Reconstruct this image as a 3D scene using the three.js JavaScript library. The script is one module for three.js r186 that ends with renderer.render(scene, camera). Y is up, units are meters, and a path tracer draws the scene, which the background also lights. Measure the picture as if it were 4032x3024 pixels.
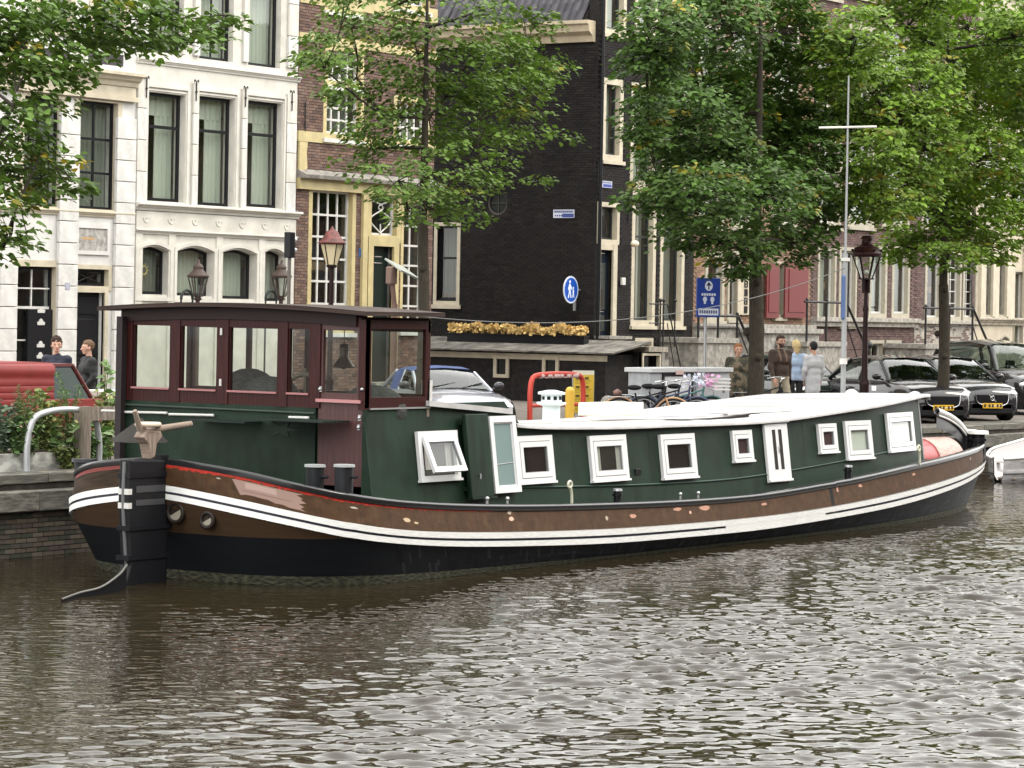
import * as THREE from 'three';
import { mergeGeometries, mergeVertices } from 'three/addons/utils/BufferGeometryUtils.js';
import { RoundedBoxGeometry } from 'three/addons/geometries/RoundedBoxGeometry.js';
import { MarchingCubes } from 'three/addons/objects/MarchingCubes.js';
import { ImprovedNoise } from 'three/addons/math/ImprovedNoise.js';

// ---------- camera, sky, sun, exposure ----------
// x runs along the canal, -z from the camera's bank to the houses, y = 0 is the water level
const scene = new THREE.Scene();
const F = 11500, CX = 2016, HY = 1230, CAMH = 3.4, ROLL = 0.0185, TH = Math.atan(7684 / F), SN = Math.sin(TH), CS = Math.cos(TH);
const camera = new THREE.PerspectiveCamera(2 * Math.atan(1512 / F) * 180 / Math.PI, 4 / 3, 0.5, 900);
camera.position.set(0, CAMH, 0);
camera.lookAt(CS, CAMH, -SN);
camera.rotateZ(ROLL);
camera.setViewOffset(1024, 768, -1.32, 71.6, 1024, 768);
camera.updateProjectionMatrix();

const renderer = new THREE.WebGLRenderer({ antialias: true });
renderer.toneMapping = THREE.LinearToneMapping;
renderer.toneMappingExposure = 2.3;
renderer.shadowMap.enabled = true;

const SUN_DIR = new THREE.Vector3(0.42, 0.78, 0.52).normalize();
const noise = new ImprovedNoise();
{ // bright overcast sky: pale, a little stronger towards the veiled sun and the zenith, with soft cloud lumps
  const w = 512, h = 256, d = new Float32Array(w * h * 4);
  for (let j = 0; j < h; j++) for (let i = 0; i < w; i++) {
    const el = ((j + 0.5) / h - 0.5) * Math.PI, az = ((i + 0.5) / w - 0.5) * 2 * Math.PI;
    const v = new THREE.Vector3(Math.cos(el) * Math.cos(az), Math.sin(el), Math.cos(el) * Math.sin(az));
    const up = Math.max(v.y, 0), q = 1.6 / (up + 0.35);
    let c = 0.5 + 0.5 * noise.noise(v.x * q * 1.7, v.z * q * 1.7, 3.1) + 0.28 * noise.noise(v.x * q * 4, v.z * q * 4, 7.7);
    c = Math.min(Math.max(c, 0), 1);
    const glow = Math.pow(Math.max(v.dot(SUN_DIR), 0), 3);
    const b = (0.84 + 0.2 * up) * (0.84 + 0.3 * c) + 0.3 * glow, k = (j * w + i) * 4;
    d[k] = b * 1.6; d[k + 1] = b * 1.59; d[k + 2] = b * 1.555; d[k + 3] = 1;
    if (v.y < 0) { d[k] = b * 0.5; d[k + 1] = b * 0.5; d[k + 2] = b * 0.5; }
  }
  const t = new THREE.DataTexture(d, w, h, THREE.RGBAFormat, THREE.FloatType);
  t.mapping = THREE.EquirectangularReflectionMapping; t.magFilter = THREE.LinearFilter; t.needsUpdate = true;
  scene.background = t; scene.environment = t; scene.backgroundIntensity = 1; scene.environmentIntensity = 1;
}
const sun = new THREE.DirectionalLight(0xfff1df, 0.6);
sun.position.copy(SUN_DIR).multiplyScalar(120).add(new THREE.Vector3(45, 0, -28));
sun.target.position.set(45, 0, -28);
sun.castShadow = true; sun.shadow.radius = 26; sun.shadow.mapSize.set(2048, 2048);
Object.assign(sun.shadow.camera, { left: -60, right: 60, top: 50, bottom: -50, near: 10, far: 260 });
scene.add(sun, sun.target);

// ---------- helpers ----------
let seed = 20240;
const rnd = () => { seed = (seed * 1664525 + 1013904223) >>> 0; return seed / 4294967296; };
const rr = (a, b) => a + (b - a) * rnd();
const PI = Math.PI, R = d => d * PI / 180;
const clamp = (v, a, b) => Math.min(Math.max(v, a), b), lerp = (a, b, t) => a + (b - a) * t;
const sstep = (a, b, x) => { const t = clamp((x - a) / (b - a), 0, 1); return t * t * (3 - 2 * t); };
const V = (x, y, z) => new THREE.Vector3(x, y, z);
// a photo pixel (4032 x 3024) and the wall, ground or water it lies on -> metres
const unroll = (px, py) => [px + ROLL * (py - 1512), py - ROLL * (px - 2016)];
const ray = (px, py) => { const [x, y] = unroll(px, py), t = (x - CX) / F; return [SN - t * CS, CS + t * SN, (HY - y) / F]; };
const atN = (px, py, n) => { const [a, b, c] = ray(px, py), Z = n / a; return [Z * b, CAMH + Z * c]; };   // wall parallel to the canal: [u, y]
const atU = (px, py, u) => { const [a, b, c] = ray(px, py), Z = u / b; return [Z * a, CAMH + Z * c]; };   // wall across the canal direction: [n, y]
const atY = (px, py, y) => { const [a, b, c] = ray(px, py), Z = (y - CAMH) / c; return [Z * b, Z * a]; }; // level ground: [u, n]
const STREET = 1.1, QUAY_N = 27.1, FRONT_N = 41;

const used = {};
const numbered = n => { const k = used[n] = (used[n] ?? -1) + 1; return k ? `${n}_${String(k).padStart(3, '0')}` : n; };
const shade = o => { o.traverse(c => { c.castShadow = true; c.receiveShadow = true; }); return o; };
function thing(name, label, category, pos = [0, 0, 0], turn = 0, group) {
  const o = new THREE.Group(); o.name = numbered(name); o.position.set(...pos); o.rotation.y = turn;
  o.userData = { label, category }; if (group) o.userData.group = group;
  scene.add(o); return o;
}
function structure(name, geo, m, label, category) {
  const o = new THREE.Mesh(geo, m); o.name = numbered(name); o.userData = { kind: 'structure' };
  if (label) o.userData.label = label; if (category) o.userData.category = category;
  scene.add(o); return o;
}
const flat = g => { const q = g.index ? g.toNonIndexed() : g; for (const k of Object.keys(q.attributes)) if (!['position', 'normal', 'uv'].includes(k)) q.deleteAttribute(k); q.morphAttributes = {}; return q; };
const merge = a => a.length === 1 ? a[0] : mergeGeometries(a.map(flat));
function part(parent, name, geo, m, label) {
  const o = new THREE.Mesh(Array.isArray(geo) ? merge(geo) : geo, m); o.name = name;
  if (label) o.userData.label = label;
  parent.add(o); return o;
}
function copyThing(src, label, pos, turn, scale) {
  const c = src.clone(); c.name = numbered(src.name.replace(/_\d{3}$/, '')); c.userData = { ...src.userData, label };
  c.position.set(...pos); c.rotation.y = turn; if (scale) c.scale.setScalar(scale); scene.add(c); return c;
}
// boxes: centre, or corner to corner; uv in metres
function bxuv(g, w, h, d) {
  const uv = g.attributes.uv, s = [[d, h], [d, h], [w, d], [w, d], [w, h], [w, h]];
  if (uv.count === 24) for (let i = 0; i < 24; i++) { const [a, b] = s[i >> 2]; uv.setXY(i, uv.getX(i) * a, uv.getY(i) * b); }
  return g;
}
const B = (w, h, d, x = 0, y = 0, z = 0) => bxuv(new THREE.BoxGeometry(w, h, d), w, h, d).translate(x, y, z);
const BB = (x0, x1, y0, y1, z0, z1) => B(Math.abs(x1 - x0), Math.abs(y1 - y0), Math.abs(z1 - z0), (x0 + x1) / 2, (y0 + y1) / 2, (z0 + z1) / 2);
const RB = (w, h, d, r, x = 0, y = 0, z = 0) => new RoundedBoxGeometry(w, h, d, 2, r).translate(x, y, z);
const cyl = (r0, r1, h, x = 0, y = 0, z = 0, s = 16) => new THREE.CylinderGeometry(r1, r0, h, s).translate(x, y + h / 2, z);
const sph = (r, x = 0, y = 0, z = 0, s = 14) => new THREE.SphereGeometry(r, s, Math.round(s * 0.7)).translate(x, y, z);
const tube = (pts, r, s = 8, n) => new THREE.TubeGeometry(pts.length === 2 ? new THREE.LineCurve3(V(...pts[0]), V(...pts[1])) : new THREE.CatmullRomCurve3(pts.map(p => V(...p))), n ?? (pts.length === 2 ? 1 : pts.length * 5), r, s, false);
function bar(a, b, r0, r1 = r0, s = 8) { // tapered rod with closed ends
  const A = V(...a), Bv = V(...b), d = Bv.clone().sub(A), g = new THREE.CylinderGeometry(r1, r0, d.length(), s);
  g.translate(0, d.length() / 2, 0); g.applyQuaternion(new THREE.Quaternion().setFromUnitVectors(V(0, 1, 0), d.normalize())); return g.translate(A.x, A.y, A.z);
}
const lathe = (pts, s = 16) => new THREE.LatheGeometry(pts.map(p => new THREE.Vector2(p[0], p[1])), s);
function prism(pts, depth, bevel = 0, holes = []) {
  const sh = new THREE.Shape(pts.map(p => new THREE.Vector2(p[0], p[1])));
  for (const h of holes) sh.holes.push(h instanceof THREE.Path ? h : new THREE.Path(h.map(p => new THREE.Vector2(p[0], p[1]))));
  return new THREE.ExtrudeGeometry(sh, { depth, bevelEnabled: bevel > 0, bevelSize: bevel, bevelThickness: bevel, bevelSegments: 2, curveSegments: 10 });
}
// a grid of points -> smooth sheet
function sheet(rows, uvf, flip) {
  const nr = rows.length, nc = rows[0].length, p = [], uv = [], idx = [];
  for (let i = 0; i < nr; i++) for (let j = 0; j < nc; j++) { p.push(...rows[i][j]); const t = uvf ? uvf(rows[i][j], i, j) : [j / (nc - 1), i / (nr - 1)]; uv.push(...t); }
  for (let i = 0; i < nr - 1; i++) for (let j = 0; j < nc - 1; j++) { const a = i * nc + j, b = a + 1, c = a + nc, d = c + 1; flip ? idx.push(a, c, b, b, c, d) : idx.push(a, b, c, b, d, c); }
  const g = new THREE.BufferGeometry(); g.setAttribute('position', new THREE.Float32BufferAttribute(p, 3)); g.setAttribute('uv', new THREE.Float32BufferAttribute(uv, 2)); g.setIndex(idx); g.computeVertexNormals(); return g;
}
// ---------- materials ----------
// mottled colour texture: sRGB-ish grey around 1 that multiplies the material colour, several noise octaves, tileable by mirroring
function grain(size, fx, fy, lo, hi, oct = 4, z = 0) {
  const d = new Uint8Array(size * size * 4);
  for (let j = 0; j < size; j++) for (let i = 0; i < size; i++) {
    let v = 0, a = 0.55, f = 1;
    for (let o = 0; o < oct; o++) { v += a * noise.noise(i / size * fx * f, j / size * fy * f, z + o * 5.3); a *= 0.6; f *= 2.1; }
    const t = clamp(lerp(lo, hi, v * 0.9 + 0.5), 0, 1) * 255, k = (j * size + i) * 4;
    d[k] = d[k + 1] = d[k + 2] = t; d[k + 3] = 255;
  }
  const t = new THREE.DataTexture(d, size, size); t.wrapS = t.wrapT = THREE.MirroredRepeatWrapping; t.magFilter = THREE.LinearFilter; t.minFilter = THREE.LinearFilter; t.colorSpace = THREE.SRGBColorSpace; t.needsUpdate = true; return t;
}
const rep = (t, x, y = x) => { const c = t.clone(); c.repeat.set(x, y); c.needsUpdate = true; return c; };
const gSoft = grain(256, 5, 5, 0.86, 1.0, 5, 1), gRough = grain(256, 9, 9, 0.66, 1.06, 5, 2), gWood = grain(256, 22, 2.5, 0.62, 1.08, 4, 3), gDirt = grain(256, 4, 7, 0.5, 1.12, 6, 4);
const mt = (r, g, b, rough = 0.7, o = {}) => { const m = Math.max(r, g, b) < 0.07 && !o.metalness ? new THREE.MeshPhysicalMaterial({ roughness: rough, specularIntensity: 0.4, ...o }) : new THREE.MeshStandardMaterial({ roughness: rough, ...o }); m.color.setRGB(r, g, b); return m; };
const phys = (r, g, b, rough, o = {}) => { const m = new THREE.MeshPhysicalMaterial({ roughness: rough, ...o }); m.color.setRGB(r, g, b); return m; };
const M = {
  glass: phys(0.84, 0.88, 0.85, 0.02, { transmission: 1, thickness: 0, ior: 1.5 }),
  darkGlass: phys(0.02, 0.025, 0.025, 0.03, { ior: 1.5, clearcoat: 1, clearcoatRoughness: 0.02 }),
  frosted: phys(0.15, 0.21, 0.205, 0.32, { ior: 1.5 }),
  white: mt(0.64, 0.63, 0.6, 0.45, { map: rep(gSoft, 0.5) }),
  plaster: mt(0.64, 0.615, 0.555, 0.8, { map: rep(gSoft, 0.35) }),
  plasterCool: mt(0.65, 0.64, 0.615, 0.8, { map: rep(gSoft, 0.3) }),
  cream: mt(0.55, 0.49, 0.37, 0.5, { map: rep(gSoft, 0.6) }),
  yellow: mt(0.53, 0.44, 0.22, 0.55, { map: rep(gSoft, 0.6) }),
  upvc: mt(0.62, 0.62, 0.62, 0.3),
  blackPaint: mt(0.012, 0.012, 0.014, 0.3),
  iron: mt(0.015, 0.014, 0.014, 0.5, { metalness: 0.2 }),
  dark: mt(0.02, 0.018, 0.016, 0.8),
  curtain: mt(0.42, 0.44, 0.38, 0.95, { side: THREE.DoubleSide }),
  curtainDark: mt(0.2, 0.21, 0.18, 0.95, { side: THREE.DoubleSide }),
  stone: mt(0.34, 0.32, 0.28, 0.85, { map: rep(gRough, 0.7) }),
  stoneDark: mt(0.16, 0.15, 0.125, 0.85, { map: rep(gDirt, 0.7) }),
  lead: mt(0.28, 0.26, 0.23, 0.7, { map: rep(gRough, 0.6) }),
  wood: mt(0.26, 0.215, 0.17, 0.85, { map: rep(gWood, 1, 1) }),
  steel: mt(0.42, 0.43, 0.44, 0.4, { metalness: 0.7 }),
  chrome: mt(0.7, 0.7, 0.72, 0.15, { metalness: 1 }),
  rubber: mt(0.014, 0.014, 0.015, 0.85),
  mahogany: mt(0.045, 0.009, 0.008, 0.45, { map: rep(gWood, 2, 0.8) }),
};
function canvasTex(w, h, draw) {
  const c = document.createElement('canvas'); c.width = w; c.height = h; draw(c.getContext('2d'), w, h);
  const t = new THREE.CanvasTexture(c); t.colorSpace = THREE.SRGBColorSpace; t.magFilter = THREE.LinearFilter; t.anisotropy = 4; return t;
}

// ---------- water, quay, street ----------
function addWave(gx, gz, T, kz, ph, dx, dz, c1, s1) { for (let j = 0; j < T; j++) { let c = Math.cos(2 * PI * kz * j / T + ph), q = Math.sin(2 * PI * kz * j / T + ph); for (let x = 0, o = j * T; x < T; x++, o++) { gx[o] += dx * c; gz[o] += dz * c; const n = c * c1 - q * s1; q = q * c1 + c * s1; c = n; } } }
{ // canal water: choppy sheet where the camera can see ripples, flat beyond
  const waves = [];
  for (let i = 0; i < 50; i++) {
    const lam = 0.125 * Math.pow(5, Math.pow(rnd(), 1.2)), dir = R(35) + rr(-0.75, 0.75), k = 2 * PI / lam;
    waves.push([k * Math.cos(dir), k * Math.sin(dir), 0.041 * Math.pow(lam, 0.05) / k, rr(0, 6.28), lam]);
  }
  const X0 = 14, X1 = 66, Z0 = 7.5, Z1 = 27.15, ds = 0.04;
  const nx = Math.round((X1 - X0) / ds), nz = Math.round((Z1 - Z0) / ds), pos = new Float32Array((nx + 1) * (nz + 1) * 3), idx = new Uint32Array(nx * nz * 6);
  const nw = waves.length, sx = new Float32Array(nw * (nx + 1)), cxw = new Float32Array(nw * (nx + 1));
  for (let i = 0; i <= nx; i++) for (let q = 0; q < nw; q++) { const t = waves[q][0] * (X0 + i * ds); sx[i * nw + q] = Math.sin(t); cxw[i * nw + q] = Math.cos(t); }
  function fill() {
    const sn = new Float32Array(nw), cn = new Float32Array(nw);
    for (let j = 0, k = 0; j <= nz; j++) {
      const n = Z0 + j * (Z1 - Z0) / nz; for (let q = 0; q < nw; q++) { const t = waves[q][1] * n + waves[q][3]; sn[q] = Math.sin(t) * waves[q][2]; cn[q] = Math.cos(t) * waves[q][2]; }
      for (let i = 0; i <= nx; i++) {
        const x = X0 + i * ds, gust = noise.noise(x * 0.16 + n * 0.1, n * 0.34 - x * 0.2, 1.7) + 0.5 * noise.noise(x * 0.34, n * 0.75, 4.4) + 0.25 * noise.noise(x * 1.1, n * 1.9, 8.2), open = sstep(20.2, 14.5, n - Math.max(x - 30, 0) * 0.12);
        const a = clamp(lerp(0.34, 1.12, sstep(-2, 8.5, x - n + 2.5 * gust)) * lerp(0.26, 1.06, open) * (1 + 0.9 * gust), 0.07, 1.9);
        const cut = Math.min(sstep(X0, X0 + 2, x), sstep(X1, X1 - 2, x), sstep(Z0, Z0 + 1, n));
        let y = 0; for (let q = 0, o = i * nw; q < nw; q++, o++) y += sx[o] * cn[q] + cxw[o] * sn[q];
        pos[k++] = x; pos[k++] = y * a * cut; pos[k++] = -n;
      }
    }
  }
  fill();
  for (let j = 0, k = 0; j < nz; j++) for (let i = 0; i < nx; i++) { const a = j * (nx + 1) + i, b = a + 1, c = a + nx + 1, d = c + 1; idx[k++] = a; idx[k++] = b; idx[k++] = c; idx[k++] = b; idx[k++] = d; idx[k++] = c; }
  const g = new THREE.BufferGeometry(); g.setAttribute('position', new THREE.BufferAttribute(pos, 3)); g.setIndex(new THREE.BufferAttribute(idx, 1)); g.computeVertexNormals();
  const uv = new Float32Array(pos.length / 3 * 2); for (let k = 0; k < uv.length / 2; k++) { uv[k * 2] = pos[k * 3] / 8; uv[k * 2 + 1] = -pos[k * 3 + 2] / 8; }
  g.setAttribute('uv', new THREE.BufferAttribute(uv, 2));
  // wind ripples too short for the sheet: slopes of a tileable field of waves 7 to 24 cm long, as a normal map over 8 m
  const T = 2048, gx = new Float32Array(T * T), gz = new Float32Array(T * T);
  for (let i = 0; i < 34; i++) {
    const lam = 0.09 * Math.pow(2.6, rnd()), dir = R(35) + rr(-0.8, 0.8), kx = Math.round(8 / lam * Math.cos(dir)), kz = Math.round(8 / lam * Math.sin(dir)), ph = rr(0, 6.28), s = 0.0075, K = Math.hypot(kx, kz), dx = s * kx / K, dz = s * kz / K, c1 = Math.cos(2 * PI * kx / T), s1 = Math.sin(2 * PI * kx / T);
    addWave(gx, gz, T, kz, ph, dx, dz, c1, s1);
  }
  const nd = new Uint8Array(T * T * 4); for (let o = 0; o < T * T; o++) { const a = -gx[o], b = -gz[o], l = 1 / Math.hypot(a, b, 1); nd[o * 4] = (a * l * 0.5 + 0.5) * 255; nd[o * 4 + 1] = (b * l * 0.5 + 0.5) * 255; nd[o * 4 + 2] = (l * 0.5 + 0.5) * 255; nd[o * 4 + 3] = 255; }
  const nt = new THREE.DataTexture(nd, T, T); nt.wrapS = nt.wrapT = THREE.RepeatWrapping; nt.magFilter = THREE.LinearFilter; nt.needsUpdate = true;
  const wm = phys(0.018, 0.0138, 0.0068, 0.02, { ior: 1.34, specularIntensity: 1, normalMap: nt });
  structure('canal_water', g, wm, 'brown rippled canal water around the houseboat');
  const pl = (x0, x1, n0, n1) => new THREE.PlaneGeometry(x1 - x0, n1 - n0).rotateX(-PI / 2).translate((x0 + x1) / 2, 0, -(n0 + n1) / 2);
  structure('canal_water', merge([pl(-160, X0, -3.5, 27.15), pl(X1, 300, -3.5, 27.15), pl(X0, X1, -3.5, Z0)]), wm, 'open canal water beyond the houseboat');
}
const paving = mt(0.15, 0.125, 0.105, 0.9, { map: rep(gRough, 0.4) });
structure('street', BB(-160, 300, STREET - 0.6, STREET, -130, -QUAY_N - 0.9), paving, 'brick paved quay street between canal and houses');
structure('canal_bed', BB(-160, 300, -3.2, -3, -27.6, 4), mt(0.05, 0.045, 0.03, 0.9));
structure('street', BB(-160, 300, -1, 0.95, 3.5, 60), paving, 'street on the opposite bank');
{ // quay wall: brick face, a proud stone course, coping slabs set back; single bricks where the photograph shows the wall
  const q = thing('quay_wall', 'old brick quay wall with stone coping behind the houseboat stern', 'quay wall', [29, 0, -QUAY_N]);
  part(q, 'wall_core', BB(-180, 260, -3, 0.62, -0.9, -0.02), mt(0.07, 0.062, 0.05, 0.95, { map: rep(gDirt, 0.5) }));
  part(q, 'upper_wall', BB(-180, 260, 0.62, 0.97, -0.9, -0.12), mt(0.05, 0.043, 0.035, 0.95, { map: rep(gDirt, 0.8) }));
  const sv = [M.stoneDark, mt(0.2, 0.185, 0.15, 0.85, { map: rep(gDirt, 0.9) }), mt(0.14, 0.135, 0.11, 0.85, { map: rep(gRough, 0.9) })];
  const cg = [1.1, 0.9, 1.25].map(w => RB(w - 0.012, 0.27, 0.32, 0.02));
  for (let x = -6, k = 0; x < 46; k++) { const i = (k * 7 + (k >> 1)) % 3, w = [1.1, 0.9, 1.25][i]; const o = part(q, 'coping_stone', cg[i], sv[(k * 5) % 3]); o.position.set(x + w / 2, 0.76 + rr(-0.006, 0.006), 0.0 + rr(-0.01, 0.01)); x += w; }
  const tg = [0.95, 1.2].map(w => RB(w - 0.015, 0.13, 0.85, 0.018));
  for (let x = -6, k = 0; x < 46; k++) { const i = (k * 3 + (k >> 2)) % 2, w = [0.95, 1.2][i]; const o = part(q, 'kerb_stone', tg[i], sv[(k * 4 + 1) % 3]); o.position.set(x + w / 2, STREET - 0.06 + rr(-0.008, 0.008), -0.52); x += w; }
  const bm = [mt(0.1, 0.075, 0.055, 0.95), mt(0.075, 0.06, 0.05, 0.95), mt(0.12, 0.1, 0.075, 0.95), mt(0.06, 0.062, 0.045, 0.95)];
  const bg = B(0.2, 0.054, 0.03); let k = 0;
  for (let r = 0; r < 9; r++) for (let i = 0; i < 34; i++) { if (k++ >= 300) break; const o = part(q, 'brick', bg, bm[(i * 7 + r * 5 + (i * i) % 3) % 4]); o.position.set(-2.2 + i * 0.212 + (r % 2) * 0.106, 0.03 + r * 0.066, 0.0 + rr(-0.006, 0.004)); }
  const im = new THREE.InstancedMesh(bg, mt(0.085, 0.07, 0.054, 0.95), 9 * 200); const mm = new THREE.Matrix4(); k = 0;
  for (let r = 0; r < 9; r++) for (let i = 0; i < 200; i++) { mm.makeTranslation(5.05 + i * 0.212 + (r % 2) * 0.106, 0.03 + r * 0.066, rr(-0.006, 0.004)); im.setMatrixAt(k, mm); const c = rr(0.6, 1.35); im.setColorAt(k++, new THREE.Color().setRGB(c, c * rr(0.9, 1), c * rr(0.82, 0.95))); }
  im.name = 'brick_courses'; im.userData = { kind: 'stuff' }; q.add(im);
}

// ---------- building kit ----------
M.floorWood = mt(0.28, 0.18, 0.1, 0.6); M.roomWall = mt(0.45, 0.43, 0.38, 0.9);
const rowOf = n => (Array.isArray(n) ? n : [n]);
// origin at the foot of the front wall; local x along the canal, y up from the street, z = 0 the front face
function building(name, label, u0, u1, height, depth = 9, n = FRONT_N) {
  const o = thing(name, label, 'house', [u0, STREET, -n]);
  const K = { o, w: u1 - u0, h: height, n, u0, holes: [], depth };
  K.P = (px, py) => { const [u, y] = atN(px, py, n); return [u - u0, y - STREET]; };
  K.rect = (a, b, c, d) => { const p = K.P(a, b), q = K.P(c, d); return [p[0], q[0], q[1], p[1]]; }; // photo corners -> x0 x1 y0 y1
  return K;
}
function outline(x0, x1, y0, y1, rise = 0) {
  const p = [[x0, y0], [x1, y0], [x1, y1 - rise]];
  if (rise) for (let i = 1; i < 8; i++) { const t = i / 8; p.push([lerp(x1, x0, t), y1 - rise + rise * Math.sin(PI * t)]); }
  p.push([x0, y1 - rise]); return p;
}
const ring = (x0, x1, y0, y1, w, d, z, rise = 0) => prism(outline(x0, x1, y0, y1, rise), d, 0, [outline(x0 + w, x1 - w, y0 + w, y1 - w, rise * 0.9)]).translate(0, 0, z);
const cornice = (x0, x1, pts) => prism(pts.map(([z, y]) => [-z, y]), x1 - x0).rotateY(PI / 2).translate(x0, 0, 0);
const moulding = (x0, x1, y, h, p) => cornice(x0, x1, [[-0.02, y], [p * 0.3, y], [p * 0.38, y + h * 0.3], [p * 0.6, y + h * 0.42], [p * 0.7, y + h * 0.62], [p, y + h * 0.72], [p, y + h * 0.93], [p * 0.92, y + h], [-0.02, y + h]]);
function shell(K, m, thick = 0.3, roofM = M.lead) {
  const { o, w, h, depth, holes } = K;
  part(o, 'wall', prism([[0, 0], [w, 0], [w, h], [0, h]], thick, 0, holes.map(q => outline(...q))).translate(0, 0, -thick), m);
  part(o, 'side_wall', BB(0, 0.25, 0, h, -depth, -thick), m); part(o, 'side_wall', BB(w - 0.25, w, 0, h, -depth, -thick), m);
  part(o, 'rear_wall', BB(0.25, w - 0.25, 0, h, -depth, -depth + 0.25), m);
  for (let y = 3.2; y < h - 2; y += 3.4) part(o, 'floor', BB(0.25, w - 0.25, y, y + 0.2, -depth + 0.25, -thick - 0.5), M.floorWood);
  part(o, 'room_partition', BB(0.25, w - 0.25, 0, h, -thick - 3.3, -thick - 3.2), M.roomWall);
  part(o, 'roof', prism([[0, h], [w, h], [w / 2, h + w * 0.45]], depth).translate(0, 0, -depth), roofM);
}
const wavy = (x0, x1, y0, y1, z, f = 9) => { const n = Math.max(6, Math.round((x1 - x0) * f * 4)), rows = [0, 1].map(j => Array.from({ length: n + 1 }, (_, i) => [lerp(x0, x1, i / n), j ? y1 : y0, z + 0.035 * Math.sin(i / n * (x1 - x0) * f * 6.28)])); return sheet(rows); };
// q = [x0 x1 y0 y1] of the wall opening
function win(K, q, c = {}) {
  const d = c.depth ?? 0.13; if (!c.asIs) q[1] += 1.25 * d; // the reveal hides the near side of a set-back sash: the measured glass ends before the opening does
  const { o } = K, [x0, x1, y0, y1] = q, rise = c.rise ?? 0, cw = c.cw ?? 0.1, sw = c.sw ?? 0.055, bw = c.bw ?? 0.028;
  if (!c.noHole) K.holes.push([x0, x1, y0, y1, rise]);
  const sash = c.sash ?? M.blackPaint, bars = c.bars ?? sash;
  let f;
  if (c.casing) { f = part(o, 'window_casing', ring(x0 - cw, x1 + cw, y0 - cw, y1 + cw, cw + 0.004, d + 0.02 + (c.proud ?? 0.03), -d - 0.02, rise ? rise + 0.02 : 0), c.casing); }
  const fr = f ? part(f, 'sash_frame', ring(x0 + 0.006, x1 - 0.006, y0 + 0.006, y1 - 0.006, sw, 0.05, -d - 0.018, rise), sash) : (f = part(o, 'sash_frame', ring(x0 + 0.003, x1 - 0.003, y0 + 0.003, y1 - 0.003, sw, 0.05, -d - 0.02, rise), sash));
  const xs = [x0 + sw], ys = [y0 + sw]; const W = x1 - x0 - 2 * sw, H = y1 - y0 - 2 * sw, cols = c.cols ?? 1, rows = c.rows ?? [];
  for (let i = 1; i < cols; i++) xs.push(x0 + sw + W * i / cols); xs.push(x1 - sw);
  for (const r of rows) ys.push(y0 + sw + H * Math.abs(r)); ys.push(y1 - sw);
  const bg = [];
  for (let i = 1; i < xs.length - 1; i++) bg.push(BB(xs[i] - bw / 2, xs[i] + bw / 2, y0 + sw, y1 - sw - rise * 0.3, -d - 0.015, -d + 0.02));
  for (let j = 1; j < ys.length - 1; j++) { const t = rows[j - 1] < 0 ? sw : bw; bg.push(BB(x0 + sw, x1 - sw, ys[j] - t / 2, ys[j] + t / 2, -d - 0.012, -d + 0.024)); }
  if (bg.length) part(f, 'glazing_bars', bg, bars);
  for (let i = 0; i < xs.length - 1; i++) for (let j = 0; j < ys.length - 1; j++) { const a = xs[i + 1] - xs[i], b = ys[j + 1] - ys[j]; part(f, 'pane', new THREE.PlaneGeometry(a, b).rotateY(rr(-0.004, 0.004)).translate((xs[i] + xs[i + 1]) / 2, (ys[j] + ys[j + 1]) / 2, -d), M.glass); }
  if (c.sill !== false) part(f, 'sill', BB(x0 - cw - 0.04, x1 + cw + 0.04, y0 - cw - 0.09, y0 - cw + 0.004, -0.05, 0.1), c.sill ?? c.casing ?? M.white);
  const cz = -d - 0.2, cm = c.curtain;
  if (cm === 'sheer') part(f, 'curtain', wavy(x0, x1, y0, y1, cz, 7), M.curtain);
  if (cm === 'dark') part(f, 'curtain', wavy(x0, x1, y0, y1, cz, 8), M.curtainDark);
  if (cm === 'right' || cm === 'both') part(f, 'curtain', wavy(lerp(x0, x1, 0.52), x1, y0, y1, cz, 6), M.curtain);
  if (cm === 'both') part(f, 'curtain', wavy(x0, lerp(x0, x1, 0.25), y0, y1, cz, 8), M.curtain);
  if (c.blind) part(f, 'blind', BB(x0 + 0.05, x1 - 0.05, lerp(y0, y1, 1 - c.blind), y1 - 0.05, cz - 0.02, cz), mt(0.5, 0.5, 0.44, 0.9));
  return f;
}
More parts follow.
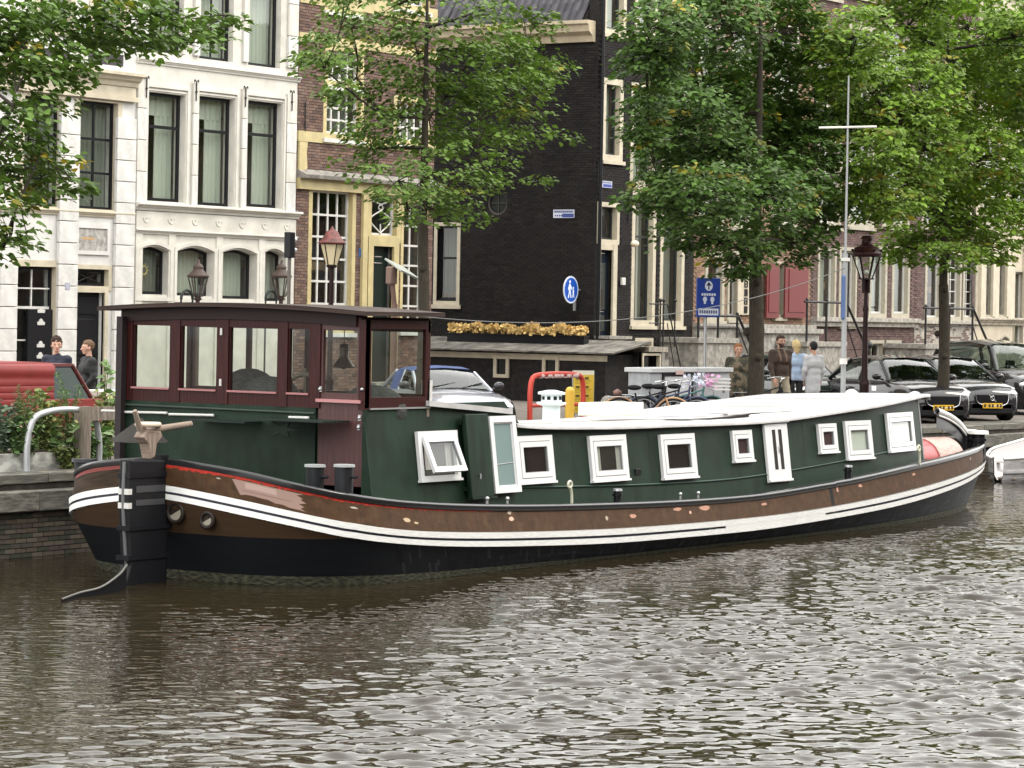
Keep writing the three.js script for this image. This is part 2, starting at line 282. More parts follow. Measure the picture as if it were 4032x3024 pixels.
// bricks laid proud of the wall core: 300 nearest the focus are parts, the rest one mass
function bricks(o, x0, x1, y0, y1, holes, focus, cols, place, skip = () => false) {
  const bw = 0.212, bh = 0.067, list = [];
  for (let r = 0; y0 + r * bh < y1 - 0.03; r++) for (let i = -1; x0 + i * bw < x1; i++) {
    let a = x0 + i * bw + (r % 2) * bw / 2, b = a + bw - 0.011; const c = y0 + r * bh, e = c + bh - 0.011;
    a = Math.max(a, x0); b = Math.min(b, x1); if (b - a < 0.05) continue;
    let segs = [[a, b]];
    for (const h of holes) if (e > h[2] - (h[5] ?? 0) && c < h[3] + (h[5] ?? 0)) segs = segs.flatMap(([p, q]) => { const L = h[0] - (h[5] ?? 0), Rr = h[1] + (h[5] ?? 0); const out = []; if (p < L) out.push([p, Math.min(q, L)]); if (q > Rr) out.push([Math.max(p, Rr), q]); return out.length ? out : (q <= L || p >= Rr ? [[p, q]] : []); });
    for (const [p, q] of segs) if (q - p > 0.04 && !skip((p + q) / 2, (c + e) / 2)) list.push([(p + q) / 2, (c + e) / 2, q - p, Math.hypot((p + q) / 2 - focus[0], (c + e) / 2 - focus[1])]);
  }
  list.sort((p, q) => p[3] - q[3]);
  const g = B(bw - 0.011, bh - 0.011, 0.03), mats = cols.map(c => mt(...c, 0.9, { map: rep(gRough, 3) }));
  list.slice(0, 300).forEach(([x, y, w], k) => { const m = part(o, 'brick', g, mats[(k * 7 + (k >> 2) * 3) % mats.length]); m.scale.x = w / (bw - 0.011); place(m.position, x, y, rr(-0.003, 0.003)); if (place.turn) m.rotation.y = place.turn; });
  const rest = list.slice(300); if (!rest.length) return;
  const im = new THREE.InstancedMesh(g, cols[0][0] < 0.07 ? phys(1, 1, 1, 0.9, { specularIntensity: 0.4, map: rep(gRough, 3) }) : mt(1, 1, 1, 0.9, { map: rep(gRough, 3) }), rest.length), D = new THREE.Object3D();
  rest.forEach(([x, y, w], k) => { D.scale.set(w / (bw - 0.011), 1, 1); D.rotation.y = place.turn ?? 0; place(D.position, x, y, rr(-0.003, 0.003)); D.updateMatrix(); im.setMatrixAt(k, D.matrix); const c = cols[(k * 13 + (k >> 3) * 5) % cols.length], v = rr(0.8, 1.2) * (1 + 0.25 * noise.noise(x * 0.8, y * 0.55, 3) + 0.2 * noise.noise(x * 2.6, y * 1.4, 6)); im.setColorAt(k, new THREE.Color().setRGB(c[0] * v, c[1] * v, c[2] * v)); });
  im.name = 'brick_courses'; im.userData = { kind: 'stuff' }; o.add(im);
}
const onFront = (p, x, y, j) => p.set(x, y, 0.008 + j);

// ---------- the houses across the street ----------
{ // white house with banded pilasters
  const u1 = atN(528, 800, FRONT_N)[0], K = building('white_house', 'white plastered house with banded stone pilasters and dark double door', 39, u1, 14.5);
  const { o, rect } = K, S = { sash: M.blackPaint, casing: M.cream, cw: 0.13, sill: false };
  win(K, rect(312, 392, 434, 828), { ...S, cols: 2, rows: [0.33, -0.66], curtain: 'dark', bw: 0.05 });
  win(K, rect(95, 375, 212, 815), { ...S, cols: 2, rows: [0.33, -0.66], curtain: 'dark', bw: 0.05 });
  win(K, rect(374, -260, 466, 136), { ...S, cols: 2, rows: [-0.6], curtain: 'right' });
  win(K, rect(160, -280, 255, 120), { ...S, cols: 2, rows: [-0.6], curtain: 'both' });
  const w1 = rect(64, 1046, 190, 1470);
  win(K, w1, { ...S, cols: 2, rows: [0.3, -0.62, 0.81], bars: M.white, bw: 0.03 });
  const tr = rect(295, 1057, 404, 1128); win(K, tr, { ...S, cw: 0.09 });
  const dr = rect(291, 1150, 401, 1600); K.holes.push([dr[0], dr[1], 0.25, dr[3], 0]);
  shell(K, M.plasterCool);
  const f = part(o, 'fanlight_tracery', [bar([tr[0] + 0.05, tr[2] + 0.05, -0.11], [tr[1] - 0.05, tr[3] - 0.05, -0.11], 0.012), bar([tr[0] + 0.05, tr[3] - 0.05, -0.11], [tr[1] - 0.05, tr[2] + 0.05, -0.11], 0.012), bar([(tr[0] + tr[1]) / 2, tr[2], -0.11], [(tr[0] + tr[1]) / 2, tr[3], -0.11], 0.01)], M.blackPaint);
  const door = part(o, 'door', BB(dr[0], dr[1], 0.25, dr[3], -0.2, -0.13), M.blackPaint), dw = dr[1] - dr[0];
  for (const [a, b] of [[0.4, 1.1], [1.25, 2.0], [2.1, dr[3] - 0.1]]) part(door, 'door_panel', RB(dw - 0.22, b - a, 0.03, 0.01, dr[0] + dw / 2, (a + b) / 2, -0.12), M.blackPaint);
  part(door, 'door_knob', sph(0.035, dr[0] + 0.1, 1.25, -0.08), mt(0.5, 0.38, 0.15, 0.3, { metalness: 1 }));
  part(o, 'door_casing', [BB(dr[0] - 0.1, dr[0], 0, dr[3] + 0.1, -0.05, 0.04), BB(dr[1], dr[1] + 0.1, 0, dr[3] + 0.1, -0.05, 0.04), BB(dr[0], dr[1], dr[3], dr[3] + 0.1, -0.05, 0.04)], M.cream);
  part(o, 'doorstep', BB(dr[0] - 0.3, dr[1] + 0.3, 0, 0.25, 0, 0.6), M.stone);
  // dark notice board with four white crest-shaped plates in front of the ground floor window
  const bx0 = lerp(w1[0], w1[1], 0.36), board = part(o, 'notice_board', BB(bx0, w1[1] - 0.02, w1[2] - 0.3, lerp(w1[2], w1[3], 0.6), -0.1, -0.04), M.blackPaint);
  for (const py of [1222, 1270, 1358, 1402]) { const [, y] = K.P(140, py), x = (bx0 + w1[1]) / 2; part(board, 'crest_plate', prism([[-0.1, -0.05], [0.1, -0.05], [0.11, 0.01], [0.06, 0.02], [0.04, 0.06], [0, 0.08], [-0.04, 0.06], [-0.06, 0.02], [-0.11, 0.01]], 0.02).translate(x, y, -0.04), M.white); }
  // banded pilasters: stone blocks with open joints
  const bh = 0.445;
  for (const [px, py] of [[[226, 302], 700], [[449, 523], 700], [[-10, 58], 1150]]) {
    const a = K.P(px[0], py)[0], b = K.P(px[1], py)[0], top = py > 1000 ? K.P(0, 950)[1] : K.P(300, 382)[1];
    const g = RB(b - a, bh - 0.014, 0.09, 0.012);
    for (let y = 0, k = 0; y + bh < top; y += bh, k++) { const m = part(o, 'stone_block', g, k % 3 ? M.plasterCool : M.white); m.position.set((a + b) / 2, y + bh / 2, 0.045); }
  }
  // entablature, upper cornice, inset panels
  const e = K.P(300, 380)[1], e2 = K.P(300, 290)[1];
  part(o, 'entablature', [BB(0, K.w - 0.05, e, e + 0.1, 0, 0.12), BB(0, K.w - 0.07, e + 0.1, e2 - 0.16, 0, 0.06), moulding(0, K.w - 0.03, e2 - 0.16, 0.3, 0.3)], M.cream);
  for (const [r, nm, m] of [[rect(342, 200, 482, 264), 'slate_panel', mt(0.05, 0.045, 0.05, 0.6)], [rect(112, 182, 266, 238), 'slate_panel', mt(0.05, 0.045, 0.05, 0.6)], [rect(306, 896, 418, 990), 'stone_plaque', mt(0.42, 0.4, 0.37, 0.8, { map: rep(gRough, 1) })]]) {
    part(o, nm, BB(r[0], r[1], r[2], r[3], -0.02, 0.015), m); part(o, 'panel_frame', ring(r[0] - 0.08, r[1] + 0.08, r[2] - 0.08, r[3] + 0.08, 0.08, 0.06, -0.02), M.plasterCool);
  }
  const pl = rect(306, 896, 418, 990);
  part(o, 'plaque_inscription', [0, 1, 2, 3, 4, 5, 6].map(k => B(0.04, 0.05, 0.004, pl[0] + 0.14 + k * 0.056, (pl[2] + pl[3]) / 2 + 0.02, 0.018)), mt(0.5, 0.3, 0.12, 0.6));
  const hn = rect(244, 1112, 262, 1140); part(o, 'house_number', BB(hn[0], hn[1], hn[2], hn[3], 0.09, 0.1), mt(0.35, 0.35, 0.42, 0.4));
  part(o, 'string_course', moulding(0, K.w - 0.05, K.P(300, 850)[1], 0.12, 0.1), M.cream);
}
{ // second white house: three tall windows, arched ground floor
  const u0 = atN(528, 800, FRONT_N)[0] + 0.004, u1 = atN(1163, 800, FRONT_N)[0], K = building('white_house', 'cream white house with three tall windows above arched ground floor windows', u0, u1, 14.2);
  const { o, rect } = K, W = { sash: M.blackPaint, sw: 0.07, sill: false, depth: 0.17 };
  const first = [rect(585, 360, 697, 797), rect(783, 376, 892, 814), rect(975, 393, 1080, 820)];
  first.forEach((q, i) => { win(K, q, { ...W, rows: [-0.7], curtain: i === 2 ? 'both' : 'right', blind: 0.2 }); });
  [rect(594, -230, 697, 214), rect(792, -215, 893, 243), rect(985, -200, 1080, 268)].forEach((q, i) => win(K, q, { ...W, cols: i < 2 ? 2 : 1, rows: [-0.66], curtain: i ? 'sheer' : 'right' }));
  const gf = [rect(543, 968, 632, 1160), rect(696, 972, 806, 1166), rect(868, 980, 975, 1178), rect(1030, 984, 1090, 1186)];
  gf.forEach((q, i) => win(K, q, { ...W, sw: 0.06, rise: 0.1, curtain: i ? 'sheer' : 'dark', depth: 0.22 }));
  shell(K, M.plaster);
  const star = gf[0], sx = (star[0] + star[1]) / 2, sy = (star[2] + star[3]) / 2;
  part(o, 'sun_ornament', [new THREE.TorusGeometry(0.09, 0.02, 6, 20).translate(sx, sy, -0.27), ...Array.from({ length: 10 }, (_, k) => bar([sx + 0.1 * Math.cos(k * 0.628), sy + 0.1 * Math.sin(k * 0.628), -0.27], [sx + 0.17 * Math.cos(k * 0.628), sy + 0.17 * Math.sin(k * 0.628), -0.27], 0.014, 0.004))], mt(0.45, 0.36, 0.15, 0.5));
  first.forEach(q => { // moulded surround standing proud, with a deep reveal on the right
    part(o, 'window_surround', [ring(q[0] - 0.1, q[1] + 0.1, q[2] - 0.1, q[3] + 0.16, 0.06, 0.05, 0), ring(q[0] - 0.04, q[1] + 0.04, q[2] - 0.04, q[3] + 0.06, 0.03, 0.025, 0)], M.plaster);
  });
  gf.forEach(q => part(o, 'window_surround', ring(q[0] - 0.1, q[1] + 0.07, q[2] - 0.14, q[3] + 0.12, 0.08, 0.045, 0, 0.13), M.plaster));
  // pilaster strips between the windows, in blocks
  for (const [a, b] of [[533, 570], [752, 774], [946, 966], [1122, 1160]]) for (const [yt, yb] of [[330, 815], [-300, 225]]) {
    const x0 = K.P(a, 600)[0], x1 = K.P(b, 600)[0], top = K.P(800, yt)[1], bot = K.P(800, yb)[1], nb = 4, h = (top - bot) / nb, g = RB(x1 - x0, h - 0.012, 0.06, 0.01);
    for (let k = 0; k < nb; k++) { const m = part(o, 'stone_block', g, k % 2 ? M.plaster : M.white); m.position.set((x0 + x1) / 2, bot + h * (k + 0.5), 0.03); }
  }
  for (const [px, py] of [[567, 348], [763, 362], [957, 386], [1140, 402]]) { const [x, y] = K.P(px, py); part(o, 'wall_anchor', [bar([x, y - 0.2, 0.08], [x, y + 0.2, 0.08], 0.013), tube([[x, y + 0.2, 0.08], [x - 0.06, y + 0.26, 0.08], [x - 0.07, y + 0.2, 0.08]], 0.012, 5), tube([[x, y + 0.2, 0.08], [x + 0.06, y + 0.26, 0.08], [x + 0.07, y + 0.2, 0.08]], 0.012, 5), sph(0.03, x, y, 0.08, 6)], M.iron); }
  const yl = K.P(846, 826)[1], y2 = K.P(860, 275)[1];
  part(o, 'string_course', moulding(0, K.w + 0.06, y2 - 0.06, 0.12, 0.09), M.plaster);
  part(o, 'ledge', moulding(-0.02, K.w + 0.08, yl - 0.1, 0.16, 0.18), M.plaster);
  part(o, 'frieze', BB(0.03, K.w - 0.02, yl - 0.5, yl - 0.12, 0, 0.05), M.plaster);
  part(o, 'frieze_moulding', moulding(0.0, K.w, yl - 0.6, 0.1, 0.1), M.plaster);
  for (let k = 0; k < 7; k++) { const x = 0.35 + k * (K.w - 0.7) / 6; part(o, 'swag', [new THREE.TorusGeometry(0.1, 0.014, 6, 14, PI).rotateZ(PI).translate(x, yl - 0.26, 0.052), sph(0.02, x, yl - 0.26, 0.052, 8)], M.plaster); }
  for (let k = 0; k < 5; k++) { const x = [0.05, 1.12, 2.72, 4.2, K.w - 0.26][k]; part(o, 'pilaster', BB(x, x + 0.22, 0, yl - 0.6, 0, 0.03), M.plaster); }
}
{ // brown brick house with yellow frames
  const u0 = atN(1163, 800, FRONT_N)[0] + 0.004, u1 = atN(1702, 900, FRONT_N)[0], K = building('brick_house', 'brown brick house with yellow window frames and white glazing bars', u0, u1, 13.5);
  const { o, rect } = K, W = { sash: M.white, casing: M.yellow, cw: 0.12, sill: M.white, bw: 0.05 };
  const holes = [];
  const add = (q, c) => { win(K, q, { ...W, ...c }); holes.push([...q, 0, c.cw ?? 0.12]); return q; };
  add(rect(1284, 362, 1398, 536), { cols: 4, rows: [0.33, 0.66], curtain: 'dark' });
  add(rect(1290, 195, 1400, 330), { cols: 4, rows: [0.5], curtain: 'dark' });
  add(rect(1560, 395, 1660, 560), { cols: 4, rows: [0.33, 0.66], curtain: 'both' });
  add(rect(1228, 745, 1360, 1290), { cols: 4, rows: [0.16, 0.33, 0.5, 0.667, 0.833], cw: 0.13 });
  add(rect(1588, 800, 1648, 1290), { cols: 2, rows: [0.16, 0.33, 0.5, 0.667, 0.833], cw: 0.1 });
  add(rect(1290, -120, 1400, 40), { cols: 4, rows: [0.33, 0.66] });
  add(rect(1560, -140, 1660, 30), { cols: 4, rows: [0.33, 0.66] });
  const tr = rect(1461, 770, 1543, 930); win(K, tr, { ...W, cw: 0.16, sill: false }); holes.push([...tr, 0, 0.16]);
  const cxr = (tr[0] + tr[1]) / 2; // tracery of curved white bars over the door
  part(o, 'fanlight_tracery', [tube([[tr[0] + 0.06, tr[3] - 0.08, -0.09], [cxr + 0.1, lerp(tr[2], tr[3], 0.72), -0.09], [tr[0] + 0.1, lerp(tr[2], tr[3], 0.4), -0.09], [cxr, tr[2] + 0.06, -0.09]], 0.02, 6), tube([[tr[1] - 0.06, tr[3] - 0.08, -0.09], [cxr - 0.1, lerp(tr[2], tr[3], 0.72), -0.09], [tr[1] - 0.1, lerp(tr[2], tr[3], 0.4), -0.09], [cxr, tr[2] + 0.06, -0.09]], 0.02, 6), bar([cxr, tr[2], -0.09], [cxr, lerp(tr[2], tr[3], 0.3), -0.09], 0.018)], M.white);
  const dr = rect(1463, 968, 1537, 1330); K.holes.push([dr[0], dr[1], 0.6, dr[3], 0]); holes.push([dr[0], dr[1], 0, dr[3], 0, 0.16]);
  const core = mt(0.16, 0.14, 0.12, 0.95, { map: rep(gRough, 0.8) });
  shell(K, core);
  const door = part(o, 'door', BB(dr[0], dr[1], 0.6, dr[3], -0.2, -0.12), mt(0.012, 0.02, 0.018, 0.25));
  for (const y of [dr[3] - 0.25, dr[3] - 0.4]) part(door, 'letter_plate', RB(0.3, 0.03, 0.02, 0.006, (dr[0] + dr[1]) / 2, y, -0.11), M.chrome);
  part(o, 'door_casing', [BB(dr[0] - 0.2, dr[0], 0.6, dr[3] + 0.22, -0.05, 0.07), BB(dr[1], dr[1] + 0.2, 0.6, dr[3] + 0.22, -0.05, 0.07), BB(dr[0], dr[1], dr[3], dr[3] + 0.22, -0.05, 0.07)], M.yellow);
  part(o, 'pilaster', BB(dr[0] - 0.46, dr[0] - 0.28, 0, K.P(1450, 760)[1], 0, 0.1), M.yellow);
  part(o, 'doorstep', [BB(dr[0] - 0.4, dr[1] + 0.4, 0, 0.2, 0, 1.1), BB(dr[0] - 0.4, dr[1] + 0.4, 0.2, 0.4, 0, 0.8), BB(dr[0] - 0.4, dr[1] + 0.4, 0.4, 0.6, -0.12, 0.5)], M.stone);
  const yb = K.P(1260, 560)[1], yc = K.P(1300, 690)[1], ye = K.P(1300, 722)[1], yt = K.P(1300, 20)[1];
  part(o, 'yellow_band', [BB(0, K.w, yb - 0.02, yb + 0.22, 0, 0.06)], M.yellow); part(o, 'band_bracket', prism([[0, 0], [0.3, 0.15], [0.26, 0.5], [0.3, 0.75], [0, 0.75]], 0.08).translate(0.02, yb - 0.78, 0), M.yellow);
  part(o, 'lead_flashing', cornice(0, K.w, [[0, yc - 0.12], [0.28, yc - 0.12], [0.3, yc - 0.04], [0, yc + 0.1]]), M.lead);
  part(o, 'entablature', [BB(0, K.w, ye - 0.18, yc - 0.12, 0, 0.12)], M.yellow);
  part(o, 'yellow_band', BB(0, K.w, yt - 0.05, yt + 0.3, 0, 0.05), M.yellow);
  part(o, 'yellow_band', BB(0, K.w, K.P(1260, 155)[1] - 0.1, K.P(1260, 155)[1] + 0.1, 0, 0.045), M.yellow);
  for (const [px, py] of [[1196, 460], [1540, 470]]) { const [x, y] = K.P(px, py); part(o, 'wall_anchor', bar([x, y - 0.35, 0.05], [x, y + 0.35, 0.05], 0.016), M.iron); }
  const sq = K.P(1415, 995); part(o, 'blue_plate', RB(0.12, 0.2, 0.01, 0.004, sq[0], sq[1], 0.035), mt(0.03, 0.11, 0.32, 0.3));
  const hb = [[0, 99, yb - 0.02, yb + 0.22], [0, 99, ye - 0.18, yc + 0.1], [0, 99, yt - 0.05, yt + 0.3]];
  bricks(o, 0.01, K.w - 0.01, 0, 11, [...holes, ...hb], [0.5, K.P(1200, 900)[1]], [[0.2, 0.115, 0.085], [0.16, 0.095, 0.075], [0.24, 0.15, 0.11], [0.14, 0.085, 0.07], [0.21, 0.14, 0.115]], onFront);
}
const BU = atN(2343, 900, FRONT_N)[0];
{ // black painted corner house
  const u1 = atN(2730, 1000, FRONT_N)[0], K = building('black_house', 'black painted brick corner house with cream window frames and tiled roof', BU, u1, 15.2, 12);
  const { o, rect } = K, blk = mt(0.022, 0.019, 0.018, 0.75, { map: rep(gRough, 0.8) }), W = { sash: mt(0.03, 0.035, 0.035, 0.4), casing: M.cream, cw: 0.14, sill: M.cream, depth: 0.16 };
  const holes = [], add = (q, c = {}) => { win(K, q, { ...W, ...c }); holes.push([...q, 0, 0.15]); return q; };
  add(rect(2500, 770, 2548, 1262), { rows: [-0.68], curtain: 'dark', cw: 0.15 });
  add(rect(2612, 790, 2662, 1264), { rows: [-0.68], curtain: 'dark', cw: 0.15 });
  add(rect(2385, 330, 2420, 612), { rows: [-0.55], curtain: 'right', cw: 0.16 });
  add(rect(2495, 345, 2550, 715), { rows: [-0.6], curtain: 'both' });
  add(rect(2620, 365, 2672, 725), { rows: [-0.6], curtain: 'both' });
  add(rect(2392, -300, 2436, 120), { rows: [-0.6], curtain: 'sheer' }); add(rect(2515, -290, 2560, 130), { rows: [-0.6], curtain: 'sheer' }); add(rect(2660, -280, 2705, 140), { rows: [-0.6], curtain: 'sheer' });
  add(rect(2505, 1345, 2545, 1440), { sill: false, cw: 0.1 }); add(rect(2612, 1350, 2655, 1450), { sill: false, cw: 0.1 });
  const tr = rect(2361, 812, 2410, 945); win(K, tr, { ...W, cw: 0.12, sill: false, blind: 0.25 }); holes.push([...tr, 0, 0.13]);
  const dr = rect(2361, 983, 2403, 1322); K.holes.push([dr[0], dr[1], dr[2], dr[3], 0]); holes.push([...dr, 0, 0.13]);
  // front and rear walls, side wall towards the side street with a window and a round light
  const th = 0.3, { w, h } = K, eave = atU(2318, 166, BU)[1] - STREET;
  part(o, 'wall', prism([[0, 0], [w, 0], [w, h - 2], [w / 2, h + 1], [0, h - 3]], th, 0, K.holes.map(q => outline(...q))).translate(0, 0, -th), blk);
  const sP = (px, py) => { const [n, y] = atU(px, py, BU); return [n - FRONT_N, y - STREET]; };
  const s0 = sP(1724, 890), s1 = sP(1798, 1180), rc = sP(1957, 800), sw = [s1[0], s0[0], s1[1], s0[1]];
  const round = r => { const p = new THREE.Path(); p.absarc(rc[0], rc[1], r, 0, 2 * PI); return p; };
  part(o, 'side_wall', prism([[th, 0], [12, 0], [12, eave], [th, eave]], th, 0, [outline(...sw), round(0.33)]).rotateY(PI / 2), blk);
  part(o, 'side_wall', BB(w - 0.25, w, 0, h - 2, -12, -th), blk); part(o, 'rear_wall', BB(th, w - 0.25, 0, eave, -12, -11.75), blk);
  part(o, 'room_partition', [BB(2.6, 2.7, 0, eave, -11.75, -th - 0.01)], M.roomWall);
  for (const y of [2.6, 6, 9.2]) part(o, 'floor', BB(th, w - 0.25, y, y + 0.2, -11.75, -th - 0.4), M.floorWood);
  const side = g => g.rotateY(PI / 2); // built as if facing +z at z = 0 .. then turned to face -x
  const f = part(o, 'window_casing', side(ring(sw[0] - 0.1, sw[1] + 0.1, sw[2] - 0.14, sw[3] + 0.1, 0.1, 0.1, -0.03)), M.cream);
  part(f, 'sash_frame', side(ring(sw[0], sw[1], sw[2], sw[3], 0.06, 0.05, 0.1)), M.blackPaint);
  part(f, 'glazing_bar', side(BB(sw[0], sw[1], lerp(sw[2], sw[3], 0.55), lerp(sw[2], sw[3], 0.55) + 0.06, 0.09, 0.15)), M.blackPaint);
  for (const [a, b] of [[0, 0.55], [0.58, 1]]) part(f, 'pane', side(new THREE.PlaneGeometry(sw[1] - sw[0], (sw[3] - sw[2]) * (b - a)).translate((sw[0] + sw[1]) / 2, lerp(sw[2], sw[3], (a + b) / 2), 0.13)), M.glass);
  part(f, 'curtain', side(wavy(sw[0], sw[1], sw[2], sw[3], 0.3, 8)), M.curtainDark); part(f, 'sill', side(BB(sw[0] - 0.16, sw[1] + 0.16, sw[2] - 0.25, sw[2] - 0.14, -0.08, 0.05)), M.cream);
  const rf = part(o, 'round_window_frame', [side(new THREE.TorusGeometry(0.31, 0.035, 8, 30).translate(rc[0], rc[1], 0.06)), side(bar([rc[0], rc[1] - 0.3, 0.08], [rc[0], rc[1] + 0.3, 0.08], 0.012)), side(bar([rc[0] - 0.3, rc[1], 0.08], [rc[0] + 0.3, rc[1], 0.08], 0.012))], mt(0.06, 0.055, 0.05, 0.5));
  part(rf, 'pane', side(new THREE.CircleGeometry(0.31, 24).translate(rc[0], rc[1], 0.1)), M.darkGlass);
  // bricks: side wall, then the front as one mass
  const onSide = (p, x, y, j) => p.set(-0.008 + j, y, -x); onSide.turn = PI / 2;
  const bc = [[0.021, 0.018, 0.0175], [0.024, 0.021, 0.0195], [0.019, 0.016, 0.0155], [0.026, 0.0225, 0.021], [0.022, 0.02, 0.0195]];
  bricks(o, 0.0, 6.4, 0, eave - 0.1, [[...sw, 0, 0.12], [rc[0] - 0.34, rc[0] + 0.34, rc[1] - 0.3, rc[1] + 0.3]], sP(2150, 1050), bc, onSide);
  {
    const list = []; for (let y = 0.03, r = 0; y < 11.5; y += 0.067, r++) for (let x = 0.1 + (r % 2) * 0.106; x < w - 0.1; x += 0.212) if (!holes.some(q => x > q[0] - 0.16 && x < q[1] + 0.16 && y > q[2] - 0.2 && y < q[3] + 0.16)) list.push([x, y]);
    const im = new THREE.InstancedMesh(B(0.201, 0.056, 0.03), phys(1, 1, 1, 0.8, { specularIntensity: 0.4, map: rep(gRough, 3) }), list.length), D = new THREE.Object3D();
    list.forEach(([x, y], k) => { D.position.set(x, y, 0.006 + rr(-0.003, 0.003)); D.updateMatrix(); im.setMatrixAt(k, D.matrix); const c = bc[(k * 13 + (k >> 3)) % 5], v = rr(0.95, 1.2); im.setColorAt(k, new THREE.Color().setRGB(c[0] * v, c[1] * v * 0.97, c[2] * v)); });
    im.name = 'front_brick_courses'; im.userData = { kind: 'stuff' }; o.add(im);
  }
  // door, step, signs, fittings
  const door = part(o, 'door', BB(dr[0], dr[1], dr[2], dr[3], -0.2, -0.12), mt(0.012, 0.018, 0.03, 0.25)), dw = dr[1] - dr[0], dh = dr[3] - dr[2];
  for (const [a, b] of [[0.05, 0.24], [0.3, 0.85]]) part(door, 'door_panel', RB(dw - 0.2, dh * (b - a), 0.03, 0.01, dr[0] + dw / 2, dr[2] + dh * (a + b) / 2, -0.115), M.darkGlass);
  for (const t of [0.96, 0.28]) part(door, 'letter_plate', RB(0.26, 0.03, 0.02, 0.006, dr[0] + dw / 2, dr[2] + dh * t, -0.11), M.chrome);
  part(o, 'door_casing', [BB(dr[0] - 0.06, dr[0], dr[2], tr[3], -0.05, 0.05), BB(dr[1], dr[1] + 0.2, dr[2], tr[2] - 0.12, -0.05, 0.06), BB(dr[0], dr[1], dr[3], tr[2] - 0.12, -0.05, 0.05)], M.cream);
  part(o, 'doorstep', [BB(dr[0] - 0.2, dr[1] + 0.3, dr[2] - 0.08, dr[2], -0.1, 0.5), BB(dr[0] - 0.1, dr[1] + 0.2, dr[2] - 0.35, dr[2] - 0.08, -0.05, 0.4)], M.stone);
  const gl = K.P(2472, 960); part(o, 'wall_lamp', [tube([[gl[0] + 0.5, gl[1] + 0.02, 0.03], [gl[0] + 0.2, gl[1] + 0.02, 0.2], [gl[0], gl[1], 0.25]], 0.015, 6), new THREE.SphereGeometry(0.12, 14, 10).scale(1.4, 0.8, 0.8).translate(gl[0] - 0.05, gl[1], 0.25)], mt(0.6, 0.52, 0.38, 0.4));
  const ic = K.P(2441, 1108); part(o, 'intercom', RB(0.17, 0.2, 0.07, 0.015, ic[0], ic[1], 0.1), M.white);
  const sgn = (lines, a, b, c, d) => canvasTex(256, 96, (x, W2, H2) => { x.fillStyle = '#c8cbd8'; x.fillRect(0, 0, W2, H2); x.fillStyle = '#2b3f8f'; x.fillRect(a, b, c, d); x.fillStyle = '#8f93a8'; x.fillRect(8, 8, 240, 30); x.fillStyle = '#4a5470'; for (let i = 0; i < lines; i++) for (let k = 0; k < 9; k++) x.fillRect(14 + k * 25 + (i * 5) % 7, 14 + i * 46, 17, 20); });
  const pl = (nm, q, tex) => { const g = new THREE.PlaneGeometry(q[1] - q[0], q[3] - q[2]).translate((q[0] + q[1]) / 2, (q[2] + q[3]) / 2, 0); return [g, new THREE.MeshStandardMaterial({ map: tex, roughness: 0.35 })]; };
  { const q = rect(2357, 711, 2403, 741); const [g, m] = pl('s', q, sgn(1, 60, 44, 190, 46)); const b = part(o, 'street_name_plate', BB(q[0], q[1], q[2], q[3], 0.03, 0.05), M.steel); part(b, 'plate_face', g.translate(0, 0, 0.053), m); }
  { const p = sP(2183, 826), r = sP(2265, 858), q = [-p[0], -r[0], r[1], p[1]]; const [g, m] = pl('s', q, sgn(2, 110, 46, 140, 44)); const b = part(o, 'street_name_plate', BB(-0.05, -0.03, q[2], q[3], q[0], q[1]), M.steel); part(b, 'plate_face', g.rotateY(-PI / 2).translate(-0.053, 0, 0), m); }
  for (const [px, py] of [[2365, 290], [2350, 690], [2452, 300], [2470, 820]]) { const [x, y] = K.P(px, py); part(o, 'wall_anchor', bar([x, y - 0.4, 0.05], [x, y + 0.4, 0.05], 0.018), M.iron); }
  part(o, 'downpipe', bar([0.07, 0, 0.1], [0.07, h - 3, 0.1], 0.05), M.blackPaint);
  const bal = rect(2490, 600, 2555, 720); part(o, 'balcony_rail', [0, 1, 2, 3, 4, 5, 6, 7].map(k => bar([lerp(bal[0], bal[1], k / 7), bal[2], 0.14], [lerp(bal[0], bal[1], k / 7), bal[3], 0.14], 0.011, 0.011, 5)).concat([bar([bal[0] - 0.05, bal[3], 0.14], [bal[1] + 0.05, bal[3], 0.14], 0.016), bar([bal[0] - 0.05, bal[2] + 0.1, 0.14], [bal[1] + 0.05, bal[2] + 0.1, 0.14], 0.014)]), M.iron);
  // wooden gutter and pantile roof
  const gut = side(cornice(0, 1, [[0, 0], [0.1, 0], [0.14, 0.16], [0.3, 0.26], [0.34, 0.42], [0.4, 0.46], [0.4, 0.55], [0.02, 0.55]]));
  part(o, 'gutter', prism([[0, 0], [-0.1, 0], [-0.14, 0.16], [-0.3, 0.26], [-0.34, 0.42], [-0.4, 0.46], [-0.4, 0.55], [0.1, 0.55]], 11.6).translate(0, eave, -11.7), mt(0.56, 0.47, 0.33, 0.6, { map: rep(gSoft, 0.7) }));
  const rt = mt(0.05, 0.048, 0.055, 0.5), rt2 = mt(0.065, 0.06, 0.068, 0.45), rt3 = mt(0.04, 0.038, 0.045, 0.55), sl = R(52);
  part(o, 'roof', [BB(0, 6.5, -0.2, -0.06, -11.7, -th - 0.02).rotateZ(sl).translate(-0.28, eave + 0.56, 0), BB(-4, 0, -0.2, -0.06, -11.7, -th - 0.02).rotateZ(-sl).translate(w, eave + 0.56, 0)], M.dark);
  const prof = []; for (let i = 0; i <= 8; i++) prof.push([i / 8 * 0.26, 0.03 * Math.sin(i / 8 * 6.28)]); for (let i = 8; i >= 0; i--) prof.push([i / 8 * 0.26, 0.03 * Math.sin(i / 8 * 6.28) - 0.016]);
  const tg = prism(prof, 0.36).rotateY(PI / 2).rotateZ(0.045); // length along +x, width along -z
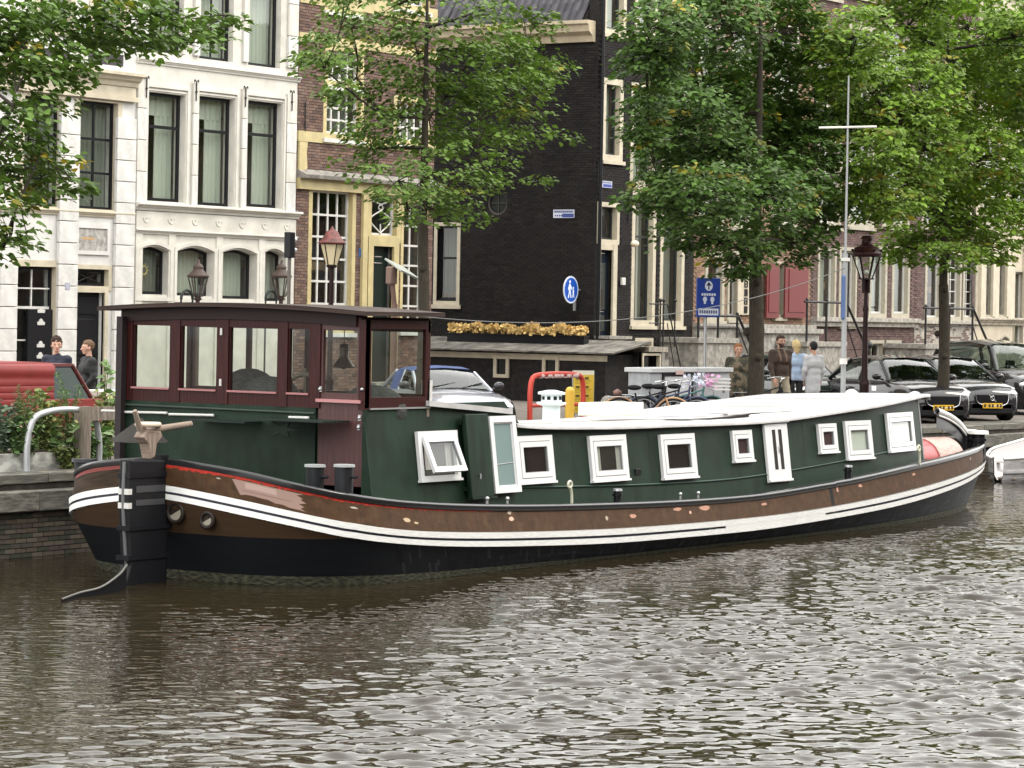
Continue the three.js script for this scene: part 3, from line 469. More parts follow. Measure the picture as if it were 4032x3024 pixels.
  for (let r = 0; r < 9; r++) for (let c = 0; c < 32; c++) { const t = part(o, 'roof_tile', tg, [rt, rt2, rt3][(r * 5 + c * 7 + ((c * c) % 3)) % 3]), a = r * 0.31 - 0.06; t.position.set(-0.28 + a * Math.cos(sl), eave + 0.58 + a * Math.sin(sl), -th - 0.05 - c * 0.235); t.rotation.z = sl; }
  part(o, 'gable_coping', BB(0, 4.4, 0, 0.12, -0.38, 0.06).rotateZ(Math.atan2(4, w / 2)).translate(-0.05, h - 3.02, 0), M.lead);
}
{ // lean-to entrance beside the black house, along the side street
  const AU = BU - 1.7, rP = (px, py) => atU(px, py, AU), y1 = rP(2390, 1398)[1], nA = rP(2385, 1400)[0], nB = 48;
  const o = thing('lean_to', 'low black lean-to with cream fascia and small cream windows beside the corner house', 'lean-to', [AU, STREET, -nA]);
  const L = nB - nA, H = y1 - STREET, blk = mt(0.024, 0.021, 0.02, 0.8, { map: rep(gRough, 0.8) });
  const q = (a, b, c, d) => { const p = rP(a, b), r = rP(c, d); return [r[0] - nA, p[0] - nA, r[1] - STREET, p[1] - STREET]; };
  const ws = [q(1958, 1408, 1994, 1474), q(2150, 1408, 2190, 1470)];
  part(o, 'wall', prism([[0, 0], [L, 0], [L, H], [0, H]], 0.15, 0, ws.map(a => outline(...a))).rotateY(PI / 2), blk);
  part(o, 'end_wall', BB(0.15, 1.68, 0, H, -0.15, 0), blk);
  for (const a of ws) { const f = part(o, 'window_casing', ring(a[0] - 0.09, a[1] + 0.09, a[2] - 0.09, a[3] + 0.06, 0.09, 0.08, -0.05).rotateY(PI / 2), M.cream); part(f, 'pane', new THREE.PlaneGeometry(a[1] - a[0], a[3] - a[2]).translate((a[0] + a[1]) / 2, (a[2] + a[3]) / 2, 0.05).rotateY(PI / 2), M.darkGlass); }
  part(o, 'roof_slab', prism([[-0.22, H + 0.02], [1.68, H + 0.3], [1.68, H + 0.36], [-0.22, H + 0.06]], L + 0.35).translate(0, 0, -L), mt(0.19, 0.175, 0.15, 0.85, { map: rep(gDirt, 0.5) }));
  part(o, 'fascia_board', BB(-0.03, 0.0, H - 0.17, H - 0.02, -L, 0.05), M.cream);
  const bx = thing('flower_box', 'long black flower box of dried golden flowers on the lean-to roof', 'flower box', [AU + 1.0, STREET + H + 0.3, -nA]);
  const f0 = atU(2308, 1370, AU + 1)[0] - nA, f1 = atU(1770, 1370, AU + 1)[0] - nA;
  part(bx, 'box', [BB(-0.12, 0.12, -0.1, 0.16, -f1, -f0), BB(-0.14, 0.14, 0.14, 0.17, -f1 - 0.02, -f0 + 0.02)], M.blackPaint);
  const fg = new THREE.CircleGeometry(0.045, 6), n = 1500, im = new THREE.InstancedMesh(fg, mt(1, 1, 1, 0.95, { side: THREE.DoubleSide }), n), D = new THREE.Object3D();
  for (let k = 0; k < n; k++) { const z = -rr(f0, f1), hump = 0.16 + 0.1 * noise.noise(z * 2.2, 1, 4) + 0.05 * noise.noise(z * 7, 2, 4); D.position.set(rr(-0.17, 0.17), 0.16 + Math.pow(rnd(), 0.6) * Math.max(hump, 0.06) * 1.5, z); D.rotation.set(rr(0, 6), rr(0, 6), rr(0, 6)); D.scale.setScalar(rr(0.6, 1.4)); D.updateMatrix(); im.setMatrixAt(k, D.matrix); const v = rr(0.6, 1.1); im.setColorAt(k, new THREE.Color().setRGB(0.72 * v, 0.5 * v, 0.19 * v)); }
  im.name = 'dried_flowers'; im.userData = { kind: 'stuff' }; bx.add(im);
  // stoop of the black house in front: small cream framed cellar door and black iron railing
  const st = thing('stoop', 'stone stoop with cream cellar door frame in front of the black house', 'stoop', [BU + 0.1, STREET, -nA + 0.25]);
  const sp = (px, py) => { const [u, y] = atN(px, py, nA - 0.25); return [u - BU - 0.1, y - STREET]; };
  const d0 = sp(2532, 1400), d1 = sp(2592, 1560), cap = sp(2500, 1366), cap2 = sp(2620, 1385);
  part(st, 'side_block', BB(-0.1, d0[0] - 0.06, 0, cap[1] - 0.14, -1.1, 0), blk); part(st, 'side_block', BB(d1[0] + 0.06, d1[0] + 0.14, 0, cap[1] - 0.14, -1.1, 0), blk);
  part(st, 'cellar_door_frame', [BB(d0[0] - 0.06, d0[0], 0, d0[1] + 0.06, -0.08, 0.03), BB(d1[0], d1[0] + 0.06, 0, d0[1] + 0.06, -0.08, 0.03), BB(d0[0], d1[0], d0[1], d0[1] + 0.06, -0.08, 0.03)], M.cream);
  part(st, 'cellar_door', BB(d0[0], d1[0], 0, d0[1], -0.3, -0.25), M.blackPaint);
  part(st, 'landing', BB(-0.2, cap2[0], cap[1] - 0.13, cap[1], -1.3, 0.08), mt(0.36, 0.32, 0.26, 0.85, { map: rep(gRough, 0.8) }));
  const ry = sp(2500, 1195)[1], y0 = cap[1], xr = cap2[0];
  part(st, 'railing', [bar([0, ry, -0.05], [xr + 0.15, ry, -0.05], 0.018), bar([0, ry - 0.5, -0.05], [xr, ry - 0.5, -0.05], 0.014), bar([xr + 0.15, ry, -0.05], [xr + 0.9, 0.9, -0.05], 0.02), bar([xr + 0.15, ry - 0.5, -0.05], [xr + 0.7, 0.5, -0.05], 0.014)], M.iron);
  for (const x of [0.55, 1.3, xr - 0.05]) part(st, 'railing_post', [bar([x, y0, -0.05], [x, ry + 0.08, -0.05], 0.022), sph(0.05, x, ry + 0.1, -0.05, 10)], M.iron);
  for (let k = 0; k < 5; k++) part(st, 'step', BB(xr + k * 0.22, xr + (k + 1) * 0.22, 0, y0 - 0.17 * (k + 1), -1.2, -0.15), M.stone);
}
// houses further along, mostly behind the trees
function rowHouse(name, label, pxA, pxB, height, wallM, wins, extra, brickCols) {
  const u0 = typeof pxA === 'number' ? atN(pxA, 1150, FRONT_N)[0] + 0.004 : pxA[0], u1 = atN(pxB, 1150, FRONT_N)[0], K = building(name, label, u0, u1, height);
  const hs = [];
  for (const [a, b, c, d, opt] of wins) { const q = K.rect(a, b, c, d); if (q[0] < 0.05 || q[1] > K.w - 0.05) continue; win(K, q, opt); hs.push([...q, 0, (opt.cw ?? 0.1)]); }
  extra?.(K, hs);
  shell(K, wallM);
  if (brickCols) {
    const list = []; for (let y = 1.4, r = 0; y < 13; y += 0.067, r++) for (let x = 0.1 + (r % 2) * 0.106; x < K.w - 0.1; x += 0.212) if (!hs.some(q => x > q[0] - 0.24 && x < q[1] + 0.24 && y > q[2] - 0.25 && y < q[3] + 0.2)) list.push([x, y]);
    const im = new THREE.InstancedMesh(B(0.201, 0.056, 0.03), mt(1, 1, 1, 0.9, { map: rep(gRough, 3) }), list.length), D = new THREE.Object3D();
    list.forEach(([x, y], k) => { D.position.set(x, y, 0.004 + rr(-0.003, 0.003)); D.updateMatrix(); im.setMatrixAt(k, D.matrix); const c = brickCols[(k * 13 + (k >> 3)) % brickCols.length], v = rr(0.85, 1.15); im.setColorAt(k, new THREE.Color().setRGB(c[0] * v, c[1] * v, c[2] * v)); });
    im.name = 'brick_courses'; im.userData = { kind: 'stuff' }; K.o.add(im);
  }
  return K;
}
const trim = mt(0.42, 0.385, 0.3, 0.6, { map: rep(gSoft, 0.6) }), WC = { sash: M.white, casing: trim, cw: 0.14, sill: trim, depth: 0.14 };
function upper(list, rows) { return list.flatMap(([a, b]) => rows.map(([c, d, o]) => [a, c, b, d, { ...WC, ...o }])); }
const UP3 = [[560, 880, { cols: 2, rows: [0.33, -0.66], curtain: 'both' }], [110, 420, { cols: 2, rows: [0.33, -0.66], curtain: 'sheer' }], [-330, -20, { cols: 2, rows: [-0.5] }]];
rowHouse('orange_house', 'orange brick house with cream frames and dark red shutters behind the tree', 2730, 3190, 15, mt(0.3, 0.2, 0.14, 0.9, { map: rep(gRough, 0.5) }), [
  ...upper([[2760, 2825], [2890, 2955], [3050, 3120]], UP3), [2872, 1000, 2890, 1245, { ...WC, cw: 0.1 }], [2786, 1010, 2826, 1245, { ...WC }], [3052, 1040, 3070, 1240, { ...WC, cw: 0.08 }]], (K) => {
  const { o } = K, q = K.rect(2896, 1060, 2952, 1240);
  const sb = part(o, 'menu_board', BB(q[0], q[1], q[2], q[3], 0.06, 0.1), M.cream);
  for (let k = 0; k < 5; k++) { const y = lerp(q[2], q[3], (k + 0.6) / 5.3), x = (q[0] + q[1]) / 2; part(sb, 'letter_mark', [ring(x - 0.09, x + 0.09, y - 0.1, y + 0.1, 0.035, 0.02, 0.1), k % 2 ? B(0.14, 0.03, 0.02, x, y, 0.11) : B(0.03, 0.16, 0.02, x, y, 0.11)], M.blackPaint); }
  for (const [a, b] of [[3002, 3046], [3074, 3160]]) { const s = K.rect(a, 1035, b, 1252); const sh = part(o, 'shutter', BB(s[0], s[1], s[2], s[3], 0.12, 0.17), mt(0.13, 0.014, 0.014, 0.5)); part(sh, 'shutter_panel', RB((s[1] - s[0]) * 0.7, (s[3] - s[2]) * 0.8, 0.03, 0.01, (s[0] + s[1]) / 2, (s[2] + s[3]) / 2, 0.175), mt(0.13, 0.014, 0.014, 0.5)); }
  const bs = K.P(2900, 1275)[1]; part(o, 'stone_base', [BB(0, K.w, 0, bs - 0.14, 0, 0.16), BB(0, K.w, bs - 0.12, bs, 0, 0.24)], M.stone);
  for (const [a, b] of [[2890, 3165]]) { const x0 = K.P(a, 1350)[0], x1 = K.P(b, 1350)[0]; part(o, 'pedestal', [BB(x0, x1, 0, bs - 0.25, 0.16, 0.5), BB(x0 - 0.1, x1 + 0.1, bs - 0.25, bs - 0.12, 0.16, 0.6)], mt(0.42, 0.4, 0.36, 0.85, { map: rep(gRough, 0.6) })); }
}, [[0.34, 0.21, 0.14], [0.3, 0.18, 0.12], [0.38, 0.24, 0.16]]);
rowHouse('brick_house', 'purple brown brick house with white windows and high stone stoop', 3190, 3600, 16, mt(0.14, 0.09, 0.08, 0.9, { map: rep(gRough, 0.5) }), [
  ...upper([[3225, 3290], [3350, 3420], [3485, 3560]], UP3), [3226, 985, 3270, 1262, { ...WC, cw: 0.1, curtain: 'sheer' }], [3310, 985, 3352, 1270, { ...WC, cw: 0.1 }], [3430, 985, 3470, 1235, { ...WC, curtain: 'sheer' }], [3520, 985, 3560, 1235, { ...WC, curtain: 'dark' }], [3428, 1352, 3462, 1415, { ...WC, cw: 0.1, sill: false }], [3492, 1352, 3530, 1415, { ...WC, cw: 0.1, sill: false }], [3272, 1368, 3300, 1440, { ...WC, cw: 0.08, sill: false }]], K => {
  const { o } = K, bs = K.P(3480, 1262)[1]; part(o, 'stone_base', [BB(0, K.w, bs - 0.05, bs + 0.08, 0, 0.26), BB(0, K.w, bs - 0.2, bs - 0.05, 0, 0.16)], mt(0.42, 0.39, 0.34, 0.85, { map: rep(gRough, 0.6) }));
}, [[0.17, 0.105, 0.095], [0.14, 0.085, 0.08], [0.2, 0.13, 0.115]]);
rowHouse('brick_house', 'narrow dark brick house with small paned cream windows beside the stone front', 3600, 3838, 15.5, mt(0.13, 0.09, 0.08, 0.9, { map: rep(gRough, 0.5) }), [
  ...upper([[3640, 3700], [3748, 3806]], UP3), [3650, 985, 3690, 1250, { ...WC, cw: 0.14 }], [3735, 1000, 3766, 1248, { ...WC, cols: 2, rows: [0.2, 0.4, 0.6, 0.8], cw: 0.12 }], [3798, 1000, 3828, 1250, { ...WC, cols: 2, rows: [0.2, 0.4, 0.6, 0.8], cw: 0.12 }], [3725, 1390, 3745, 1440, { ...WC, cw: 0.09, sill: false }]], K => {
  const { o } = K, bs = K.P(3720, 1275)[1]; part(o, 'stone_base', [BB(0, K.w, 0, bs, 0, 0.02), BB(0, K.w, bs, bs + 0.1, 0, 0.2)], mt(0.45, 0.42, 0.36, 0.85, { map: rep(gRough, 0.6) }));
}, [[0.17, 0.105, 0.095], [0.14, 0.085, 0.08], [0.2, 0.13, 0.115]]);
rowHouse('stone_house', 'pale cream stone fronted house with tall pilasters and narrow grey windows', 3838, 4220, 16, mt(0.55, 0.49, 0.38, 0.85, { map: rep(gSoft, 0.4) }), [
  ...upper([[3875, 3925], [3985, 4040], [4110, 4170]], UP3), [3878, 1000, 3893, 1240, { ...WC, cw: 0.06, sash: M.lead }], [3930, 1000, 3946, 1240, { ...WC, cw: 0.06, sash: M.lead }], [3995, 1070, 4015, 1370, { ...WC, cw: 0.06, sill: false }], [3940, 1325, 3962, 1380, { ...WC, cw: 0.05, rise: 0.1, sill: false }], [4080, 1000, 4120, 1240, { ...WC }]], K => {
  const { o } = K, bs = K.P(3900, 1268)[1]; part(o, 'base_moulding', moulding(0, K.w, bs - 0.1, 0.25, 0.2), mt(0.5, 0.45, 0.36, 0.85, { map: rep(gRough, 0.6) }));
  for (const [a, b] of [[3853, 3872], [3900, 3924], [3955, 3985], [4025, 4060]]) { const x0 = K.P(a, 1150)[0], x1 = K.P(b, 1150)[0]; part(o, 'pilaster', BB(x0, x1, bs + 0.12, 6, 0, 0.1), mt(0.6, 0.54, 0.42, 0.85, { map: rep(gSoft, 0.4) })); }
});
{ // iron-railed stone stoops in front of the far houses
  const stoop = (label, pxa, pxb, pyLand, pyRail, n = FRONT_N - 1.5) => {
    const a = atN(pxa, pyLand, n), b = atN(pxb, pyLand, n), r = atN(pxa, pyRail, n)[1] - STREET, h = a[1] - STREET, W = b[0] - a[0];
    const o = thing('stoop', label, 'stoop', [a[0], STREET, -n]);
    part(o, 'landing', [BB(0, W, h - 0.14, h, -1.4, 0.05), BB(0.08, W - 0.08, 0, h - 0.14, -1.4, 0)], M.stone);
    for (let k = 0; k < 6; k++) part(o, 'step', BB(W + k * 0.26, W + (k + 1) * 0.26, 0, h * (1 - (k + 1) / 7), -1.3, -0.1), M.stone);
    for (const x of [0.05, W * 0.5, W - 0.05]) part(o, 'railing_post', [bar([x, h, 0], [x, r + 0.04, 0], 0.035), sph(0.05, x, r + 0.06, 0, 8)], M.iron);
    part(o, 'railing', [bar([-0.1, r, 0], [W, r, 0], 0.035), bar([0, (h + r) / 2, 0], [W, (h + r) / 2, 0], 0.018), bar([W, r, 0], [W + 1.5, r - h + 0.15, 0], 0.04), bar([W, (h + r) / 2, 0], [W + 1.3, 0.4, 0], 0.02)], M.iron);
    part(o, 'newel_post', [bar([W + 1.5, 0, 0], [W + 1.5, r - h + 0.3, 0], 0.07), sph(0.12, W + 1.5, r - h + 0.38, 0, 10)], M.iron);
  };
  stoop('stone stoop with black iron railing beside the red shutters', 3172, 3330, 1345, 1188);
  stoop('stone stoop with black railing before the small paned windows', 3640, 3830, 1355, 1212);
  stoop('stone stoop with thin dark rails behind the blue sign', 2745, 2905, 1330, 1242, FRONT_N - 1.2);
}
{ // the opposite bank, mirrored in panes and car glass
  const cols = [[0.22, 0.12, 0.09], [0.3, 0.26, 0.2], [0.16, 0.1, 0.08], [0.26, 0.15, 0.1], [0.35, 0.32, 0.27], [0.18, 0.13, 0.1]];
  let u = -20; cols.concat(cols, cols, cols).forEach((c, k) => {
    const w = 7.4 + (k % 3) * 1.2, h = 15 + (k * 5) % 4, o = thing('house_across_canal', 'plain gabled house on the opposite bank behind the viewer', 'house', [u, 0.95, 15], 0, 'houses of the opposite bank');
    part(o, 'wall', BB(0, w, 0, h, 0, 8), mt(...c, 0.9)); part(o, 'roof', prism([[0, h], [w, h], [w / 2, h + 2.5]], 8), M.dark);
    for (let r = 0; r < 4; r++) for (let i = 0; i < 3; i++) part(o, 'window', BB(0.7 + i * (w - 1) / 3, 1.9 + i * (w - 1) / 3, 0.9 + r * 3.1, 2.9 + r * 3.1, -0.04, 0.02), M.darkGlass);
    u += w + 0.01;
  });
}

// ---------- the houseboat ----------
const BO = { U: 27.58, N: 23.62, L: 23 };
{
  const { U, N, L } = BO, boat = thing('houseboat', 'long green houseboat with brown hull, white stripes and dark red wheelhouse', 'houseboat', [U, 0, -N]);
  const half = (x, Bm) => { x = clamp(x, 0, L); if (x < 2.3) return Bm * Math.cbrt(1 - Math.pow((2.3 - x) / 2.3, 3)); if (x > L - 9.5) return Bm * Math.pow(Math.max(0, 1 - Math.pow((x - L + 9.5) / 9.5, 2.2)), 1 / 1.7); return Bm; };
  const table = t => x => { let i = 1; while (i < t.length - 1 && t[i][0] < x) i++; const [a, b] = t[i - 1], [c, d] = t[i]; return lerp(b, d, clamp((x - a) / (c - a), 0, 1)); };
  const soft = t => { // smooth curve through the table, in a variable that spreads the bluff stern out
    const S = t.map(([x]) => Math.pow(x, 0.42)), Y = t.map(q => q[1]), n = t.length, m = Y.map((_, i) => i === 0 ? (Y[1] - Y[0]) / (S[1] - S[0]) : i === n - 1 ? (Y[i] - Y[i - 1]) / (S[i] - S[i - 1]) : (Y[i + 1] - Y[i - 1]) / (S[i + 1] - S[i - 1]));
    const f = x => { const s = Math.pow(Math.max(x, 0), 0.42); let i = 1; while (i < n - 1 && S[i] < s) i++; const h = S[i] - S[i - 1], q = clamp((s - S[i - 1]) / h, 0, 1), q2 = q * q, q3 = q2 * q; return (2 * q3 - 3 * q2 + 1) * Y[i - 1] + (q3 - 2 * q2 + q) * h * m[i - 1] + (3 * q2 - 2 * q3) * Y[i] + (q3 - q2) * h * m[i]; };
    return x => x < 1 ? (f(x * 0.85) + f(x) + f(x * 1.15)) / 3 : (f(x - 0.4) + f(x - 0.2) + 2 * f(x) + f(x + 0.2) + f(x + 0.4)) / 6;
  };
  const yG = soft([[0, 1.5], [0.12, 1.38], [0.45, 1.24], [1.07, 1.1], [2.04, 0.99], [3.17, 0.905], [4.86, 0.82], [6.9, 0.755], [8.6, 0.715], [10.8, 0.7], [12.1, 0.735], [14.2, 0.83], [16.3, 0.95], [17.9, 1.02], [19.5, 1.08], [21, 1.12], [23, 1.17]]);
  const yT = soft([[0, 1.19], [0.11, 1.05], [0.42, 0.92], [1.01, 0.78], [1.94, 0.66], [3.07, 0.58], [4.75, 0.5], [6.8, 0.435], [8.06, 0.415], [10, 0.4], [12, 0.415], [14, 0.48], [16.1, 0.58], [19.3, 0.75], [21.1, 0.85], [23, 0.95]]);
  const yS = soft([[0, 1.02], [0.11, 0.87], [0.42, 0.745], [1.01, 0.6], [1.94, 0.49], [3.07, 0.4], [4.75, 0.315], [6.8, 0.24], [8.8, 0.215], [10.65, 0.205], [12, 0.225], [14, 0.285], [16.1, 0.37], [19.3, 0.56], [20.6, 0.66], [23, 0.8]]);
  const xs = []; for (let i = 0; i <= 22; i++) xs.push(2.3 * Math.pow(i / 22, 2.6)); for (let x = 2.7; x < L - 9.5; x += 0.45) xs.push(x); for (let i = 0; i <= 30; i++) xs.push(L - 9.5 + 9.5 * Math.sin(i / 30 * PI / 2));
  const lev = { // half breadth, height, and how far the ends draw in
    keel: x => [x, 1.5, -0.9, 1.5, 2.2], low: x => [x, 2.0, -0.3, 0.75, 1.1], water: x => [x, 2.2, 0.0, 0.42, 0.65], bot: x => [x, 2.36, yS(x), 0, 0.08], top: x => [x, 2.38, yT(x), 0, 0.02], gun: x => [x, 2.3, yG(x), 0, 0],
    mid: x => { const s = yS(x), y = Math.min(s, 0.6), t = y / s; return [x, lerp(2.2, 2.36, t), y, lerp(0.42, 0, t), lerp(0.65, 0.08, t)]; },
  };
  const pt = (f, x, side, out = 0) => { const [, b, y, a, e] = f(x); return [a + x * (L - a - e) / L, y, side * (half(x, b) + out)]; };
  const mix = (f, g, t) => x => { const p = f(x), q = g(x); return p.map((v, i) => lerp(v, q[i], t)); };
  const arc = xs.map(() => 0); for (let i = 1; i < xs.length; i++) { const p = pt(lev.top, xs[i - 1], 1), q = pt(lev.top, xs[i], 1); arc[i] = arc[i - 1] + Math.hypot(p[0] - q[0], p[2] - q[2]); }
  const AL = arc[arc.length - 1];
  function band(f, g, n, { out = 0, from = 0, to = L, sides = [1, -1] } = {}) {
    const st = xs.map((x, i) => [x, i]).filter(([x]) => x >= from - 1e-6 && x <= to + 1e-6), gs = [];
    for (const s of sides) { const rows = []; for (let j = 0; j <= n; j++) rows.push(st.map(([x]) => pt(mix(f, g, j / n), x, s, out))); gs.push(sheet(rows, (_, j, i) => [arc[st[i][1]] / AL, j / n], s < 0)); }
    return merge(gs);
  }
  const blackHull = mt(0.011, 0.012, 0.014, 0.5, { map: rep(gDirt, 16, 2) });
  const weed = mt(0.075, 0.076, 0.045, 0.9, { map: rep(grain(256, 9, 4, 0.2, 1.3, 6, 31), 30, 1) });
  part(boat, 'lower_hull', [band(lev.keel, lev.low, 2), band(lev.low, lev.water, 2), band(mix(lev.water, lev.mid, 0.2), lev.mid, 4)], canvasHull());
  part(boat, 'weed_line', band(lev.water, mix(lev.water, lev.mid, 0.2), 1, { out: 0.004 }), weed);
  function canvasHull() { // black tar paint, scuffed grey amidships with pale drips
    const t = canvasTex(2048, 128, (c, w, h) => {
      c.fillStyle = '#15171b'; c.fillRect(0, 0, w, h);
      for (let k = 0; k < 2600; k++) { const x = rnd() * w, m = sstep(0.14, 0.3, x / w), v = 18 + rnd() * (18 + 42 * m); c.fillStyle = `rgba(${v | 0},${v + 2 | 0},${v + 7 | 0},${0.1 + 0.25 * m * rnd()})`; c.fillRect(x, rnd() * h, 4 + rnd() * 46, 1 + rnd() * 7); }
      for (let k = 0; k < 240; k++) { const x = rnd() * w; if (x < w * 0.13) continue; c.fillStyle = rnd() < 0.5 ? 'rgba(8,9,12,0.5)' : 'rgba(120,124,118,0.22)'; c.fillRect(x, rnd() * h * 0.7, 2 + rnd() * 5, 10 + rnd() * 70); }
    });
    t.wrapS = t.wrapT = THREE.RepeatWrapping; return phys(1, 1, 1, 0.55, { specularIntensity: 0.25, map: t });
  }
  // brown topsides: painted plates, a ragged red band under the gunwale aft, bare primer patches where the paint is touched up
  const pxArc = []; for (let i = 0; i < xs.length; i++) { const p = pt(mix(lev.top, lev.gun, 0.5), xs[i], 1), u = p[0] + U, n = N - p[2], Z = u * CS + n * SN, X = u * SN - n * CS, x0 = CX + F * X / Z, y0 = HY - (p[1] - CAMH) * F / Z; pxArc.push([x0 - ROLL * (y0 + ROLL * (x0 - 2016) - 1512), arc[i] / AL]); }
  const aAt = table(pxArc);
  const topTex = canvasTex(2048, 128, (c, w, h) => {
    c.fillStyle = '#402a17'; c.fillRect(0, 0, w, h);
    for (let k = 0; k < 3000; k++) { const v = rnd(); c.fillStyle = v < 0.45 ? 'rgba(80,58,38,0.1)' : v < 0.9 ? 'rgba(34,22,14,0.1)' : 'rgba(100,80,60,0.14)'; c.fillRect(rnd() * w, rnd() * h, 2 + rnd() * 9, 8 + rnd() * 50); }
    for (let k = 0; k < 26; k++) { c.fillStyle = 'rgba(30,20,14,0.35)'; c.fillRect(rnd() * w, 0, 1.5, h); }
    for (let x = 0; x < w * 0.22; x += 3) { const f = 1 - x / (w * 0.22); c.fillStyle = `rgba(${150 + rnd() * 30 | 0},${38 + rnd() * 12 | 0},${30 + rnd() * 8 | 0},0.95)`; const d = 20 + (4 + 10 * f) * (0.6 + rnd() * 0.8); c.fillRect(x, 0, 3, d); }
    const at = (px, v, dw, dh, col) => { const x = aAt(px) * w; c.fillStyle = col; c.beginPath(); const n = 9; for (let i = 0; i < n; i++) { const a = i / n * 6.28, r = 0.75 + rnd() * 0.4; c.lineTo(x + Math.cos(a) * dw * r, v * h + Math.sin(a) * dh * r); } c.fill(); };
    const X0 = aAt(915) * w, X1 = aAt(1190) * w; c.fillStyle = '#8c746a'; c.beginPath(); c.moveTo(X0, 34); c.lineTo(X1, 34); for (let i = 0; i <= 8; i++) c.lineTo(X1 - (i % 2) * 5 + rnd() * 4, 34 + i * 10); for (let i = 8; i >= 0; i--) c.lineTo(lerp(X0 + 8, X1 - 6, i / 8), 92 + rnd() * 14 + i * 1.2); c.fill();
    c.fillStyle = '#6d5549'; c.fillRect(lerp(X0, X1, 0.15), 78, (X1 - X0) * 0.7, 3); c.fillStyle = '#a08a80'; c.fillRect(lerp(X0, X1, 0.2), 40, (X1 - X0) * 0.45, 26);
    const pk = '#ad8270', gr = '#a89a8a';
    for (const [px, v, a, b, col] of [[2010, 0.22, 4, 12, gr], [2014, 0.48, 5, 12, '#c9a793'], [2388, 0.55, 3, 12, gr], [2492, 0.5, 8, 12, pk], [2670, 0.32, 9, 11, pk], [2718, 0.5, 3, 10, '#c09a86'], [2778, 0.34, 14, 17, pk], [3010, 0.42, 8, 9, pk], [3300, 0.3, 3, 16, pk], [3390, 0.32, 6, 9, pk], [3600, 0.36, 6, 9, pk], [3822, 0.4, 3, 9, gr], [1600, 0.62, 6, 10, '#b29c82'], [1636, 0.7, 4, 6, '#b29c82'], [1395, 0.4, 5, 5, '#a8a29a'], [860, 0.35, 3, 4, '#9a9a94']]) at(px, v, a, b, col);
    c.fillStyle = '#141312'; const xb = aAt(3275) * w; c.fillRect(xb - 5, 0, 9, h);
  });
  part(boat, 'topside_plating', band(lev.top, lev.gun, 4, { sides: [1] }), phys(1, 1, 1, 0.7, { specularIntensity: 0.45, map: topTex }));
  part(boat, 'topside_plating', band(lev.top, lev.gun, 4, { sides: [-1] }), mt(0.052, 0.03, 0.016, 0.7, { map: rep(gDirt, 10, 1) }));
  part(boat, 'red_band', band(mix(lev.top, lev.gun, 0.72), mix(lev.top, lev.gun, 0.86), 1, { sides: [-1], out: 0.004, to: 2.4 }), mt(0.26, 0.03, 0.022, 0.6, { map: rep(gDirt, 8, 1) }));
  part(boat, 'stern_plating', band(lev.mid, lev.bot, 3, { to: 1.05 }), mt(0.06, 0.034, 0.018, 0.65, { map: rep(gSoft, 8, 2) }));
  // rubbing strake: two white mouldings and a dark groove, plain white amidships
  const wht = mt(0.84, 0.84, 0.82, 0.5, { map: rep(gDirtLight(), 20, 1) }); function gDirtLight() { return grain(256, 8, 3, 0.9, 1.0, 5, 9); }
  const strake = (a, b, from, to, m, nm, out) => part(boat, nm, [band(mix(lev.bot, lev.top, a), mix(lev.bot, lev.top, b), 2, { out, from, to }), band(mix(lev.bot, lev.top, b), mix(lev.bot, lev.top, b + 0.02), 1, { out: out * 0.5, from, to })], m);
  strake(0.58, 1.0, 0, L, wht, 'upper_white_strake', 0.05); strake(0.0, 0.4, 0, L, wht, 'lower_white_strake', 0.05);
  strake(0.36, 0.6, 0, 9.6, mt(0.03, 0.03, 0.045, 0.5), 'dark_strake_groove', 0.03); strake(0.36, 0.6, 13.4, L, mt(0.03, 0.03, 0.045, 0.5), 'dark_strake_groove', 0.03); strake(0.38, 0.6, 9.55, 13.45, wht, 'middle_white_strake', 0.048);
  // gunwale cap and decks
  const capM = mt(0.014, 0.014, 0.015, 0.16, { specularIntensity: 1 }), rail = s => { const prof = [[0.03, -0.05], [0.05, 0], [0.03, 0.035], [-0.06, 0.035], [-0.08, 0], [-0.06, -0.07]]; return sheet(prof.map(([a, b]) => xs.map(x => { const p = pt(lev.gun, x, s); return [p[0], p[1] + b, p[2] + s * a]; })), null, s < 0); };
  part(boat, 'gunwale', [rail(1), rail(-1)], capM);
  const deckRow = (x, dy, k = 0.97) => { const p = pt(lev.gun, x, 1); return [-1, -0.5, 0, 0.5, 1].map(t => [p[0], p[1] + dy + 0.04 * (1 - t * t), t * p[2] * k]); };
  part(boat, 'deck', sheet(xs.filter(x => x < 18.6).map(x => deckRow(x, -0.04)), null, true), mt(0.02, 0.024, 0.022, 0.6));
  part(boat, 'foredeck', sheet(xs.filter(x => x > 18.2).map(x => deckRow(x, -0.34, 0.95)), null, true), mt(0.05, 0.05, 0.055, 0.6));
  // ----- cabin -----
  const green = mt(0.009, 0.024, 0.013, 0.5, { map: rep(grain(256, 7, 3, 0.66, 1.12, 6, 21), 0.5) });
  const yE = soft([[3.2, 2.0], [5.1, 1.9], [5.15, 1.86], [7.7, 1.79], [9, 1.785], [11.6, 1.775], [12.8, 1.8], [14.2, 1.87], [15.9, 1.96], [18.3, 2.09], [19, 2.12]]);
  const cabB = x => Math.min(1.88, half(x, 2.3) - 0.3 - 0.02 * Math.max(0, x - 13)), cabZ = (x, y) => cabB(x) - 0.13 * (y - 0.8);
  const CX1 = 18.25, cx = []; for (let x = 1.9; x < CX1; x += 0.35) cx.push(x); cx.push(CX1);
  const cabSide = s => sheet([0, 0.5, 1].map(t => cx.map(x => { const y = lerp(yG(x) - 0.1, x < 5.12 ? 2.2 : yE(x) + (s > 0 ? 0.01 : -0.13), t); return [x, y, s * cabZ(x, y)]; })), p => [p[0], p[1]], s < 0);
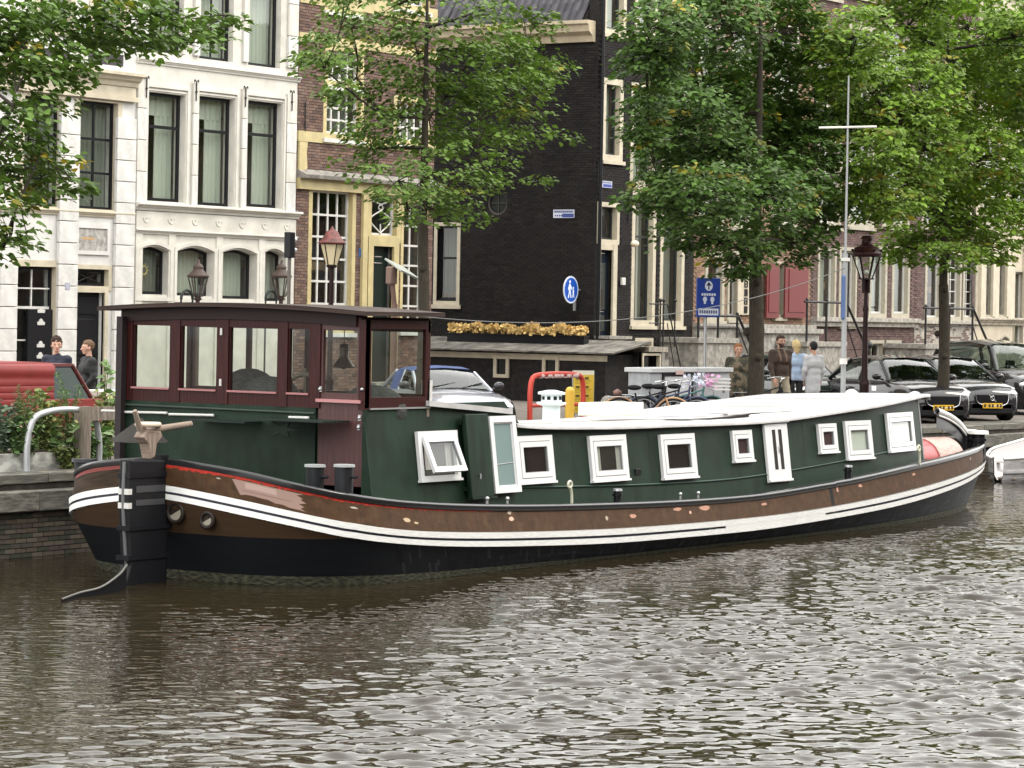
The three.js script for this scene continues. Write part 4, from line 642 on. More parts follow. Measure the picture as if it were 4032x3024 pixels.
  part(boat, 'cabin_side', cabSide(1), green); part(boat, 'cabin_side', cabSide(-1), green);
  part(boat, 'cabin_front', sheet([0, 1].map(t => [-1, -0.5, 0, 0.5, 1].map(k => { const y = lerp(0.7, yE(CX1) - 0.03 + 0.03 * k, t); return [CX1, y, k * cabZ(CX1, y)]; })), p => [p[2], p[1]]), green);
  part(boat, 'corner_pipe', bar([CX1 + 0.02, 1.0, cabZ(CX1, 1) - 0.02], [CX1 + 0.02, 2.1, cabZ(CX1, 2.1) - 0.02], 0.03), M.steel);
  const roofM = mt(0.47, 0.46, 0.45, 0.6, { map: rep(grain(256, 7, 7, 0.86, 1.0, 6, 12), 0.5) });
  const rx = cx.filter(x => x > 5.0).concat([CX1 + 0.22]); rx[0] = 5.14;
  const roofTop = rx.map(x => { const e = yE(Math.min(x, CX1)), b = cabZ(Math.min(x, CX1), 1.9) + 0.12, k = t => e + 0.034 + 0.02 * (1 - t * t) - 0.03 * (1 - t) * b; return [[x, e - 0.02, b], [x, e + 0.025, b], [x, e + 0.034, b - 0.03], ...[0.8, 0.5, 0.2, -0.2, -0.5, -0.8].map(t => [x, k(t), t * b]), [x, k(-1), -b], [x, k(-1) - 0.05, -b]]; });
  const roofMesh = part(boat, 'cabin_roof', [sheet(roofTop, p => [p[0], p[2]], true), sheet([roofTop[roofTop.length - 1], roofTop[roofTop.length - 1].map(p => [p[0], p[1] - 0.1, p[2]])])], roofM);
  for (let k = 1; k < 7; k++) part(roofMesh, 'roof_seam', tube([0.9, 0.5, 0, -0.5, -0.9].map(t => { const x = 5.2 + k * 1.95, b = cabZ(x, 1.9); return [x, yE(x) + 0.036 + 0.02 * (1 - t * t) - 0.03 * (1 - t) * b, t * b]; }), 0.012, 5), roofM);
  // aft cabin roof (higher, white edged)
  part(boat, 'aft_cabin_roof', prism([[3.2, 2.17], [5.14, 2.03], [5.14, 2.1], [3.2, 2.24]], 3.5).translate(0, 0, -1.72), roofM);
  part(boat, 'aft_roof_edge', prism([[3.24, 2.2], [3.34, 2.2], [3.34, 2.5], [3.24, 2.5]], 0.1).translate(0, 0, 1.62), M.white);
  part(boat, 'aft_cabin_front', BB(5.1, 5.14, 1.8, 2.04, -1.7, 1.7), green);
  // ray from the photograph onto the leaning cabin side
  const onCab = (px, py) => { let n = N - 1.7, x = 0, y = 0; for (let i = 0; i < 12; i++) { const [u, yy] = atN(px, py, n); x = u - U; y = yy; n = N - cabZ(x, y); } return [x, y, cabZ(x, y)]; };
  const place = (o, px, py, off = 0) => { const p = onCab(px, py), e = 0.2, dz = (cabZ(p[0] + e, p[1]) - cabZ(p[0] - e, p[1])) / (2 * e); o.position.set(p[0], p[1], p[2] + off); o.rotation.set(-Math.atan(0.13), -Math.atan(dz), 0, 'YXZ'); return p; };
  const sizeAt = (px0, px1, py0, py1) => { const c = onCab((px0 + px1) / 2, (py0 + py1) / 2), a = onCab(px0, (py0 + py1) / 2), b = onCab(px1, (py0 + py1) / 2), t = onCab((px0 + px1) / 2, py0), d = onCab((px0 + px1) / 2, py1); return [Math.hypot(b[0] - a[0], b[2] - a[2]), t[1] - d[1], c]; };
  function cabWindow(px0, px1, py0, py1, o = {}) { // outer frame rectangle in the photograph
    const [w, h] = sizeAt(px0, px1, py0, py1), fw = o.fw ?? 0.075;
    const fr = part(boat, 'cabin_window', [ring(-w / 2, w / 2, -h / 2, h / 2, fw, 0.05, 0)], M.upvc); place(fr, (px0 + px1) / 2, (py0 + py1) / 2, 0.004);
    const inner = g => o.open ? g.translate(0, -(h / 2 - fw), -0.03).rotateX(-o.open).translate(0, h / 2 - fw, 0.05) : g;
    const a = w / 2 - fw - 0.008, b = h / 2 - fw - 0.008, sw = o.sw ?? 0.07;
    part(fr, 'sash', inner(ring(-a, a, -b, b, sw, 0.045, 0.012)), M.upvc);
    part(fr, 'gasket', inner(ring(-a + sw - 0.004, a - sw + 0.004, -b + sw - 0.004, b - sw + 0.004, 0.012, 0.03, 0.014)), mt(0.2, 0.2, 0.21, 0.6));
    part(fr, 'pane', inner(new THREE.PlaneGeometry(2 * (a - sw), 2 * (b - sw)).translate(0, 0, 0.03)), o.glass ?? M.glass);
    part(fr, 'window_recess', BB(-a, a, -b, b, -0.002, 0.006), o.back ?? mt(0.005, 0.004, 0.004, 0.9));
    if (o.drape) part(fr, 'curtain', [wavy(-a + sw, -a + sw + 0.14, -b + sw, b - sw, 0.018, 20).scale(1, 1, 0.15).translate(0, 0, 0.013), wavy(a - sw - 0.12, a - sw, -b + sw, b - sw, 0.018, 20).scale(1, 1, 0.15).translate(0, 0, 0.013)], mt(0.35, 0.33, 0.31, 0.9, { side: THREE.DoubleSide }));
    part(fr, 'sill_board', B(w + 0.03, 0.03, 0.07, 0, -h / 2 + 0.01, 0.035), M.upvc);
    return fr;
  }
  cabWindow(1640, 1797, 1696, 1896, { open: 0.3, back: mt(0.05, 0.052, 0.045, 0.8), drape: true });
  cabWindow(2026, 2170, 1715, 1906); cabWindow(2317, 2461, 1713, 1897, { drape: true }); cabWindow(2596, 2731, 1708, 1887);
  cabWindow(2877, 2954, 1694, 1821, { fw: 0.06, sw: 0.06, back: mt(0.045, 0.022, 0.026, 0.8) }); cabWindow(3216, 3287, 1668, 1786, { fw: 0.06, sw: 0.06, back: mt(0.04, 0.022, 0.028, 0.8) });
  const drape = mt(0.5, 0.52, 0.48, 0.9); cabWindow(3323, 3425, 1656, 1811, { back: drape }); cabWindow(3488, 3590, 1624, 1779, { back: drape });
  { // narrow white side door with two glass strips
    const [w, h] = sizeAt(3009, 3098, 1667, 1900), d = part(boat, 'side_door', RB(w, h, 0.05, 0.008, 0, 0, 0.02), M.upvc); place(d, 3053, 1784, 0.01);
    for (const s of [-1, 1]) part(d, 'door_pane', B(0.1, h * 0.68, 0.012, s * 0.1, h * 0.06, 0.044), M.darkGlass);
    part(d, 'door_rail', B(w + 0.02, 0.035, 0.03, 0, -h / 2 + 0.03, 0.05), M.upvc); part(d, 'hatch', RB(w * 1.05, 0.16, 0.3, 0.02, 0, h / 2 + 0.09, -0.06), M.upvc); part(d, 'door_handle', bar([0.02, 0, 0.05], [0.02, 0.1, 0.06], 0.01), M.steel);
  }
  { // open green shutter and the white framed frosted panel beside it
    const [w, h] = sizeAt(1815, 1905, 1628, 1958), s = part(boat, 'green_shutter', RB(w, h, 0.07, 0.01), green); place(s, 1858, 1793, 0.1); part(s, 'shutter_drip', B(w + 0.05, 0.025, 0.1, 0, -h / 2 - 0.01, 0.01), green); part(s, 'shutter_bracket', [B(w, 0.05, 0.1, 0, h / 2 - 0.1, -0.06), B(w, 0.05, 0.1, 0, -h / 2 + 0.12, -0.06)], green); part(s, 'latch', bar([-0.05, -h * 0.28, 0.04], [-0.05, -h * 0.22, 0.05], 0.012), M.steel);
    const [w2, h2] = sizeAt(1913, 2016, 1636, 1942), f = part(boat, 'frosted_panel_frame', ring(-w2 / 2, w2 / 2, -h2 / 2, h2 / 2, 0.085, 0.06, 0), M.upvc); place(f, 1965, 1789, 0.05);
    part(f, 'frosted_pane', B(w2 - 0.16, h2 - 0.16, 0.012, 0, 0, 0.02), M.frosted); part(f, 'inner_bead', ring(-w2 / 2 + 0.083, w2 / 2 - 0.083, -h2 / 2 + 0.083, h2 / 2 - 0.083, 0.02, 0.02, 0.02), M.upvc); part(f, 'crease', bar([-w2 / 2 + 0.09, -h2 * 0.13, 0.03], [w2 / 2 - 0.09, -h2 * 0.11, 0.03], 0.005), M.steel);
    part(f, 'panel_backing', BB(-w2 / 2, w2 / 2, -h2 / 2, h2 / 2, -0.045, -0.005), green);
  }
  { const p = onCab(2510, 1858); part(boat, 'vent_grille', RB(0.16, 0.09, 0.03, 0.006, p[0], p[1], p[2] + 0.005), M.blackPaint); }
  for (const px of [1480, 1700, 2250, 2550, 3160, 3460]) { const a = onCab(px, 1700), b = cabZ(a[0], 0.9); part(boat, 'plate_seam', bar([a[0], 0.85, b + 0.001], [a[0], Math.min(yE(a[0]), 1.9) - 0.12, cabZ(a[0], yE(a[0]) - 0.1) + 0.001], 0.005, 0.005, 5), green); }
  { // low rubbing line along the cabin foot with hooks, cleats and fairleads on the gunwale
    const line = []; for (let x = 5.2; x < 18; x += 0.5) line.push([x, yG(x) + 0.24, cabZ(x, yG(x) + 0.24) + 0.012]); part(boat, 'cabin_rail_line', tube(line, 0.014, 5), mt(0.03, 0.06, 0.045, 0.4));
    const hook = (px, py) => { const [u, y] = atN(px, py, N - 2.25), x = u - U; part(boat, 'rope_hook', [tube([[x + 0.06, yG(x), 2.2], [x + 0.03, yG(x) + 0.16, 2.21], [x - 0.02, yG(x) + 0.26, 2.22]], 0.022, 6), new THREE.TorusGeometry(0.045, 0.018, 6, 14).translate(x - 0.03, yG(x) + 0.29, 2.22)], mt(0.55, 0.54, 0.42, 0.6)); };
    hook(2255, 1950); hook(3626, 1830);
    const bol = (px, h, r) => { const [u] = atN(px, 1950, N - 2.22), x = u - U; const b = part(boat, 'mooring_bollard', [cyl(r, r, h, x, yG(x) - 0.03, 2.1), cyl(r * 1.35, r * 1.35, 0.03, x, yG(x) + h * 0.55, 2.1)], M.blackPaint); part(b, 'bollard_cap', cyl(r * 1.25, r * 1.15, 0.03, x, yG(x) + h - 0.02, 2.1), M.steel); };
    bol(2460, 0.2, 0.055); bol(3364, 0.2, 0.055);
    for (const px of [1930, 2010, 2690, 2760]) { const [u] = atN(px, 1975, N - 2.2), x = u - U; part(boat, 'fitting', [bar([x, yG(x), 2.15], [x, yG(x) + 0.09, 2.15], 0.018), sph(0.03, x, yG(x) + 0.1, 2.15, 8)], M.steel); }
    for (const px of [1240, 1355]) { // big aft bollards with pale tops
      const [n, y] = atU(px, 1870, U + 1.15), z = N - n; const top = y + 0.1; const b = part(boat, 'aft_bollard', [cyl(0.115, 0.115, top - 0.85, 1.15, 0.85, z, 20)], mt(0.014, 0.015, 0.017, 0.4)); part(b, 'bollard_top', cyl(0.135, 0.13, 0.03, 1.15, top, z, 20), mt(0.25, 0.26, 0.26, 0.5)); part(b, 'cross_bar', bar([1.15, top - 0.12, z + 0.2], [1.15, top - 0.12, z - 0.05], 0.02), M.blackPaint);
    }
  }
  // roof furniture
  { const p = (px, py, z) => { const [u, y] = atN(px, py, N - z); return [u - U, y]; };
    let [x, y] = p(2170, 1650, 0.4); part(boat, 'roof_vent', [cyl(0.13, 0.13, 0.26, x, yE(x) + 0.03, 0.4, 20), lathe([[0.14, 0], [0.21, 0.02], [0.22, 0.05], [0.15, 0.06], [0.15, 0.16], [0.2, 0.165], [0.2, 0.2], [0.06, 0.23], [0, 0.23]], 22).translate(x, yE(x) + 0.26, 0.4)], mt(0.62, 0.7, 0.7, 0.4));
    part(boat, 'vent_slots', Array.from({ length: 10 }, (_, k) => B(0.05, 0.05, 0.01, 0, yE(x) + 0.375, 0.151).rotateY(k * 0.628).translate(x, 0, 0.4)), M.blackPaint);
    const sk = (px0, px1, z, h, nm, m) => { const a = p(px0, 1630, z)[0], b = p(px1, 1630, z)[0]; part(boat, nm, RB(b - a, h, 0.5, 0.015, (a + b) / 2, yE((a + b) / 2) + 0.075 + h / 2, z), m); };
    sk(2330, 2480, 0.1, 0.2, 'skylight_box', mt(0.66, 0.63, 0.52, 0.6)); sk(2815, 3070, 1.0, 0.05, 'roof_panel', M.upvc); sk(2640, 2812, 0.9, 0.03, 'roof_panel', mt(0.5, 0.49, 0.5, 0.5)); sk(2730, 2756, 0.2, 0.14, 'vent_stub', M.upvc);
    for (const px of [3245, 3440]) { const a = p(px, 1560, 0.6)[0]; part(boat, 'roof_stud', cyl(0.04, 0.04, 0.08, a, yE(a) + 0.07, 0.6, 10), M.upvc); }
  }
  // ----- wheelhouse: across the stern, back wall towards the rudder -----
  const XB = 1.88, XF = 3.28, ZN = 1.72, ZF = -2.3, y0 = 2.24, roofY = z => 3.42 + 0.012 * (-z) - 0.016 * z * z;
  const zb = (px, py) => { const [n, y] = atU(px, py, U + XB); return [N - n, y]; };
  const red = M.mahogany;
  part(boat, 'wheelhouse_lower_wall', [BB(XB, XB + 0.06, 0.95, y0 - 0.1, zb(1243, 1600)[0], ZF), BB(XB, XB + 0.06, 0.95, y0 - 0.1, zb(1432, 1600)[0], ZN), BB(XB + 0.06, XF, 1.4, y0 - 0.1, ZF, ZF + 0.06)], green);
  part(boat, 'wheelhouse_back_corner', prism([[-1.69, 0.95], [-1.87, 0.95], [-1.7, y0 - 0.1], [-1.69, y0 - 0.1]], 0.03).rotateY(PI / 2).translate(XB - 0.005, 0, 0), green);
  part(boat, 'wheelhouse_floor', BB(XB + 0.06, XF, 1.2, 1.25, ZF, ZN - 0.06), M.wood); part(boat, 'wheelhouse_front_lower_wall', BB(XF - 0.05, XF, 1.3, y0, ZF, ZN), M.wood);
  // posts and rails of the back wall; each opening takes its sash
  const openB = [[522, 670], [709, 855], [900, 1094], [1133, 1220]].map(([a, b]) => [zb(b, 1420)[0], zb(a, 1420)[0]]), doorZ = [zb(1415, 1420)[0], zb(1262, 1420)[0]];
  const hdr = z => roofY(z) - 0.08, yTop = 3.14;
  const cuts = [ZN, ...[...openB, doorZ].flat().sort((a, b) => b - a), ZF];
  for (let i = 0; i < cuts.length; i += 2) { const a = cuts[i], b = cuts[i + 1]; part(boat, 'wheelhouse_post', BB(XB - 0.01, XB + 0.09, y0 - 0.1, hdr((a + b) / 2), a, b), red); }
  for (const [a, b] of openB) {
    const hz = (a + b) / 2, s = part(boat, 'wheelhouse_sash', [BB(XB, XB + 0.07, y0 - 0.1, y0 + 0.08, a, b), BB(XB, XB + 0.07, yTop, hdr(hz), a, b), BB(XB + 0.01, XB + 0.06, y0 + 0.08, yTop, a, a + (b > a ? 0.02 : -0.02)), BB(XB + 0.01, XB + 0.06, y0 + 0.08, yTop, b, b - (b > a ? 0.02 : -0.02))], red);
    part(s, 'pane', new THREE.PlaneGeometry(Math.abs(b - a), yTop - y0 - 0.08).rotateY(-PI / 2).translate(XB + 0.04, (yTop + y0 + 0.08) / 2, hz), M.glass); part(s, 'sash_sill', BB(XB - 0.03, XB, y0 + 0.06, y0 + 0.085, a, b), mt(0.3, 0.12, 0.12, 0.4));
  }
  for (const y of [2.42, 3.08]) part(boat, 'hinge', B(0.02, 0.09, 0.03, XB - 0.02, y, zb(874, 1400)[0]), M.white);
  { const [a, b] = doorZ, d = part(boat, 'wheelhouse_door', [BB(XB + 0.01, XB + 0.06, 1.17, y0 + 0.02, zb(1425, 1700)[0], zb(1250, 1700)[0]), BB(XB + 0.01, XB + 0.06, y0 + 0.02, y0 + 0.1, a, b), BB(XB + 0.01, XB + 0.06, yTop, 3.3, a, b), BB(XB + 0.01, XB + 0.06, y0 + 0.1, yTop, a, a - 0.035), BB(XB + 0.01, XB + 0.06, y0 + 0.1, yTop, b, b + 0.035)], mt(0.075, 0.02, 0.018, 0.5, { map: rep(gWood, 3, 0.7) }));
    part(d, 'pane', new THREE.PlaneGeometry(Math.abs(b - a), yTop - y0 - 0.1).rotateY(-PI / 2).translate(XB + 0.04, (yTop + y0 + 0.1) / 2, (a + b) / 2), M.glass);
    part(d, 'weather_board', BB(XB - 0.04, XB + 0.01, y0 - 0.02, y0 + 0.02, zb(1425, 1560)[0], zb(1250, 1560)[0]), mt(0.38, 0.17, 0.17, 0.4));
    for (const [px, py] of [[1417, 1645], [1413, 1683], [1262, 1532], [1428, 1533]]) { const q = zb(px, py); part(d, 'lock', [sph(0.025, XB - 0.01, q[1], q[0], 8), B(0.02, 0.07, 0.04, XB, q[1], q[0])], M.steel); }
  }
  // side towards the viewer: one large pane; the far side and front glazed too
  const sideWin = (z, s) => { const f = part(boat, 'wheelhouse_side_frame', [BB(XB, XF, y0 - 0.08, y0 + 0.05, z - 0.05, z), BB(XB, XF, 3.16, hdr(z), z - 0.05, z), BB(XB, XB + 0.12, y0 + 0.05, 3.16, z - 0.05, z), BB(XF - 0.1, XF, y0 + 0.05, 3.16, z - 0.05, z)], red); part(f, 'pane', new THREE.PlaneGeometry(XF - XB - 0.22, 3.11 - y0).translate((XB + XF) / 2 + 0.01, (3.16 + y0 + 0.05) / 2, z - 0.025), M.glass); part(f, 'sill_strip', BB(XB + 0.1, XF, y0 - 0.1, y0 - 0.08, z - 0.05, z + 0.02), M.steel); };
  sideWin(ZN, 1); sideWin(ZF + 0.05, -1);
  const fz = [ZF, -1.3, -0.3, 0.7, ZN];
  for (let k = 0; k < 4; k++) { const f = part(boat, 'wheelhouse_front_frame', [BB(XF - 0.05, XF, y0, y0 + 0.08, fz[k], fz[k + 1]), BB(XF - 0.05, XF, 3.12, hdr(fz[k] + 0.5), fz[k], fz[k + 1]), BB(XF - 0.05, XF, y0 + 0.08, 3.12, fz[k], fz[k] + 0.07)], red); part(f, 'pane', new THREE.PlaneGeometry(fz[k + 1] - fz[k] - 0.07, 3.04 - y0).rotateY(PI / 2).translate(XF - 0.025, (3.12 + y0 + 0.08) / 2, (fz[k] + fz[k + 1]) / 2 + 0.03), M.glass); }
  { const zs = []; for (let i = 0; i <= 16; i++) zs.push(lerp(ZF - 0.3, ZN + 0.14, i / 16));
    const top = [XB - 0.2, XF + 0.12].map(x => zs.map(z => [x, roofY(z) + 0.035, z])), bot = [XB - 0.2, XF + 0.12].map(x => zs.map(z => [x, roofY(z) - 0.02, z]));
    part(boat, 'wheelhouse_roof', [sheet(top, p => [p[0], p[2]], true), sheet(bot, p => [p[0], p[2]]), sheet([bot[0], top[0]]), sheet([top[1], bot[1]]), sheet([bot, top].map(r => r.map(q => q[16])))], mt(0.05, 0.03, 0.024, 0.6, { map: rep(gDirt, 0.6) }));
    part(boat, 'roof_fascia', sheet([0, 1].map(j => zs.slice(1, -1).map(z => [XB - 0.03, roofY(z) - 0.02 - j * 0.16, z])), p => [p[2], p[1]]), mt(0.018, 0.008, 0.008, 0.5));
  }
  part(boat, 'wheelhouse_corner_post', BB(XB - 0.12, XB - 0.02, 1.0, 3.25, ZF - 0.02, ZF + 0.08), mt(0.025, 0.02, 0.02, 0.5));
  part(boat, 'wheelhouse_trim', [bar([XB - 0.02, y0 - 0.16, ZF], [XB - 0.02, y0 - 0.17, zb(1243, 1600)[0]], 0.016)], mt(0.03, 0.045, 0.035, 0.3));
  for (const [a, b, py] of [[407, 465, 1617], [488, 664, 1622], [672, 848, 1631], [1144, 1222, 1643]]) { const p = zb(a, py), q = zb(b, py); part(boat, 'white_strip', bar([XB - 0.03, p[1], p[0]], [XB - 0.03, (p[1] + q[1]) / 2, q[0]], 0.018), M.white); }
  // inside the wheelhouse: lamp, wheel post, heaped sacks under dark cloth, plant
  part(boat, 'ship_lamp', [lathe([[0, 0.34], [0.05, 0.33], [0.07, 0.28], [0.06, 0.26], [0.06, 0.16], [0.14, 0.05], [0.16, 0.03], [0.05, 0.02], [0, 0]], 16).translate(XB + 0.7, 2.62, 0.85), bar([XB + 0.7, 2.96, 0.85], [XB + 0.7, 3.35, 0.85], 0.006)], mt(0.06, 0.04, 0.03, 0.35, { metalness: 0.6 }));
  part(boat, 'steering_pedestal', [cyl(0.12, 0.09, 0.95, XB + 1.0, 1.25, 0.1), new THREE.TorusGeometry(0.34, 0.03, 8, 28).rotateY(PI / 2).translate(XB + 0.85, 2.2, 0.1), ...[0, 1, 2, 3].map(k => bar([XB + 0.85, 2.2 - 0.42 * Math.cos(k * PI / 4), 0.1 - 0.42 * Math.sin(k * PI / 4)], [XB + 0.85, 2.2 + 0.42 * Math.cos(k * PI / 4), 0.1 + 0.42 * Math.sin(k * PI / 4)], 0.018))], M.wood);
  part(boat, 'canvas_heap', [new THREE.SphereGeometry(0.5, 18, 12).scale(0.7, 0.9, 1).translate(XB + 0.75, 2.15, -0.75), new THREE.SphereGeometry(0.42, 18, 12).scale(0.8, 0.8, 1.2).translate(XB + 0.8, 2.1, 1.25), new THREE.SphereGeometry(0.3, 14, 10).scale(1, 0.7, 1.4).translate(XB + 0.5, 2.3, -0.2)], mt(0.06, 0.062, 0.06, 0.9, { map: rep(gRough, 3) }));
  // ----- stern: rudder, tiller, portholes -----
  { const rp = (px, py) => { const [u, y] = atN(px, py, N); return [u - U, y]; };
    const A = rp(496, 1800), Bt = rp(500, 2225), C = rp(392, 2315), D = rp(240, 2360);
    const top = 1.5;
    part(boat, 'rudder', prism([[0.02, -0.6], [0.06, top - 0.02], [A[0], top], [A[0] - 0.02, 1.0], [Bt[0], Bt[1]], [Bt[0] - 0.15, -0.1], [Bt[0], -0.6]], 0.14, 0.015).translate(0, 0, -0.07), mt(0.009, 0.009, 0.011, 0.55));
    { const q = [[500, 2225, 0.28], [470, 2262, 0.2], [392, 2314, 0.09], [320, 2332, 0.06], [242, 2360, 0.03]].map(([a, b, y]) => { const [u, n] = atY(a, b, y); return [u - U, y, N - n]; }); part(boat, 'rudder_heel', sheet([q.map(p => [p[0], p[1], p[2]]), q.map(p => [p[0] + 0.1, -0.5, p[2] - 0.1])]), mt(0.009, 0.009, 0.011, 0.55)); part(boat, 'heel_edge', tube(q, 0.014, 7, 40), mt(0.1, 0.1, 0.09, 0.5)); }
    part(boat, 'rudder_edge', tube([[A[0] - 0.02, top, 0.0], [A[0] - 0.03, 1.0, 0], [Bt[0] - 0.01, Bt[1], 0]], 0.026, 7, 60), mt(0.1, 0.105, 0.105, 0.45));
    for (const y of [1.3, 0.66, 0.3]) part(boat, 'rudder_strap', BB(A[0] - 0.035, 0.1, y, y + 0.06, -0.1, 0.1), M.blackPaint);
    part(boat, 'rudder_stripe', [BB(A[0] + 0.1, -0.02, 1.12, 1.2, -0.092, 0.092), BB(A[0] + 0.1, -0.02, 0.96, 1.03, -0.092, 0.092)], mt(0.05, 0.05, 0.052, 0.6));
    part(boat, 'rudder_stripe', [BB(A[0] - 0.045, A[0] + 0.02, 1.1, 1.17, -0.075, 0.092), BB(A[0] - 0.045, A[0] + 0.02, 0.93, 1.0, -0.075, 0.092)], M.white);
    part(boat, 'stern_post', BB(-0.06, 0.08, -0.6, 1.56, -0.06, 0.06), M.blackPaint);
    // weathered wooden tiller head and bar
    const w = mt(0.3, 0.23, 0.18, 0.9, { map: rep(gWood, 2, 1) });
    part(boat, 'tiller_head', prism([[-0.26, 0.4], [0.08, 0.38], [0.12, 0.32], [-0.02, 0.2], [-0.06, 0], [-0.13, -0.02], [-0.2, 0.2], [-0.34, 0.31]], 0.16, 0.02).scale(0.72, 0.75, 0.8).translate(-0.17, top + 0.06, -0.06), w);
    part(boat, 'tiller', [bar([-0.3, top + 0.36, 0], [0.42, top + 0.44, 0.12], 0.05, 0.038), bar([-0.42, top + 0.38, 0.02], [-0.56, top + 0.62, 0.05], 0.04, 0.028)], w);
    part(boat, 'rope_coil', new THREE.TorusGeometry(0.12, 0.035, 6, 18).rotateX(PI / 2).scale(1.2, 1, 1).translate(-0.25, top + 0.44, 0), mt(0.5, 0.42, 0.33, 0.95));
    // pulpit seat and shelf with green star-like plate behind the tiller
    part(boat, 'stern_shelf', [BB(1.3, XB - 0.02, 1.98, 2.0, 0.2, 1.5), BB(1.5, XB - 0.02, 1.92, 1.94, -0.9, 0.1)], mt(0.01, 0.018, 0.014, 0.5));
    part(boat, 'star_plate', prism(Array.from({ length: 12 }, (_, k) => { const r = k % 2 ? 0.12 : 0.28, a = k / 12 * 6.28; return [Math.cos(a) * r, Math.sin(a) * r * 0.4]; }), 0.02).rotateY(-PI / 2).translate(1.5, 1.87, 0.7), green);
    part(boat, 'black_cover', new THREE.ConeGeometry(0.4, 0.3, 5).translate(0.2, 1.85, -0.5), M.dark);
    // portholes in the quarter
    for (const [px, py, r] of [[697, 2018, 0.115], [820, 2047, 0.09]]) {
      let best = [9]; for (let i = 0; i < xs.length - 1; i++) for (let j = 0; j < 8; j++) { const x = lerp(xs[i], xs[i + 1], j / 8), p = pt(mix(lev.mid, lev.bot, 0.6), x, 1), q = atN(px, py, N - p[2]), e = Math.abs(q[0] - U - p[0]); if (e < best[0]) best = [e, x, p, q[1]]; }
      const [, x, p, y] = best, nx = pt(mix(lev.mid, lev.bot, 0.6), x + 0.02, 1), yaw = Math.atan2(nx[0] - p[0], nx[2] - p[2]) - PI / 2;
      const ph = part(boat, 'porthole', [new THREE.TorusGeometry(r, 0.028, 8, 24), new THREE.CircleGeometry(r, 20).translate(0, 0, -0.005)], mt(0.02, 0.015, 0.012, 0.4)); ph.position.set(p[0], y, p[2]); ph.rotation.y = yaw; ph.position.x -= Math.sin(-yaw) * 0.01; ph.translateZ(0.02);
      part(ph, 'porthole_plug', prism(Array.from({ length: 12 }, (_, k) => [Math.cos(PI + k / 11 * PI) * r * 0.85, Math.sin(PI + k / 11 * PI) * r * 0.85]), 0.01).rotateZ(0.5), mt(0.24, 0.22, 0.17, 0.7));
    }
    const fb = pt(lev.gun, 0.35, -1); part(boat, 'far_bollard', [cyl(0.13, 0.13, 0.3, 0.55, 1.1, -1.75, 18), cyl(0.17, 0.16, 0.04, 0.55, 1.38, -1.75, 18)], mt(0.02, 0.021, 0.024, 0.4));
  }
  // ----- bow -----
  { const w = mt(0.62, 0.62, 0.6, 0.5);
    const bp = (px, py, x) => { const [n, y] = atU(px, py, U + x); return [x, y, N - n]; }, line = [bp(3688, 1618, 20.0), bp(3715, 1628, 20.4), bp(3745, 1644, 20.9), bp(3775, 1668, 21.4), bp(3798, 1697, 21.8)];
    part(boat, 'bow_coaming', sheet([0, 1].map(j => line.map(([a, b, c]) => [a, j ? b : b - 0.3, c])), null, true), M.blackPaint); part(boat, 'coaming_rail', [tube(line, 0.06, 8), tube(line.map(([a, b, c]) => [a, b - 0.08, c + 0.03]), 0.02, 6)], w);
    for (const [x, , z] of [bp(3806, 1700, 22.0), bp(3852, 1715, 21.7)]) { const b = part(boat, 'bow_bollard', [cyl(0.13, 0.13, 0.5, x, 0.85, z, 18), cyl(0.16, 0.16, 0.05, x, 1.2, z, 18)], M.blackPaint); part(b, 'bollard_top', cyl(0.19, 0.18, 0.06, x, 1.33, z, 18), mt(0.72, 0.71, 0.68, 0.5)); }
    const rb = part(boat, 'red_hood', [new THREE.CylinderGeometry(0.42, 0.42, 1.2, 24, 1, false, 0, PI).rotateZ(PI / 2).rotateX(0).translate(19.6, 0.85, 0.7)], mt(0.3, 0.03, 0.03, 0.35)); 
    part(rb, 'pale_hood_cover', new THREE.CylinderGeometry(0.44, 0.44, 1.0, 24, 1, false, 0.2, 2.6).rotateZ(PI / 2).translate(20.35, 0.85, 0.7), mt(0.62, 0.38, 0.33, 0.6, { map: rep(gRough, 3), side: THREE.DoubleSide }));
    part(boat, 'hatch_arm', [tube([[19.0, 1.3, -0.2], [19.6, 1.42, -0.1], [20.1, 1.3, 0.0]], 0.03, 6), tube([[18.5, 1.28, 0.9], [19.2, 1.28, 0.5], [19.8, 1.3, -0.1]], 0.025, 6)], mt(0.5, 0.36, 0.26, 0.6));
    part(boat, 'bow_fittings', [bar([20.3, 1.5, -0.9], [20.3, 1.85, -0.9], 0.02), sph(0.16, 20.3, 1.95, -0.9), bar([20.7, 1.3, -0.85], [20.7, 1.62, -0.85], 0.03)], mt(0.65, 0.65, 0.66, 0.4));
    // mast stepped at the fore end of the cabin, with a yard and a furled blue flag
    const [mu, myTop] = atN(3352, 300, N + 0.2), x = mu - U - 0.1, mz = -0.2, yMid = atN(3340, 1000, N + 0.2)[1], yYard = atN(3350, 503, N + 0.2)[1];
    const m = part(boat, 'mast', [bar([x, 0.8, mz], [x, yMid, mz], 0.048, 0.045), bar([x, yMid - 0.1, mz], [x, myTop, mz], 0.024, 0.015)], mt(0.26, 0.27, 0.27, 0.5));
    part(m, 'yard', bar([x - 0.29, yYard - 0.02, mz - 0.42], [x + 0.29, yYard + 0.02, mz + 0.42], 0.02), mt(0.6, 0.58, 0.5, 0.6));
    part(m, 'furled_flag', new THREE.CapsuleGeometry(0.05, 0.7, 4, 10).scale(1, 1, 0.7).translate(x - 0.13, atN(3310, 1170, N)[1], mz + 0.04), mt(0.06, 0.1, 0.22, 0.8)); part(m, 'mast_fitting', [B(0.12, 0.06, 0.12, x, yMid - 0.1, mz), B(0.1, 0.1, 0.1, x - 0.1, yMid - 1.9, mz + 0.05)], M.white);
